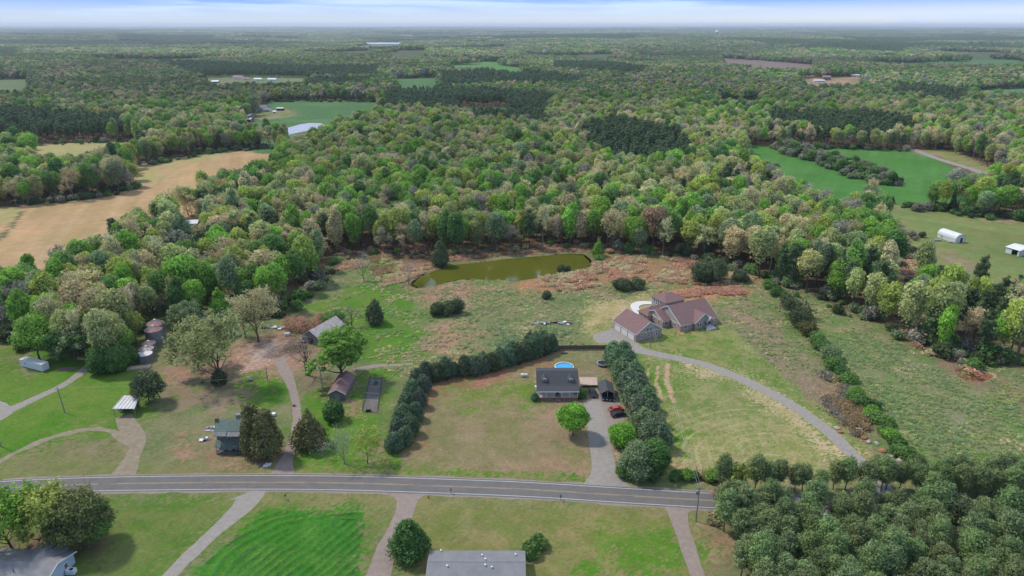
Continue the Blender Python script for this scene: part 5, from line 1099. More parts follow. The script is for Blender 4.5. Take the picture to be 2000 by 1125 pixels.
lob = [(0, 0, 6, 5, 6), (3, 1, 7, 3, 5), (-3, 2, 5, 3.4, 5), (0, -3.5, 6, 3.2, 6), (-1, 3, 8, 3, 4)]
SC = []
for i in range(3):
    v, f, lv = crown_arrays([(a*(.8+.4*g.random()), b*(.8+.4*g.random()), c_, r_, h_) for a, b, c_, r_, h_ in lob], 420, 1.7, 500+i, core=.55, ragged=.55); SC.append(crown_mesh('plant', v, f, lv, [M['leaf']]))
pts = np.array(pts); instanced('scrub', pts, np.array(sc), g.random(len(pts))*6.28, np.array(tn), g.integers(0, 3, len(pts)), SC, label='low scrub, broomsedge and brambles along the wood edges and rough meadows', cat='undergrowth')

# tall dry grass: tufts far too many to count, over the rough meadows
def tuftmesh(i):
    g = np.random.default_rng(600+i); n = 26; c = np.c_[g.normal(size=n)*.33, g.normal(size=n)*.33, .12+g.random(n)*.25]
    nr = np.c_[g.normal(size=n)*.5, g.normal(size=n)*.5, np.full(n, .8)]; nr /= np.linalg.norm(nr, axis=1)[:, None]
    v, q = cards(c, nr, .42, g, .4); return crown_mesh('plant', v, [q], np.repeat(g.random(n), 4), [M['leaf']])
g = np.random.default_rng(91); tp, tt, ts = [], [], []
def meadow(s, n, tints, s0=.7, s1=1.5, zf=1.0):
    pl = poly(s); lo_, hi_ = pl.min(0), pl.max(0); k = 0
    p = lo_+(hi_-lo_)*g.random((n*3, 2)); den = fbm(p[:, 0], p[:, 1], 9, 17, 4, .7); p = p[inside(pl, p[:, 0], p[:, 1]) & (den+.12*g.random(len(p)) > .53)][:n]
    w_ = fbm(p[:, 0], p[:, 1], 14, 18); ti = np.clip((w_*1.6-.3+.35*(g.random(len(p))-.5))*len(tints), 0, len(tints)-1).astype(int)
    tp.append(p); tt.append(2.2*np.array([T0[k_] for k_ in tints])[ti]*(.85+.45*g.random(len(p)))[:, None]); s_ = s0+(s1-s0)*g.random(len(p)); ts.append(np.c_[s_, s_, s_*zf])
meadow([(640,500),(860,500),(900,548),(1140,530),(1330,505),(1480,545),(1570,590),(1600,650),(1680,760),(1740,870),(1700,870),(1600,800),(1430,640),(1270,575),(1130,600),(1140,690),(1060,650),(930,700),(780,740),(700,700),(640,620)], 6500, ['pale', 'sage', 'tan', 'buff'], .5, 1.05)
meadow([(1000,548),(1220,500),(1330,505),(1480,545),(1400,560),(1230,548),(1100,572)], 1800, ['rustbush', 'buff', 'rustbush'], 1.0, 1.9, 1.5); meadow([(1290,570),(1450,560),(1460,576),(1300,583)], 900, ['rustbush', 'rustbush'], .9, 1.6, 1.4)
meadow([(1600,720),(1650,745),(1685,790),(1700,850),(1670,850),(1620,800),(1590,760)], 1100, ['russet', 'plum', 'russet'], 1.1, 2.0, 1.5)
meadow([(1510,560),(1570,570),(1700,630),(1760,660),(1900,716),(2100,740),(2100,920),(1810,920),(1700,790),(1600,660)], 6000, ['pale', 'sage', 'pale', 'buff'], .45, .95)
meadow([(1725,440),(1765,455),(1796,520),(1806,660),(1900,715),(1925,745),(1850,715),(1750,655),(1738,540)], 2400, ['rustbush', 'tan', 'rustbush', 'buff'], 1.2, 2.6, 1.5)
meadow([(650,498),(860,494),(850,520),(800,548),(745,560),(720,520),(660,530)], 1800, ['rustbush', 'tan', 'russet'], .9, 1.8); meadow([(640,480),(1220,476),(1220,494),(1050,492),(860,512),(680,500)], 1500, ['russet', 'rustbush'], .8, 1.6)
meadow([(780,730),(860,745),(820,700),(1000,640),(1120,640),(1100,660),(1040,660),(960,700)], 1200, ['sage', 'tan'])
tp = np.concatenate(tp); tp = tp[:]; tt = np.concatenate(tt); ts = np.concatenate(ts); pond_m = inside(POND.mean(0)+(POND-POND.mean(0))*1.05, tp[:, 0], tp[:, 1]) ; tp, tt, ts = tp[~pond_m], tt[~pond_m], ts[~pond_m]
instanced('dry_grass', tp, ts, g.random(len(tp))*6.28, tt, g.integers(0, 3, len(tp)), [tuftmesh(i) for i in range(3)], label='straw, rust and grey-green grass tufts all over the rough meadows', cat='grass')

# labels that several trees still share: count them off from the left of the picture
byl = {}
for o in list(COL.objects):
    if o.parent is None and 'label' in o and o.get('group') in ('trees of the woods', 'pines of the roadside plantation'): byl.setdefault(o['label'], []).append(o)
for lb, os_ in byl.items():
    if len(os_) > 1 and len(lb.split()) <= 13 and len(os_) <= 17:
        os_.sort(key=lambda o: o.location.x/o.location.y)
        for k_, o in enumerate(os_): o['label'] = lb+', '+ordn[k_]+' from left'
# ------------------------------------------------------------------ buildings and everything made
def window(root, x, y, z, w_, h_, face, mf='trim', mg='glass', fr=.12, mull=True, name='window'):
    """face: unit axis the wall looks along; x,y,z = window centre on the wall surface"""
    a = MB(); b = MB(); dx, dy = face
    def bx(mb, u0, u1, z0, z1, d0, d1):
        if dy: mb.box(x+u0, x+u1, min(y+dy*d0, y+dy*d1), max(y+dy*d0, y+dy*d1), z+z0, z+z1)
        else: mb.box(min(x+dx*d0, x+dx*d1), max(x+dx*d0, x+dx*d1), y+u0, y+u1, z+z0, z+z1)
    W, Hh = w_/2, h_/2
    bx(a, -W-fr, -W, -Hh-fr, Hh+fr, -.02, .09); bx(a, W, W+fr, -Hh-fr, Hh+fr, -.02, .09)
    bx(a, -W, W, Hh, Hh+fr, -.02, .088); bx(a, -W, W, -Hh-fr, -Hh, -.02, .1)
    if mull: bx(a, -W, W, -.03, .03, .02, .07)
    bx(b, -W, W, -Hh, Hh, .01, .04)
    f = a.build(name, M[mf], root); b.build('pane', M[mg], f); return f
def gable_walls(mb, x0, x1, y0, y1, ze, zr, ax):
    if ax == 'y': mb.prism([(x0, 0), (x1, 0), (x1, ze), ((x0+x1)/2, zr), (x0, ze)], 'y', y0, y1)
    else: mb.prism([(y0, 0), (y1, 0), (y1, ze), ((y0+y1)/2, zr), (y0, ze)], 'x', x0, x1)
def gable_roof(mb, a0, a1, b0, b1, ze, zr, ax, oh=.45, oe=.35, th=.16):
    """a = across the ridge, b = along it"""
    m = (a0+a1)/2; sl = (zr-ze)/(m-a0); zo = ze-sl*oh
    mb.prism([(a0-oh, zo+.02), (m, zr+.02), (a1+oh, zo+.02), (a1+oh, zo+.02+th), (m, zr+.02+th), (a0-oh, zo+.02+th)], ax, b0-oe, b1+oe)
def rake(mb, a0, a1, b, ze, zr, ax, oh=.45, th=.3, t=.07):
    m = (a0+a1)/2; sl = (zr-ze)/(m-a0); zo = ze-sl*oh
    mb.prism([(a0-oh-.02, zo-.10), (m, zr-.10), (a1+oh+.02, zo-.10), (a1+oh+.02, zo-.10+th), (m, zr-.10+th), (a0-oh-.02, zo-.10+th)], ax, b-t/2, b+t/2)
ROT = math.radians(27)
# detached garage
gx = P(1241.2, 668); G = empty('garage', gx, ROT, 'detached three-door garage of pinkish brick with a brown shingle roof, beside the gravel pad', 'garage')
mb = MB(); mb.box(0, 12, 0, 14.4, 0, 3.15); mb.build('wall', M['brick'], G)
mb = MB(); mb.prism([(0.02, 3.15), (11.98, 3.15), (6, 6.85)], 'y', .03, 14.37); mb.build('gable', M['siding'], G)
mb = MB(); gable_roof(mb, 0, 12, 0, 14.4, 3.15, 6.85, 'y', oh=.22); mb.build('roof', M['shingle'], G)
mb = MB(); rake(mb, 0, 12, -.38, 3.15, 6.85, 'y', oh=.22); rake(mb, 0, 12, 14.78, 3.15, 6.85, 'y', oh=.22); mb.box(-.33, -.26, -.34, 14.7, 2.85, 3.07); mb.box(0, 12, -.05, .02, 3.02, 3.2); mb.build('fascia', M['trim'], G)
for i, y in enumerate((1.1, 5.4, 9.7)):
    mb = MB(); mb.box(-.07, .05, y, y+3.5, .05, 2.5); d = mb.build('garage_door', M['wdoor'], G)
    mb = MB(); mb.box(-.11, -.01, y-.14, y, 0, 2.66); mb.box(-.11, -.01, y+3.5, y+3.64, 0, 2.66); mb.box(-.11, -.01, y, y+3.5, 2.5, 2.66); mb.build('door_frame', M['trim'], d)
for x in (2.4, 6.0, 9.6): window(G, x, 0, 1.5, .62, .95, (0, -1))
window(G, 5.3, .03, 4.1, .75, 1.15, (0, -1)); window(G, 6.45, .03, 4.1, .75, 1.15, (0, -1))
# main brick house
mx_ = P(1328.2, 648.2); Hs = empty('brick_house', mx_, ROT, 'sprawling pinkish brick house with several brown shingle gables at the head of the long drive', 'house')
mb = MB(); mb.box(0, 18, 0, 16, 0, 3.0); mb.box(-3.6, .0, 6.2, 16.8, 0, 2.98); mb.box(-5.5, -3.6, 13, 19, 0, 2.96); mb.box(-3.6, 5, 16.8, 19, 0, 2.94); mb.box(6.2, 11.2, -1.0, 0, 0, 2.96); mb.box(14.4, 18, -.6, 0, 0, 2.92); mb.build('wall', M['brick'], Hs)
mb = MB(); mb.prism([(0.03, 3.0), (15.97, 3.0), (8, 7.9)], 'x', .05, 17.95); mb.build('gable', M['siding'], Hs)
mb = MB(); mb.prism([(6.3, 2.98), (16.7, 2.98), (11.5, 5.55)], 'x', -3.55, 2); mb.build('gable', M['siding'], Hs)
mb = MB(); gable_roof(mb, 0, 16, 0, 18, 3.0, 7.9, 'x'); mb.build('roof', M['shingle'], Hs)
mb = MB(); gable_roof(mb, 6.2, 16.8, -3.6, 3.4, 2.98, 5.55, 'x'); mb.build('roof', M['shingle'], Hs)
# small hipped roof of the far wing
mb = MB(); mb.add([(-6,12.6,2.7),(5.4,12.6,2.7),(5.4,19.4,2.7),(-6,19.4,2.7),(-2.6,16,5.2),(5.4,16,5.2),(-6,12.6,2.85),(5.4,12.6,2.85),(5.4,19.4,2.85),(-6,19.4,2.85)], [(0,3,2,1),(0,1,7,6),(3,0,6,9),(2,3,9,8),(6,7,5,4),(9,6,4),(8,9,4,5),(1,2,8,5,7)]); mb.build('roof', M['shingle'], Hs)
# front cross gable with its porch
mb = MB(); mb.prism([(6.2, 2.96), (14.6, 2.96), (10.4, 5.9)], 'y', -1.0, 6); mb.build('gable', M['siding'], Hs)
mb = MB(); gable_roof(mb, 6.2, 14.6, -1.0, 5.2, 2.96, 5.9, 'y', oe=.4); mb.build('roof', M['shingle'], Hs)
mb = MB(); gable_roof(mb, 11.0, 14.4, -2.4, 0, 3.05, 4.5, 'y', oh=.3, oe=.25); mb.prism([(11.0, 3.05), (14.4, 3.05), (12.7, 4.45)], 'y', -2.35, -1.2); por = mb.build('porch_roof', M['siding'], Hs)
for x in (11.2, 14.2):
    mb = MB(); mb.box(x-.18, x+.18, -2.3, -1.94, 0, 3.05); mb.build('porch_post', M['brick'], Hs)
mb = MB(); mb.box(11.2, 14.2, -2.3, -.61, 0, .7)
for i in range(4): mb.box(10.9-.35*i, 14.3+.2*i, -2.7-.4*i, -2.3-.4*i, 0, .62-.15*i)
mb.build('front_steps', M['concrete'], Hs)
mb = MB(); mb.box(12.2, 13.2, -.66, -.55, .7, 2.8); dr = mb.build('door', M['black'], Hs); mb = MB(); mb.box(13.02, 13.1, -.72, -.66, 1.6, 1.8); mb.build('handle', M['steel'], dr)
mb = MB(); rake(mb, 0, 16, -.38, 3.0, 7.9, 'x'); rake(mb, 0, 16, 18.38, 3.0, 7.9, 'x'); rake(mb, 6.2, 16.8, -3.98, 2.98, 5.55, 'x'); rake(mb, 6.2, 14.6, -1.43, 2.96, 5.9, 'y'); rake(mb, 11, 14.4, -2.68, 3.05, 4.5, 'y', oh=.3)
mb.box(-.35, 5.6, -.54, -.46, 2.5, 2.78); mb.box(15.1, 18.35, -.54, -.46, 2.5, 2.78); mb.box(-3.95, -.5, 5.66, 5.74, 2.48, 2.76); mb.box(-3.72, -3.6, 6.2, 13, 2.85, 3.0); mb.box(-.06, .0, .1, 6.1, 2.88, 3.05); mb.build('fascia', M['trim'], Hs)
for x, y, f in [(2.6,0,(0,-1)),(8.0,-1,(0,-1)),(9.1,-1,(0,-1)),(15.6,-.6,(0,-1)),(16.6,-.6,(0,-1))]: window(Hs, x, y, 1.7, .8, 1.3, f)
for x, y, f in [(-3.6,8.6,(-1,0)),(-3.6,11.2,(-1,0)),(-5.5,15,(-1,0)),(0,3.2,(-1,0)),(0,4.3,(-1,0))]: window(Hs, x, y, 1.7, .8, 1.3, f)
window(Hs, -2, 6.2, 1.7, 1.1, 1.2, (0, -1))
# sunroom tower behind
mb = MB(); mb.box(5.5, 15, 16, 25, 0, 5.2); mb.build('sunroom_wall', M['siding'], Hs)
mb = MB(); mb.add([(4.9,15.5,5.2),(15.6,15.5,5.2),(15.6,25.6,5.2),(4.9,25.6,5.2),(8.5,20.5,7.4),(12,20.5,7.4)], [(0,3,2,1),(0,1,5,4),(1,2,5),(2,3,4,5),(3,0,4)]); mb.build('sunroom_roof', M['shingle'], Hs)
for y in (17.6, 19.0, 20.4, 21.8, 23.2): window(Hs, 5.5, y, 3.6, .75, 2.0, (-1, 0), fr=.16)
window(Hs, 5.5, 24.3, 3.2, .5, 1.2, (-1, 0))
# curved white walk and pool rim behind the house
mb = MB()
def rim(cx_, cy_, rx, ry, a0, a1, w0, z0, z1, k=40):
    vs = []; n = k+1
    for i in range(n):
        t = a0+(a1-a0)*i/k; wob = 1+.10*math.sin(3*t+1)
        for r_ in (1, 1-w0/max(rx, ry)): 
            for z in (z0, z1): vs.append((cx_+rx*wob*r_*math.cos(t), cy_+ry*wob*r_*math.sin(t), z))
    fs = []
    for i in range(k):
        a, b = 4*i, 4*(i+1); fs += [(a, b, b+1, a+1), (a+2, a+3, b+3, b+2), (a+1, b+1, b+3, a+3), (a, a+2, b+2, b)]
    fs += [(0, 1, 3, 2), (4*k, 4*k+2, 4*k+3, 4*k+1)]; return mb.add(vs, fs)
pc = P(1279, 607); rim(0, 0, 10.0, 10.4, math.radians(20), math.radians(255), 3.6, 0, .25); mb.box(-7.0, -4.6, -15, -5.5, 0, .22)
W_ = mb.build('curved_walk', M['concrete'], loc=(pc[0], pc[1], .02), rz=0); tag(W_, 'white curving concrete walk behind the brick house', 'walk')
# dormered porch house
cx0 = P(1050, 782)[0]; cx1 = P(1129, 782)[0]; cy = P(1090, 782)[1]
Cp = empty('porch_house', ((cx0+cx1)/2, cy, 0), 0, 'white house with a charcoal roof, two dormers and a brick-based front porch', 'house'); W2 = (cx1-cx0)/2
mb = MB(); mb.prism([(2.3, .9), (10.0, .9), (10.0, 5.9), (6.4, 6.75), (2.3, 3.9)], 'x', -W2+.1, W2-.1); mb.build('wall', M['vinyl'], Cp)
mb = MB(); mb.box(-W2+.15, W2-.15, .15, 2.28, 0, .88); mb.box(-W2+.12, W2-.12, 2.3, 9.95, 0, .88); mb.build('foundation', M['redbrick'], Cp)
mb = MB(); mb.box(-W2, W2, 0, 2.28, .88, 1.0); mb.build('porch_floor', M['deck'], Cp)
mb = MB(); mb.prism([(-.35, 3.15), (2.1, 3.95), (6.4, 6.9), (10.4, 5.9), (10.4, 6.1), (6.4, 7.12), (1.95, 4.12), (-.35, 3.33)], 'x', -W2-.35, W2+.35); mb.build('roof', M['darkroof'], Cp)
mb = MB(); mb.box(-W2-.36, W2+.36, -.42, -.34, 3.08, 3.3); mb.build('gutter', M['trim'], Cp)
for i in range(6):
    x = -W2+.2+(2*W2-.4)*i/5; mb = MB(); mb.box(x-.09, x+.09, .1, .28, 1.0, 3.2); mb.build('porch_post', M['trim'], Cp)
for a, b in ((-W2+.3, -.9), (.9, W2-.3)):
    mb = MB(); mb.box(a, b, .14, .2, 1.85, 1.93); mb.box(a, b, .14, .2, 1.15, 1.2)
    for i in range(int((b-a)/.25)): mb.box(a+.25*i, a+.25*i+.05, .15, .19, 1.2, 1.85)
    mb.build('railing', M['trim'], Cp)
mb = MB()
for i in range(4): mb.box(-.8, .8, -.35*(i+1)+.1, -.35*i+.1, 0, .88-.2*i)
mb.build('steps', M['redbrick'], Cp)
mb = MB(); mb.box(-.5, .5, 2.2, 2.32, 1.0, 3.1); dr = mb.build('door', M['black'], Cp); mb = MB(); mb.box(.32, .4, 2.12, 2.2, 1.9, 2.1); mb.build('handle', M['steel'], dr)
for x in (-4.3, -2.3, 2.3, 4.3): window(Cp, x, 2.3, 2.2, .9, 1.3, (0, -1))
for x in (-W2+2.2, W2-2.2):
    mb = MB(); mb.prism([(x-.95, 4.2), (x+.95, 4.2), (x+.95, 5.75), (x, 6.6), (x-.95, 5.75)], 'y', 3.3, 6.0); dm = mb.build('dormer', M['vinyl'], Cp)
    mb = MB(); gable_roof(mb, x-.95, x+.95, 3.3, 6.0, 5.75, 6.6, 'y', oh=.2, oe=.2, th=.1); mb.build('dormer_roof', M['darkroof'], dm)
    mb = MB()
    for s_ in (-1, 1): mb.box(x+s_*.68-.17, x+s_*.68+.17, 3.2, 3.29, 4.5, 5.6)
    mb.build('shutters', M['black'], dm); window(dm, x, 3.3, 5.05, .75, 1.1, (0, -1))
mb = MB(); mb.box(-W2-.75, -W2+.1, 4, 5, 1.5, 2.6); mb.build('chimney_box', M['vinyl'], Cp)
# deck, carport, pool, trampoline, gas tank
a = P(1134, 757); b = P(1168, 757); D = empty('deck', (a[0], a[1], 0), 0, 'tan wooden deck joining the porch house to the dark carport', 'deck'); w_ = b[0]-a[0]
mb = MB(); mb.box(0, w_, 0, 5.6, .75, .95); mb.build('floor', M['deck'], D)
for x in (.15, w_/2, w_-.15):
    for y in (.15, 5.4): mb = MB(); mb.box(x-.07, x+.07, y-.07, y+.07, 0, .75); mb.build('leg', M['deck'], D)
mb = MB(); mb.box(0, w_, 5.5, 5.56, 1.75, 1.85); mb.box(w_-.06, w_, .1, 5.5, 1.75, 1.85)
for i in range(12): mb.box(w_*i/12, w_*i/12+.06, 5.5, 5.56, .95, 1.75)
mb.build('railing', M['deck'], D)
a = P(1173, 782); b = P(1199, 782); w_ = b[0]-a[0]; K = empty('carport', (a[0], a[1], 0), 0, 'open dark grey gabled carport with vehicles parked under it', 'carport')
mb = MB(); gable_roof(mb, 0, w_, 0, 6.6, 2.5, 3.7, 'y', oh=.3, oe=.3, th=.1); mb.build('roof', M['darkroof'], K)
mb = MB(); mb.prism([(0.1, 2.5), (w_-.1, 2.5), (w_/2, 3.55)], 'y', 6.4, 6.5); mb.box(0, w_, 6.4, 6.5, 0, 2.5); mb.build('back_wall', M['black'], K)
for x in (.1, w_/2, w_-.1):
    for y in (.15, 3.2): mb = MB(); mb.box(x-.06, x+.06, y-.06, y+.06, 0, 2.55 if abs(x-w_/2) > .5 else 3.5); mb.build('post', M['steel'], K)
pcx = P(1101, 718, 1.2); Pl = empty('swimming_pool', (pcx[0]+.2, pcx[1]+.8, 0), 0, 'round blue above-ground swimming pool behind the porch house', 'pool')
mb = MB(); mb.lathe([(3.15, 0), (3.15, 1.22), (3.05, 1.25), (3.05, .3)], 40); mb.build('pool_wall', M['poolwall'], Pl, True)
mb = MB(); mb.lathe([(3.28, 1.22), (3.28, 1.32), (3.0, 1.32), (3.0, 1.22), (3.28, 1.22)], 40); mb.build('rim', M['trim'], Pl)
mb = MB(); mb.lathe([(3.04, 1.05), (.01, 1.05)], 40); mb.build('water', M['poolwater'], Pl)
mb = MB()
for s_ in (-.3, .3):
    mb.tube([(3.3, s_, 0), (3.3, s_, 1.9), (2.9, s_, 1.9), (2.9, s_, .9)], .04)
for z in (.35, .7, 1.05): mb.box(3.25, 3.4, -.3, .3, z, z+.05)
mb.build('ladder', M['blue'], Pl)
tx = P(1178, 713); Tr = empty('trampoline', (tx[0]-.2, tx[1], 0), 0, 'round black trampoline at the head of the evergreen row', 'trampoline')
mb = MB(); mb.lathe([(1.75, .86), (.01, .84)], 28); mb.build('mat', M['black'], Tr)
mb = MB(); mb.lathe([(2.1, .84), (2.1, .92), (1.75, .92), (1.75, .84), (2.1, .84)], 28); mb.build('rim', M['steel'], Tr)
for i in range(6):
    t = i*math.pi/3; mb = MB(); mb.tube([(2*math.cos(t), 2*math.sin(t), 0), (2*math.cos(t), 2*math.sin(t), .86)], .04); mb.build('leg', M['steel'], Tr)
tx = P(1024, 736); Tk = empty('gas_tank', (tx[0], tx[1], 0), 0, 'white horizontal gas tank on the lawn left of the porch house', 'gas tank')
mb = MB(); k = 14; pr = [(-1.25, .05), (-1.2, .28), (-1.0, .42), (-.7, .47), (.7, .47), (1.0, .42), (1.2, .28), (1.25, .05)]
mb.tube([(x, 0, .8) for x, r in pr], [r for x, r in pr], 14); mb.build('tank', M['whitemetal'], Tk, True)
mb = MB(); mb.lathe([(.16, 1.2), (.16, 1.42), (.01, 1.46)], 10); mb.build('cap', M['greymetal'], Tk)
for x in (-.7, .7): mb = MB(); mb.box(x-.1, x+.1, -.3, .3, 0, .5); mb.build('leg', M['concrete'], Tk)
for i, (px, py, rz, tn) in enumerate([(999,712,.3,'left'),(1005,711,-.4,'middle'),(1013,709,.8,'right')]):
    q = P(px, py); c_ = empty('lawn_chair', q, rz, tn+' of the three wooden lawn chairs below the curved evergreen row', 'chair', 'lawn chairs by the evergreens')
    mb = MB(); mb.box(-.3, .3, -.3, .3, .38, .44); mb.build('seat', M['deck'], c_); mb = MB(); mb.prism([(.28, .4), (.34, .4), (.55, 1.05), (.49, 1.05)], 'x', -.3, .3); mb.build('backrest', M['deck'], c_)
    for sx in (-.27, .27):
        for sy in (-.27, .27): mb = MB(); mb.box(sx-.03, sx+.03, sy-.03, sy+.03, 0, .38); mb.build('leg', M['deck'], c_)
# board fence
a = P(1087, 684); b = P(1206, 683); F = empty('board_fence', (a[0], a[1], 0), math.atan2(b[1]-a[1], b[0]-a[0]), 'tall brown board fence between the porch house lot and the meadow', 'fence'); L_ = math.dist(a, b)
n = 9
for i in range(n):
    mb = MB(); x = L_*i/n
    for j in range(12): mb.box(x+L_/n*j/12, x+L_/n*(j+.93)/12, -.02, .02, .05, 1.83+.04*((i*7+j*3) % 3))
    mb.build('panel', M['fencewood'], F)
for i in range(n+1): mb = MB(); x = L_*i/n; mb.box(x-.06, x+.06, -.13, -.022, 0, 1.95); mb.build('post', M['fencewood'], F)
mb = MB(); mb.box(0, L_, -.08, -.022, .08, .22); mb.build('kickboard', M['deck'], F)
# vehicles
def vehicle(name, q, rz, paint, label, cat='car', pick=False, L=4.7, Wd=1.85, Hh=1.45, z=0):
    r = empty(name, (q[0], q[1], z), rz, label, cat); h = Wd/2
    if pick: prof = [(-2.7,.45),(2.7,.45),(2.75,.95),(1.55,1.08),(1.0,1.75),(-.35,1.8),(-.6,1.1),(-2.7,1.08)]
    else: prof = [(-L/2,.35),(L/2,.35),(L/2,.75),(L/2-.9,.92),(L/2-1.7,Hh),(-L/2+1.2,Hh),(-L/2+.3,.98),(-L/2,.9)]
    mb = MB(); n = len(prof)
    ins = [0 if z_ < 1.12 else .16 for x, z_ in prof]
    vs = [(x, -h+s_, z_) for (x, z_), s_ in zip(prof, ins)]+[(x, h-s_, z_) for (x, z_), s_ in zip(prof, ins)]
    mb.add(vs, [tuple(range(n))[::-1], tuple(range(n, 2*n))]+[(i, (i+1) % n, (i+1) % n+n, i+n) for i in range(n)]); body = mb.build('body', paint, r)
    bv = body.modifiers.new('b', 'BEVEL'); bv.width = .06; bv.segments = 2
    if pick: mb = MB(); mb.box(-2.62, -.7, -h+.1, h-.1, 1.05, 1.10); mb.build('bed', M['black'], r); fx, bx_, zt = (1.02, 1.5), (-.37, -.57), 1.72
    else: fx, bx_, zt = (L/2-1.66, L/2-.95), (-L/2+1.15, -L/2+.36), Hh-.04
    for nm, (xa, xb), zb in (('windscreen', fx, 1.0 if not pick else 1.14), ('rear_window', bx_, 1.05 if not pick else 1.2)):
        s_ = .03 if xb > xa else -.03; mb = MB(); mb.add([(xa+s_, -h+.24, zt), (xa+s_, h-.24, zt), (xb+s_, h-.16, zb), (xb+s_, -h+.16, zb), (xa+s_-.02, -h+.24, zt-.03), (xa+s_-.02, h-.24, zt-.03), (xb+s_-.02, h-.16, zb-.03), (xb+s_-.02, -h+.16, zb-.03)], [(0,1,2,3),(7,6,5,4),(0,4,5,1),(1,5,6,2),(2,6,7,3),(3,7,4,0)]); mb.build(nm, M['glass'], r)
    for s_ in (-1, 1):
        mb = MB(); mb.box(bx_[0]-.1 if not pick else -.3, fx[0]+.1, s_*(h-.15)-.03, s_*(h-.15)+.03, 1.15, zt-.06); mb.build('side_window', M['glass'], r)
        mb = MB(); mb.box(prof[2][0]-.08, prof[2][0]+.03, s_*(h-.35)-.17, s_*(h-.35)+.17, .62, .78); mb.build('headlight', M['trim'], r)
        for x in (-L*.3, L*.3):
            mb = MB(); mb.tube([(x, s_*(h-.12)-.12, .34), (x, s_*(h-.12)+.12, .34)], .34, 16); wv = mb.build('wheel', M['rubber'], r)
            mb = MB(); mb.tube([(x, s_*(h-.1)-.12, .34), (x, s_*(h-.1)+.13, .34)], .19, 10); mb.build('rim', M['steel'], wv)
    return r
vehicle('pickup_truck', P(1157.5, 770), math.radians(-88), M['black'], 'black pickup truck parked in front of the tan deck', 'truck', True)
vehicle('parked_car', P(1180, 777), math.radians(-90), surf('dark_blue_paint', (.05,.06,.08), .3, .1, 1, spec=.6), 'dark vehicle in the left bay of the carport')
vehicle('parked_car', P(1193, 778), math.radians(-90), M['black'], 'black vehicle in the right bay of the carport')
vehicle('parked_car', P(1203, 802), math.radians(18), M['red'], 'red car half hidden under the evergreen row')
vehicle('parked_car', P(1208, 812), math.radians(18), M['black'], 'black car parked just below the red car')
# long grey roofed mobile home at the bottom
q0 = P(840, 1076, 2.9); q1 = P(1025, 1076, 2.9); Mh = empty('mobile_home', (q0[0], q0[1]-8.4, 0), 0, 'long mobile home under a low grey panel roof with white vents, bottom centre', 'house'); L_ = q1[0]-q0[0]
mb = MB(); mb.box(.25, L_-.25, .25, 8.15, .5, 2.85); mb.build('wall', M['vinyl'], Mh); mb = MB(); mb.box(.3, L_-.3, .3, 8.1, 0, .5); mb.build('skirting', M['concrete'], Mh)
mb = MB(); mb.prism([(-.1, 2.78), (8.5, 2.78), (8.5, 2.9), (4.2, 3.75), (-.1, 2.9)], 'x', -.1, L_+.1); rf = mb.build('roof', M['mobileroof'], Mh)
mb = MB(); mb.box(-.1, L_+.1, 4.1, 4.3, 3.70, 3.80); mb.build('ridge_cap', M['mobileroof'], rf)
for x, y in ((4.2, 3.0), (12.2, 4.9), (12.2, 3.2), (13.6, 2.7), (2.4, 8.2), (18.6, 6.6), (11.4, 6.4)):
    mb = MB(); z = 2.9+.85*(1-abs(y-4.2)/4.3); mb.lathe([(.12, z-.1), (.12, z+.3), (.22, z+.3), (.2, z+.42), (.01, z+.46)], 10, (x, y)); mb.build('vent', M['whitemetal'], rf)
for x in (3, 7, 13, 17): window(Mh, x, .25, 1.9, 1.1, 1.0, (0, -1))
# pale blue house, bottom left
q = P(112, 1104, 3.6); Bh = empty('blue_house', (q[0], q[1], 0), math.radians(-3), 'pale blue sided house with a mottled grey roof in the bottom left corner', 'house')
mb = MB(); gable_walls(mb, -16, 0, -5.5, 4.8, 2.7, 4.3, 'x'); mb.build('wall', M['bluesiding'], Bh)
mb = MB(); mb.prism([(-5.9, 2.6), (-.35, 4.35), (5.2, 2.6), (5.2, 2.78), (-.35, 4.55), (-5.9, 2.78)], 'x', -16.3, .5); mb.build('roof', M['oldshingle'], Bh)
mb = MB(); gable_roof(mb, -8.6, -1.8, 0, 5.6, 2.9, 4.4, 'y', oh=.35, oe=.35); mb.build('roof', M['oldshingle'], Bh)
mb = MB(); mb.prism([(-8.6, 0), (-1.8, 0), (-1.8, 2.9), (-5.2, 4.35), (-8.6, 2.9)], 'y', 0, 5.5); mb.build('wing_wall', M['bluesiding'], Bh)
mb = MB(); rake(mb, -5.5, 4.8, .55, 2.7, 4.35, 'x'); mb.build('fascia', M['trim'], Bh)
window(Bh, 0, -2.5, 1.6, 1.0, 1.1, (1, 0)); window(Bh, 0, 2, 1.6, 1.0, 1.1, (1, 0))
mb = MB(); mb.lathe([(.08, 3.6), (.08, 4.6), (.01, 4.62)], 8, (-7.5, -2.6)); mb.build('vent', M['black'], Bh)
q = P(140, 1119); A2 = empty('air_conditioner', q, 0, 'white air conditioner beside the pale blue house wall', 'air conditioner')
mb = MB(); mb.box(-.9, .9, -.6, .6, 0, 1.0); mb.build('casing', M['whitemetal'], A2); mb = MB(); mb.lathe([(.4, 1.0), (.4, 1.04), (.01, 1.05)], 16, (.1, 0)); mb.build('fan', M['black'], A2)
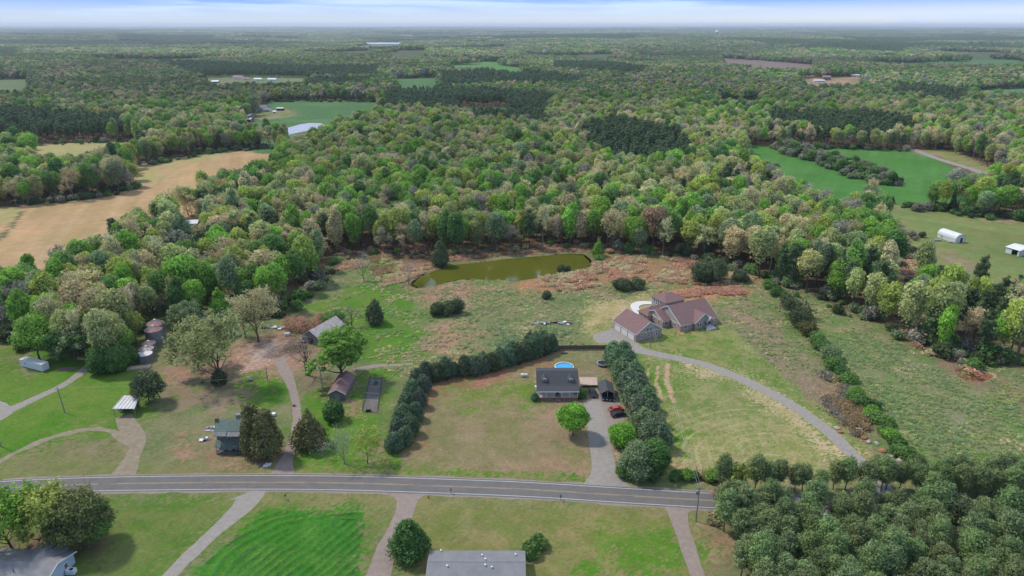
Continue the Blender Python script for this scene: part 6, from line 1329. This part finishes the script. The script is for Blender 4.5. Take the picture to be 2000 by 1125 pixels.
# ruined two-storey house
a = P(421, 889); b = P(476, 889); w_ = b[0]-a[0]; R = empty('ruined_house', (a[0], a[1], 0), math.radians(1), 'ruined grey two-storey wooden house with a worn green roof and a collapsed porch', 'house')
mb = MB(); mb.box(0, w_, 2.4, 7.6, .5, 6.3); mb.prism([(2.4, 6.3), (7.6, 6.3), (5.2, 7.9)], 'x', 0, w_); mb.build('wall', M['oldwood'], R)
mb = MB(); mb.box(.2, w_-.2, 2.6, 7.4, 0, .5); mb.build('foundation', M['redbrick'], R)
mb = MB(); mb.prism([(2.0, 6.05), (5.2, 7.95), (8.0, 6.2), (8.0, 6.35), (5.2, 8.12), (2.0, 6.2)], 'x', -.4, w_+.3); mb.build('roof', M['greenroof'], R)
mb = MB(); mb.prism([(.9, 5.3), (2.05, 6.1), (2.05, 6.2), (.9, 5.4)], 'x', -.4, w_*.42); mb.prism([(.7, 5.35), (2.05, 6.02), (2.05, 6.12), (.7, 5.45)], 'x', w_*.45, w_+.2); mb.build('torn_eave', M['brokenwood'], R)
for x in (1.3, 3.3, 5.4, 7.0):
    if x < w_-.5: window(R, x, 2.4, 4.9, 1.0, 1.1, (0, -1), 'brokenwood', 'black', mull=False)
for x in (1.6, 6.0): window(R, x, 2.4, 2.0, .9, 1.4, (0, -1), 'brokenwood', 'black', mull=False)
g = np.random.default_rng(4)
mb = MB()
for i in range(5):
    x = w_*i/5; dz = [0, -.5, -.9, -.4, .2][i]; mb.add([(x, 2.38, 3.6+dz*.3), (x+w_/5-.1, 2.38, 3.5+dz*.2), (x+w_/5+.1, .0, 2.3+dz), (x-.1, .2, 2.5+dz), (x, 2.38, 3.52+dz*.3), (x+w_/5-.1, 2.38, 3.42+dz*.2), (x+w_/5+.1, .0, 2.22+dz), (x-.1, .2, 2.42+dz)], [(0,1,2,3),(7,6,5,4),(0,4,5,1),(1,5,6,2),(2,6,7,3),(3,7,4,0)])
mb.build('collapsed_porch_roof', M['greenroof'], R)
mb = MB()
for i in range(34):
    x = g.random()*w_; y = .0+g.random()*2.2; z = .6+g.random()*2.2; a_ = g.random()*.9-.45; l_ = .8+g.random()*2.0; dz = (g.random()-.5)*1.0
    mb.tube([(x-l_/2*math.cos(a_), y-l_/2*math.sin(a_), z-dz/2), (x+l_/2*math.cos(a_), y+l_/2*math.sin(a_), z+dz/2)], .07, 4)
mb.build('broken_boards', M['brokenwood'], R)
mb = MB(); mb.box(.1, w_-.1, .1, 2.35, .45, .6); mb.build('porch_floor', M['oldwood'], R)
for i in range(5): x = .3+(w_-.6)*i/4; mb = MB(); mb.tube([(x, .2, 0), (x+(g.random()-.5)*.5, .3+(g.random()-.5)*.4, 2.0+g.random())], .08, 5); mb.build('porch_post', M['brokenwood'], R)
mb = MB(); mb.box(-.75, -.05, 4.6, 5.5, 0, 8.6); mb.build('chimney', M['redbrick'], R)
mb = MB(); mb.box(w_-2.3, w_-.2, 7.6, 12.5, .3, 3.4); mb.prism([(w_-2.5, 3.4), (w_, 3.4), (w_-1.25, 4.6)], 'y', 7.6, 12.8); mb.build('rear_wing', M['paleroof'], R)
mb = MB(); mb.box(w_-2.4, w_-1.4, 8.2, 9.1, 2.5, 6.4); mb.box(w_-2.5, w_-1.3, 8.1, 9.2, 6.0, 6.3); mb.build('chimney', M['reddoor'], R)
# maroon barn
A_b = P(641, 784); Br = empty('maroon_barn', (A_b[0]+2.8, A_b[1]+.5, 0), math.radians(-2), 'narrow barn with a faded maroon gabled sheet roof behind the compact dark tree', 'barn')
mb = MB(); gable_walls(mb, -2.5, 2.5, 0, 12, 2.6, 4.1, 'y'); mb.build('wall', M['oldwood'], Br)
mb = MB(); gable_roof(mb, -2.5, 2.5, 0, 12, 2.6, 4.1, 'y', oh=.4, oe=.4, th=.08); mb.build('roof', M['barnroof'], Br)
mb = MB(); rake(mb, -2.5, 2.5, -.43, 2.6, 4.1, 'y', oh=.4, th=.22); mb.build('fascia', M['trim'], Br)
mb = MB(); mb.box(-.8, .8, -.06, .02, 0, 2.2); mb.build('door', M['brokenwood'], Br)
# kennel run
ks = [P(708, 804), P(738, 806), P(747, 741), P(724, 739)]; Kn = empty('dog_run', (ks[0][0], ks[0][1], 0), 0, 'long dark wire-mesh dog run on the grass right of the maroon barn', 'dog run'); o0 = ks[0]
loc = [(q[0]-o0[0], q[1]-o0[1]) for q in ks]
mb = MB(); mb.add([(x, y, .03) for x, y in loc], [(0, 1, 2, 3)]); mb.build('floor', M['kennelfloor'], Kn)
mb = MB()
for i in range(4):
    (xa, ya), (xb, yb) = loc[i], loc[(i+1) % 4]; ln = math.dist(loc[i], loc[(i+1) % 4]); k = int(ln/.3)
    for j in range(k): t = j/k; x, y = xa+(xb-xa)*t, ya+(yb-ya)*t; mb.tube([(x, y, 0), (x, y, 1.8)], .012, 3)
    for z in (.1, .5, .9, 1.3, 1.8): mb.tube([(xa, ya, z), (xb, yb, z)], .03 if z in (.1, 1.8) else .012, 4)
mb.build('mesh_sides', M['chain'], Kn)
for t in (.2, .4, .6, .8):
    pa = [loc[0][i]*(1-t)+loc[3][i]*t for i in (0, 1)]; pb = [loc[1][i]*(1-t)+loc[2][i]*t for i in (0, 1)]; mb = MB(); mb.tube([(*pa, 1.8), (*pb, 1.8)], .04, 4); mb.build('crossbar', M['steel'], Kn)
for i in range(9):
    for e0, e1 in ((0, 3), (1, 2)):
        t = i/8; x, y = [loc[e0][j]*(1-t)+loc[e1][j]*t for j in (0, 1)]; mb = MB(); mb.tube([(x, y, 0), (x, y, 1.85)], .05, 5); mb.build('post', M['chain'], Kn)
q = P(735, 750); bb = empty('barrel', q, 0, 'blue plastic barrel inside the far end of the dog run', 'barrel'); mb = MB(); mb.lathe([(.35,0),(.45,.2),(.48,.6),(.45,1.0),(.35,1.15),(.01,1.15)], 14); mb.build('drum', M['blue'], bb, True); mb = MB(); mb.lathe([(.30,1.16),(.30,1.22),(.01,1.22)], 12); mb.build('lid', M['black'], bb)
q = P(719, 806); bb = empty('feed_trough', (q[0], q[1]+.6, 0), .2, 'black trough inside the near end of the dog run', 'trough'); mb = MB(); mb.box(-.7,.7,-.35,.35,.1,.2); mb.box(-.7,.7,-.4,-.33,.1,.55); mb.box(-.7,.7,.33,.4,.1,.55); mb.box(-.77,-.7,-.4,.4,.1,.55); mb.box(.7,.77,-.4,.4,.1,.55); mb.build('basin', M['rubber'], bb)
for s_ in (-.6, .6): mb = MB(); mb.box(s_-.05, s_+.05, -.3, .3, 0, .1); mb.build('leg', M['steel'], bb)
# grain bins
def bin_(px, py, r_, h_, cone, wall, roof, label, ribs=24, flat=False):
    q = P(px, py); B = empty('grain_bin', (q[0], q[1]+r_, 0), 0, label, 'grain bin', 'grain bins at the wood edge')
    mb = MB(); pr = [(r_, 0)]; n = int(h_/.45)
    for i in range(n): pr += [(r_, h_*(i+.3)/n), (r_+.04, h_*(i+.6)/n)]
    pr.append((r_, h_)); mb.lathe(pr, 32); mb.build('wall', M[wall], B, True)
    mb = MB(); k = 32; mb.lathe([(r_+.15, h_-.03), (r_+.15, h_+.03), (.35, h_+cone), (.01, h_+cone)], k); rf = mb.build('roof', M[roof], B)
    if not flat:
        mb = MB()
        for i in range(ribs):
            t = 2*math.pi*i/ribs; mb.tube([((r_+.12)*math.cos(t), (r_+.12)*math.sin(t), h_+.07), (.4*math.cos(t), .4*math.sin(t), h_+cone+.04)], .05, 4)
        mb.build('ribs', M['paleroof' if i % 2 else roof], rf); mb = MB(); mb.lathe([(.4, h_+cone-.05), (.4, h_+cone+.25), (.01, h_+cone+.3)], 12); mb.build('cap', M['whitemetal'], rf)
    mb = MB(); mb.box(-.5, .5, -r_-.12, -r_+.08, .4, 2.2); mb.build('hatch', M['rustwall' if wall != 'rustwall' else 'greymetal'], B)
bin_(301.5, 669, 3.0, 6.4, 1.5, 'greymetal', 'rustroof', 'farther tall grey grain bin with a ribbed rusty red roof')
bin_(297, 677, 3.0, 5.6, 1.4, 'greymetal', 'rustroof', 'nearer tall grey grain bin with a red roof and white cap')
bin_(286.5, 690, 2.35, 2.9, .8, 'rustwall', 'barnroof', 'farthest low grain bin with a brown roof')
bin_(282, 701, 2.35, 2.9, .8, 'rustwall', 'paleroof', 'middle low grain bin with a pale pink ribbed roof', 14)
bin_(278.5, 710, 2.4, 2.7, .35, 'rustwall', 'concrete', 'nearest low grain bin with an almost flat whitish roof', flat=True)
q = P(270, 720); mb = MB(); mb.box(-3.6, 3.6, -1.2, 1.2, 0, .35); mb.box(-3.5, -1.2, -1.1, 1.1, .35, .43); o = mb.build('loading_slab', M['deck'], loc=(q[0], q[1]+.5, 0), rz=math.radians(12)); tag(o, 'tan slab in front of the nearest low grain bin', 'slab')
# white container
a = P(41, 716); b = P(84, 727); Cn = empty('storage_container', (a[0], a[1], 0), math.atan2(b[1]-a[1], b[0]-a[0]), 'long white box trailer standing on the grass left of the gravel lane', 'container'); L_ = math.dist(a, b)
mb = MB(); mb.box(0, L_, 0, 2.5, .25, 2.75); bd = mb.build('body', M['whitemetal'], Cn); mb = MB(); mb.box(-.06, L_+.06, -.06, 2.56, 2.752, 2.83); mb.build('roof', M['concrete'], Cn)
window(Cn, 2.6, 0, 1.7, .5, .5, (0, -1), 'whitemetal', 'black', mull=False); mb = MB(); mb.box(L_-.01, L_+.05, .12, 1.22, .35, 2.65); mb.build('door', M['whitemetal'], Cn); mb = MB(); mb.box(L_-.01, L_+.05, 1.28, 2.38, .35, 2.65); mb.build('door', M['whitemetal'], Cn)
mb = MB(); mb.box(.2, L_-.2, .2, 2.3, .0, .25); mb.build('skid', M['black'], Cn)
q = P(112, 723); o = MB()
for i in range(6): o.tube([(i*.15, i*.35-1, .1+.05*i), (5.5+i*.2, i*.3-.4, .12)], .09, 5)
o = o.build('pipe_pile', M['barnroof'], loc=(q[0], q[1], 0), rz=.1); tag(o, 'pile of dark rusty pipes right of the white box trailer', 'pipe pile')
# striped open shed
c4 = [P(219, 797, 3.0), P(262, 797, 3.0), P(272, 772, 3.9), P(241, 770, 3.9)]
Sh = empty('open_shed', (c4[0][0], c4[0][1], 0), 0, 'open pole shed with a white and grey striped sheet roof under the dark juniper', 'shed'); l4 = [(q[0]-c4[0][0], q[1]-c4[0][1]) for q in c4]
mb = MB(); zz = (2.7, 2.7, 3.5, 3.5); mb.add([(x, y, z) for (x, y), z in zip(l4, zz)]+[(x, y, z+.08) for (x, y), z in zip(l4, zz)], [(3,2,1,0),(4,5,6,7),(0,1,5,4),(1,2,6,5),(2,3,7,6),(3,0,4,7)]); mb.build('roof', M['stripeRoof'], Sh)
for (x, y), z in zip(l4, zz):
    cxm, cym = sum(p[0] for p in l4)/4, sum(p[1] for p in l4)/4; x, y = x+(cxm-x)*.07, y+(cym-y)*.07; mb = MB(); mb.tube([(x, y, 0), (x, y, z)], .1, 6); mb.build('post', M['polewood'], Sh)
mb = MB(); mb.box(l4[3][0]+.3, l4[2][0]-.3, l4[2][1]-.5, l4[2][1]-.4, 0, 2.9); mb.build('back_wall', M['oldwood'], Sh)
for i, (px, py, lab) in enumerate([(236,806,'leftmost'),(246,803,'middle'),(258,802,'rightmost')]):
    q = P(px, py); o = MB(); o.tube([(0, -.9, .75), (0, .9, .75)], .75, 18); o.tube([(0, -.92, .75), (0, .92, .75)], .3, 10); o = o.build('hay_roll', M['litter'] if i != 1 else M['bark'], loc=(q[0], q[1]+1, 0), rz=.4*i); tag(o, lab+' of the dark rolls stored under the striped shed roof', 'roll', 'rolls under the striped shed')
# pale collapsing roof behind the green tree
q = P(628, 660); Or = empty('old_barn', (q[0], q[1], 0), math.radians(-24), 'old barn with a pale patched sheet roof partly hidden by the spreading green tree', 'barn')
mb = MB(); gable_walls(mb, -3.8, 3.8, -6, 9, 3.0, 5.4, 'y'); mb.build('wall', M['rustwall'], Or); mb = MB(); gable_roof(mb, -3.8, 3.8, -6, 9, 3.0, 5.4, 'y', th=.1); mb.build('roof', M['paleroof'], Or)
mb = MB(); mb.box(-1, 1, -6.1, -6.0, 0, 2.4); mb.build('door', M['black'], Or)
# quonset shed and open shed on the right pasture
a = P(1830, 463); b = P(1846, 468.5); Q = empty('arched_shed', (a[0], a[1], 0), math.atan2(b[1]-a[1], b[0]-a[0]), 'white arched metal shed on the right pasture', 'shed'); L_ = 12.0
pr = [(0, 0), (6.4, 0), (6.4, 2.2), (5.9, 3.4), (4.9, 4.3), (3.2, 4.7), (1.5, 4.3), (.5, 3.4), (0, 2.2)]
mb = MB(); mb.prism(pr, 'x', 0, L_); mb.build('wall', M['whitemetal'], Q)
mb = MB(); rf_ = [(-.12, 2.2), (.4, 3.5), (1.45, 4.42), (3.2, 4.83), (4.95, 4.42), (6.0, 3.5), (6.52, 2.2)]; mb.prism(rf_+[(y*.98+.06, z-.1) for y, z in rf_[::-1]], 'x', -.2, L_+.2); mb.build('roof', M['whitemetal'], Q)
mb = MB(); mb.box(L_, L_+.08, 3.3, 4.7, 0, 2.6); mb.build('door', M['black'], Q); window(Q, 3, 0, 1.3, 1.2, .8, (0, -1), 'whitemetal', 'greymetal')
q = P(1835, 470); o = MB(); o.box(-3, 0, -1, 1, 0, .8); o.prism([(-1, .8), (1, .8), (0, 1.4)], 'x', -3, -.4); o.box(3, 6, -2.2, -.6, 0, .5); o = o.build('scrap_stack', M['litter'], loc=(q[0], q[1]-1, 0), rz=-.3); tag(o, 'stack of pale scrap in front of the white arched shed', 'scrap')
a = P(1963, 493); b = P(1989, 501); Os = empty('machine_shed', (a[0], a[1], 0), math.atan2(b[1]-a[1], b[0]-a[0]), 'pale shed with white roof and dark open bay at the right edge', 'shed'); L_ = math.dist(a, b)
mb = MB(); mb.box(0, L_*.45, 0, .12, 0, 3.0); mb.box(L_*.88, L_, 0, .12, 0, 3.0); mb.box(L_-.12, L_, .12, 11, 0, 3.2); mb.box(0, .12, .12, 11, 0, 3.0); mb.box(.12, L_-.12, 10.9, 11, 0, 3.2); mb.build('wall', M['whitemetal'], Os)
mb = MB(); mb.prism([(-.4, 2.95), (5.5, 4.2), (11.4, 2.95), (11.4, 3.1), (5.5, 4.35), (-.4, 3.1)], 'x', -.4, L_+.4); mb.build('roof', M['whitemetal'], Os)
mb = MB(); mb.box(L_*.5, L_*.85, 3, 6, 0, 1.6); mb.build('stored_machine', M['black'], Os)
# distant farm buildings
def barn(px, py, W_b, D_b, ze, zr, rz, wall, roof, label, name='farm_building', wins=0, ax='x', cat='barn'):
    q = P(px, py); B = empty(name, (q[0], q[1], float(HZ(q[0], q[1]))), math.radians(rz), label, cat)
    mb = MB(); gable_walls(mb, -W_b/2, W_b/2, 0, D_b, ze, zr, ax); mb.build('wall', M[wall], B)
    mb = MB()
    if ax == 'x': gable_roof(mb, 0, D_b, -W_b/2, W_b/2, ze, zr, 'x', th=.15)
    else: gable_roof(mb, -W_b/2, W_b/2, 0, D_b, ze, zr, 'y', th=.15)
    mb.build('roof', M[roof], B)
    for i in range(wins): window(B, -W_b/2+W_b*(i+.5)/wins, 0, 1.7, 1.2, 1.3, (0, -1), mull=False)
    mb = MB(); mb.box(-.6, .6, -.06, .04, 0, 2.1); mb.build('door', M['black'], B); return B
barn(508, 218, 16, 9, 5, 8.5, -4, 'concrete', 'oldshingle', 'two-storey pale house with a grey roof among trees beside the green field', 'farmhouse', 4, cat='house')
barn(521, 219, 10, 8, 3, 5.5, -4, 'concrete', 'oldshingle', 'low pale wing right of the distant two-storey farmhouse', 'farmhouse', 2, cat='house')
barn(477, 231, 17, 10, 3.5, 5.5, -25, 'greymetal', 'whitemetal', 'upper and larger white-roofed barn left of the green field')
barn(480, 238, 14, 7, 3, 4.5, -20, 'rustwall', 'whitemetal', 'lower white-roofed barn left of the green field'); barn(547, 216, 9, 5, 3, 3.8, 0, 'black', 'whitemetal', 'small white-roofed shelter in the middle of the green field')
barn(536, 221, 4, 4, 2, 3, 0, 'whitemetal', 'whitemetal', 'tiny white shed beside the shelter in the green field')
barn(463, 154, 20, 12, 4, 7, -6, 'vinyl', 'rustroof', 'red-roofed farmstead house by the far pale field', cat='house'); barn(480, 156, 14, 8, 3, 5, 0, 'concrete', 'rustroof', 'smaller red-roofed outbuilding by the far pale field'); barn(503, 157, 16, 8, 3, 5, 0, 'vinyl', 'whitemetal', 'white long shed right of the red-roofed farmstead'); barn(531, 158, 18, 8, 3.5, 5.5, 0, 'vinyl', 'whitemetal', 'rightmost white house of the red-roofed farmstead'); barn(420, 162, 14, 7, 3, 5, 0, 'greymetal', 'whitemetal', 'pale low shed at the left of the far pale field'); barn(402, 162, 9, 6, 3, 4.4, 0, 'greymetal', 'whitemetal', 'small shed at the left end of the far pale field')
barn(762, 120, 26, 12, 5, 9, 0, 'vinyl', 'rustroof', 'far red-roofed barn near the white house cluster', cat='barn'); barn(785, 126, 22, 10, 4, 7, 0, 'vinyl', 'whitemetal', 'left white house of the far cluster', cat='house'); barn(800, 127, 20, 10, 4, 7, 8, 'vinyl', 'oldshingle', 'right white house of the far cluster', cat='house')
barn(735, 86, 300, 60, 9, 14, 2.5, 'whitemetal', 'whitemetal', 'very long white warehouse roof near the left horizon', 'warehouse', cat='warehouse'); barn(1168, 79, 150, 40, 9, 16, 0, 'vinyl', 'whitemetal', 'far white factory just right of the middle horizon', 'warehouse', cat='factory'); barn(722, 62.5, 160, 40, 10, 18, 0, 'vinyl', 'whitemetal', 'tiny white building close under the left horizon', 'warehouse', cat='warehouse')
barn(845, 91, 60, 20, 6, 10, 0, 'vinyl', 'whitemetal', 'small white building left of the far pale clearing', cat='house'); barn(1485, 109, 34, 14, 4, 8, 0, 'vinyl', 'whitemetal', 'white house at the top of the brown cutover', cat='house'); barn(1592, 118, 34, 14, 5, 9, 0, 'vinyl', 'oldshingle', 'grey-roofed white house right of the brown cutover', cat='house')
barn(1614, 160, 16, 10, 6, 9, -5, 'redbrick', 'oldshingle', 'red brick house beside a white drive on the far right', 'farmhouse', 3, cat='house'); barn(1600, 163, 22, 7, 3, 4.5, 4, 'whitemetal', 'whitemetal', 'white low shed left of the far red brick house'); barn(1670, 154, 20, 8, 3, 5, 0, 'vinyl', 'whitemetal', 'white barn right of the far red brick house')
barn(372, 486, 16, 9, 3.5, 5.5, 20, 'greymetal', 'concrete', 'pale roofed building glimpsed through the trees left of the pond'); barn(365, 447, 12, 7, 3, 4.2, 10, 'whitemetal', 'whitemetal', 'small white building in the dark gap of the left wood')
q = P(1399, 78); wt_ = empty('water_tower', (q[0], q[1], float(HZ(*q))), 0, 'white bulb water tower on the right horizon', 'water tower')
mb = MB(); mb.lathe([(6, 0), (3.5, 8), (3.2, 38), (5, 42)], 20); mb.build('stem', M['trim'], wt_, True); mb = MB(); mb.lathe([(4.5, 40), (15, 48), (17, 55), (14, 62), (6, 66), (.1, 67)], 28); mb.build('tank', M['trim'], wt_, True)
# utility poles and wires
def pole(px, py, h_, label, arm=True, trafo=False, lamp=False, lean=(0, 0), rz=0):
    q = P(px, py); U = empty('utility_pole', (q[0], q[1], 0), rz, label, 'utility pole')
    mb = MB(); mb.tube([(0, 0, -.2), (lean[0], lean[1], h_)], [.17, .11], 8); mb.build('post', M['polewood'], U)
    if arm: mb = MB(); mb.box(lean[0]-.9, lean[0]+.9, lean[1]-.18, lean[1]-.1, h_-.7, h_-.58); cr = mb.build('crossarm', M['polewood'], U); mb = MB(); [mb.lathe([(.05, h_-.58), (.07, h_-.45), (.03, h_-.38)], 8, (lean[0]+x, lean[1]-.14)) for x in (-.8, 0, .8)]; mb.build('insulators', M['trim'], cr)
    if trafo: mb = MB(); mb.lathe([(.28, h_-2.4), (.3, h_-2.3), (.3, h_-1.5), (.2, h_-1.4), (.01, h_-1.38)], 14, (lean[0]-.5, lean[1]-.1)); mb.build('transformer', M['greymetal'], U)
    if lamp: mb = MB(); mb.tube([(0, 0, h_-.5), (-.9, -.4, h_-.1)], .04, 5); ar = mb.build('lamp_arm', M['steel'], U); mb = MB(); mb.lathe([(.25, h_-.4), (.22, h_-.1), (.05, h_)], 10, (-1.0, -.45)); mb.build('lamp_head', M['whitemetal'], ar)
    return (q[0]+lean[0], q[1]+lean[1], h_)
p1 = pole(1359, 1018, 10.2, 'roadside utility pole with a transformer beside the pines', trafo=True)
p2 = pole(1270, 678, 9.6, 'utility pole in front of the detached garage', trafo=True)
p3 = pole(632, 768, 9.4, 'leaning lamp pole beside the maroon barn', arm=False, lamp=True, lean=(-.5, .3))
p4 = pole(127, 806, 8.6, 'utility pole in the green strip right of the gravel lane', lean=(-.7, .3)); p5 = pole(2, 872, 9, 'utility pole at the far left edge of the farm grass')
p6 = pole(523, 744, 5.2, 'short pole in the grass right of the tallest farmyard tree'); p7 = pole(1817, 512, 11, 'weathered pole at the corner of the right pasture')
def wire(a, b, label, r=.028, sag=1.2):
    mb = MB(); pts_ = [(a[0]+(b[0]-a[0])*t, a[1]+(b[1]-a[1])*t, a[2]+(b[2]-a[2])*t-sag*4*t*(1-t)) for t in [i/14 for i in range(15)]]
    o = mb.tube(pts_, r, 4).build('overhead_wire', M['steel']); return tag(o, label, 'wire', 'overhead wires')
for d, nm in ((-.3, 'left'), (.3, 'right')): wire((p1[0]+d, p1[1], p1[2]-.4), (p2[0]+d, p2[1], p2[2]-.4), nm+' wire from the roadside pole to the garage pole')
wire(p4, p3, 'wire from the gravel lane pole to the lamp pole', sag=2); wire(p5, p4, 'wire from the left edge pole to the gravel lane pole')
# roadside mailboxes and signs
def mailbox(px, py, label, rz=0):
    q = P(px, py); B = empty('mailbox', q, rz, label, 'mailbox', 'mailboxes along the road'); mb = MB(); mb.box(-.05, .05, -.05, .05, 0, 1.1); mb.build('post', M['polewood'], B)
    mb = MB(); mb.prism([(-.15, 1.1), (.15, 1.1), (.15, 1.3), (.08, 1.4), (-.08, 1.4), (-.15, 1.3)], 'y', -.3, .3); bx_ = mb.build('box', M['black'], B); mb = MB(); mb.box(.15, .18, -.05, .02, 1.2, 1.45); mb.build('flag', M['red'], bx_)
mailbox(558, 975, 'black mailbox left of the bright crop field'); mailbox(1095, 977, 'mailbox beside the road above the brownish lawn'); mailbox(881, 964, 'small mailbox right of the orange marker')
q = P(837, 974); B = empty('marker_sign', q, 0, 'small orange marker on a thin post right of the middle lower drive', 'sign'); mb = MB(); mb.box(-.03, .03, -.03, .03, 0, 1.5); mb.build('post', M['rustwall'], B); mb = MB(); mb.box(-.28, .28, -.06, -.03, .15, .75); mb.build('panel', M['orange'], B)
q = P(680, 972); B = empty('marker_post', q, 0, 'thin dark marker post at the roadside above the crop field', 'post'); mb = MB(); mb.box(-.04, .04, -.04, .04, 0, 1.7); mb.build('post', M['rustwall'], B); mb = MB(); mb.box(-.07, .07, -.06, -.04, 1.35, 1.65); mb.build('reflector', M['concrete'], B)
# fence posts in front of the estate lot
for i, px in enumerate((1347, 1360, 1372, 1385, 1397)):
    q = P(px, 918+i*.8); o = MB().tube([(0, 0, -.1), (.03, 0, 1.35)], [.09, .07], 6).build('fence_post', M['polewood'], loc=(q[0], q[1], 0)); tag(o, '%s dark wooden post from the left in the front fence of the estate lot' % ordn[i], 'fence post', 'posts of the front fence')
# rocks and brush heaps along the estate edge
g = np.random.default_rng(12); rv = ICO2[0]
for i, (px, py, r_) in enumerate([(1478,672,.7),(1497,691,.8),(1635,838,1.3),(1641,845,1.1),(1668,831,1.4),(1677,841,1.5),(1688,856,1.3),(1697,864,1.2),(1712,867,1.1),(1724,882,1.4),(1740,893,1.4),(1757,902,1.5)]):
    q = P(px, py); a_ = 1+.45*(np.random.default_rng(i).random(len(rv))-.5); v = rv*a_[:, None]*np.array([r_*.85, r_*.6, r_*.42])+np.array([0, 0, r_*.15])
    me = mesh_np('rock', v, ICO2[1], [M['stone' if i % 3 else 'redpile']]); o = link('rock_heap', me); o.location = (q[0], q[1], 0); o.rotation_euler = (0, 0, i); tag(o, '%s pinkish rock from the top along the right edge of the estate lot' % ordn[i], 'rock', 'rocks along the estate edge')
# scrap row in the meadow and farmyard clutter
def scrap(px0, px1, py, n, label, seed, hh=.8, mats=('whitemetal', 'black', 'barnroof', 'litter', 'steel', 'trim')):
    a, b = P(px0, py), P(px1, py); g = np.random.default_rng(seed); S_ = empty('scrap_heap', (a[0], a[1], 0), math.atan2(b[1]-a[1], b[0]-a[0]), label, 'scrap'); L_ = math.dist(a, b)
    for j, mt in enumerate(mats):
        mb = MB()
        for i in range(n):
            x = L_*g.random(); y = g.normal()*.5; z = g.random()*hh*.6; w1, w2, h1_ = .3+g.random()*1.1, .25+g.random()*.5, .1+g.random()*hh*.7; t = g.random()*6.28
            if g.random() < .5:
                c0, s0 = math.cos(t)*w1, math.sin(t)*w1*.5; mb.tube([(x-c0, y-s0, z+.1), (x+c0, y+s0, z+.15+h1_*.6)], .06+.14*g.random(), 6)
            else: mb.prism([(y-w2, z), (y+w2, z+.1*g.random()), (y+w2*.7, z+h1_), (y-w2*.9, z+h1_*.7)], 'x', x-w1*.7, x+w1*.7)
        mb.build(['white_panels', 'black_pipes', 'rusty_sheets', 'mixed_scrap', 'bare_metal', 'pale_sheets'][j], M[mt], S_)
scrap(1040, 1118, 632, 6, 'long low row of scrap metal and white sheeting in the meadow', 3); scrap(508, 562, 641, 4, 'white panels and scrap at the back of the farmyard', 4); scrap(588, 606, 668, 5, 'heap of pale and yellow scrap behind the gnarled leafless tree', 5, 1.2)
scrap(400, 420, 838, 3, 'boards lying left of the ruined house', 6, .3); scrap(395, 408, 858, 2, 'small heap of debris left of the ruined porch', 7, .5); scrap(446, 470, 655, 5, 'white junk behind the tallest farmyard tree', 8, 1.0); scrap(495, 528, 908, 1, 'few pale boards lying under the paired cypresses', 9, .15)
def item(px, py, rz, name, mat, label, cat, dims):
    q = P(px, py); B = empty(name, q, rz, label, cat); x, y, z = dims; mb = MB(); mb.box(-x/2, x/2, -y/2, y/2, .15, z); mb.build('casing', M[mat], B); mb = MB(); mb.box(-x/2-.04, x/2+.04, -y/2-.04, y/2+.04, z+.002, z+.06); mb.build('lid', M[mat], B)
    for s_ in (-1, 1): mb = MB(); mb.box(s_*x*.35-.08, s_*x*.35+.08, -y*.4, y*.4, 0, .15); mb.build('foot', M['black'], B)
item(467, 818, .2, 'metal_cabinet', 'greymetal', 'grey metal cabinet behind the ruined house', 'cabinet', (1.4, 1.2, 1.6)); item(533, 812, .3, 'white_crate', 'trim', 'white crate on red ground right of the paired cypresses', 'crate', (1.5, 1.1, .8)); item(489, 744, .1, 'well_box', 'rustwall', 'small reddish box in the farmyard grass', 'box', (1.1, .9, .8)); item(561, 655, .1, 'chest_freezer', 'trim', 'pale chest freezer near the rusty thicket', 'freezer', (1.8, 1.2, 1.0)); item(574, 793, .3, 'small_trailer', 'barnroof', 'small dark reddish cart standing on the farm lane', 'cart', (.9, .7, .5)); item(396, 747, 0, 'feed_box', 'black', 'small black box on the bare ground left of the tallest tree', 'box', (.9, .6, .4))
item(1103, 690, 0, 'garden_bench', 'polewood', 'low brown bench on the grass below the board fence', 'bench', (1.8, .7, .5))
item(15, 662, .2, 'camper_shell', 'greymetal', 'grey cover on red clay in the left wood gap', 'cover', (7, 4, 2.0))
# thin bluish smoke drifting out of the wood left of the pond
m, t, o_ = material('thin_smoke'); pv = N(t, 'ShaderNodeVolumePrincipled'); pv.inputs['Color'].default_value = (.72, .80, .95, 1); pv.inputs['Density'].default_value = 0.018
t.links.new(pv.outputs[0], o_.inputs['Volume'])
q = P(690, 478); vs_, fs_ = [], []
mb = MB()
for dx, dy, dz, rx, rz_ in ((0, 0, 4, 5, 4), (2.5, 6, 9, 6.5, 5.5), (6, 12, 14, 7, 6)): mb.add([(dx+p[0]*rx, dy+p[1]*rx, max(.3, dz+p[2]*rz_)) for p in ICO2[0]], [tuple(int(k_) for k_ in r_) for r_ in ICO2[1]])
sm = mb.build('smoke', M['trim'], loc=(q[0], q[1], 0)); sm.data.materials.clear(); sm.data.materials.append(m); tag(sm, 'thin bluish smoke among the trees left of the pond', 'smoke', kind='stuff')
# ------------------------------------------------------------------ the air
HAZE = 1
if HAZE:
    mb = MB(); hx0 = 50500; mb.box(-hx0, hx0, -hx0, hx0, -60, 190); hz = mb.build('haze', None if False else M['trim']); hz.data.materials.clear()
    m, t, o_ = material('haze_air'); pv = N(t, 'ShaderNodeVolumePrincipled'); pv.inputs['Color'].default_value = (.86, .93, 1.0, 1); pv.inputs['Density'].default_value = 0.00005; pv.inputs['Anisotropy'].default_value = .2
    t.links.new(pv.outputs[0], o_.inputs['Volume']); hz.data.materials.append(m); tag(hz, kind='stuff')
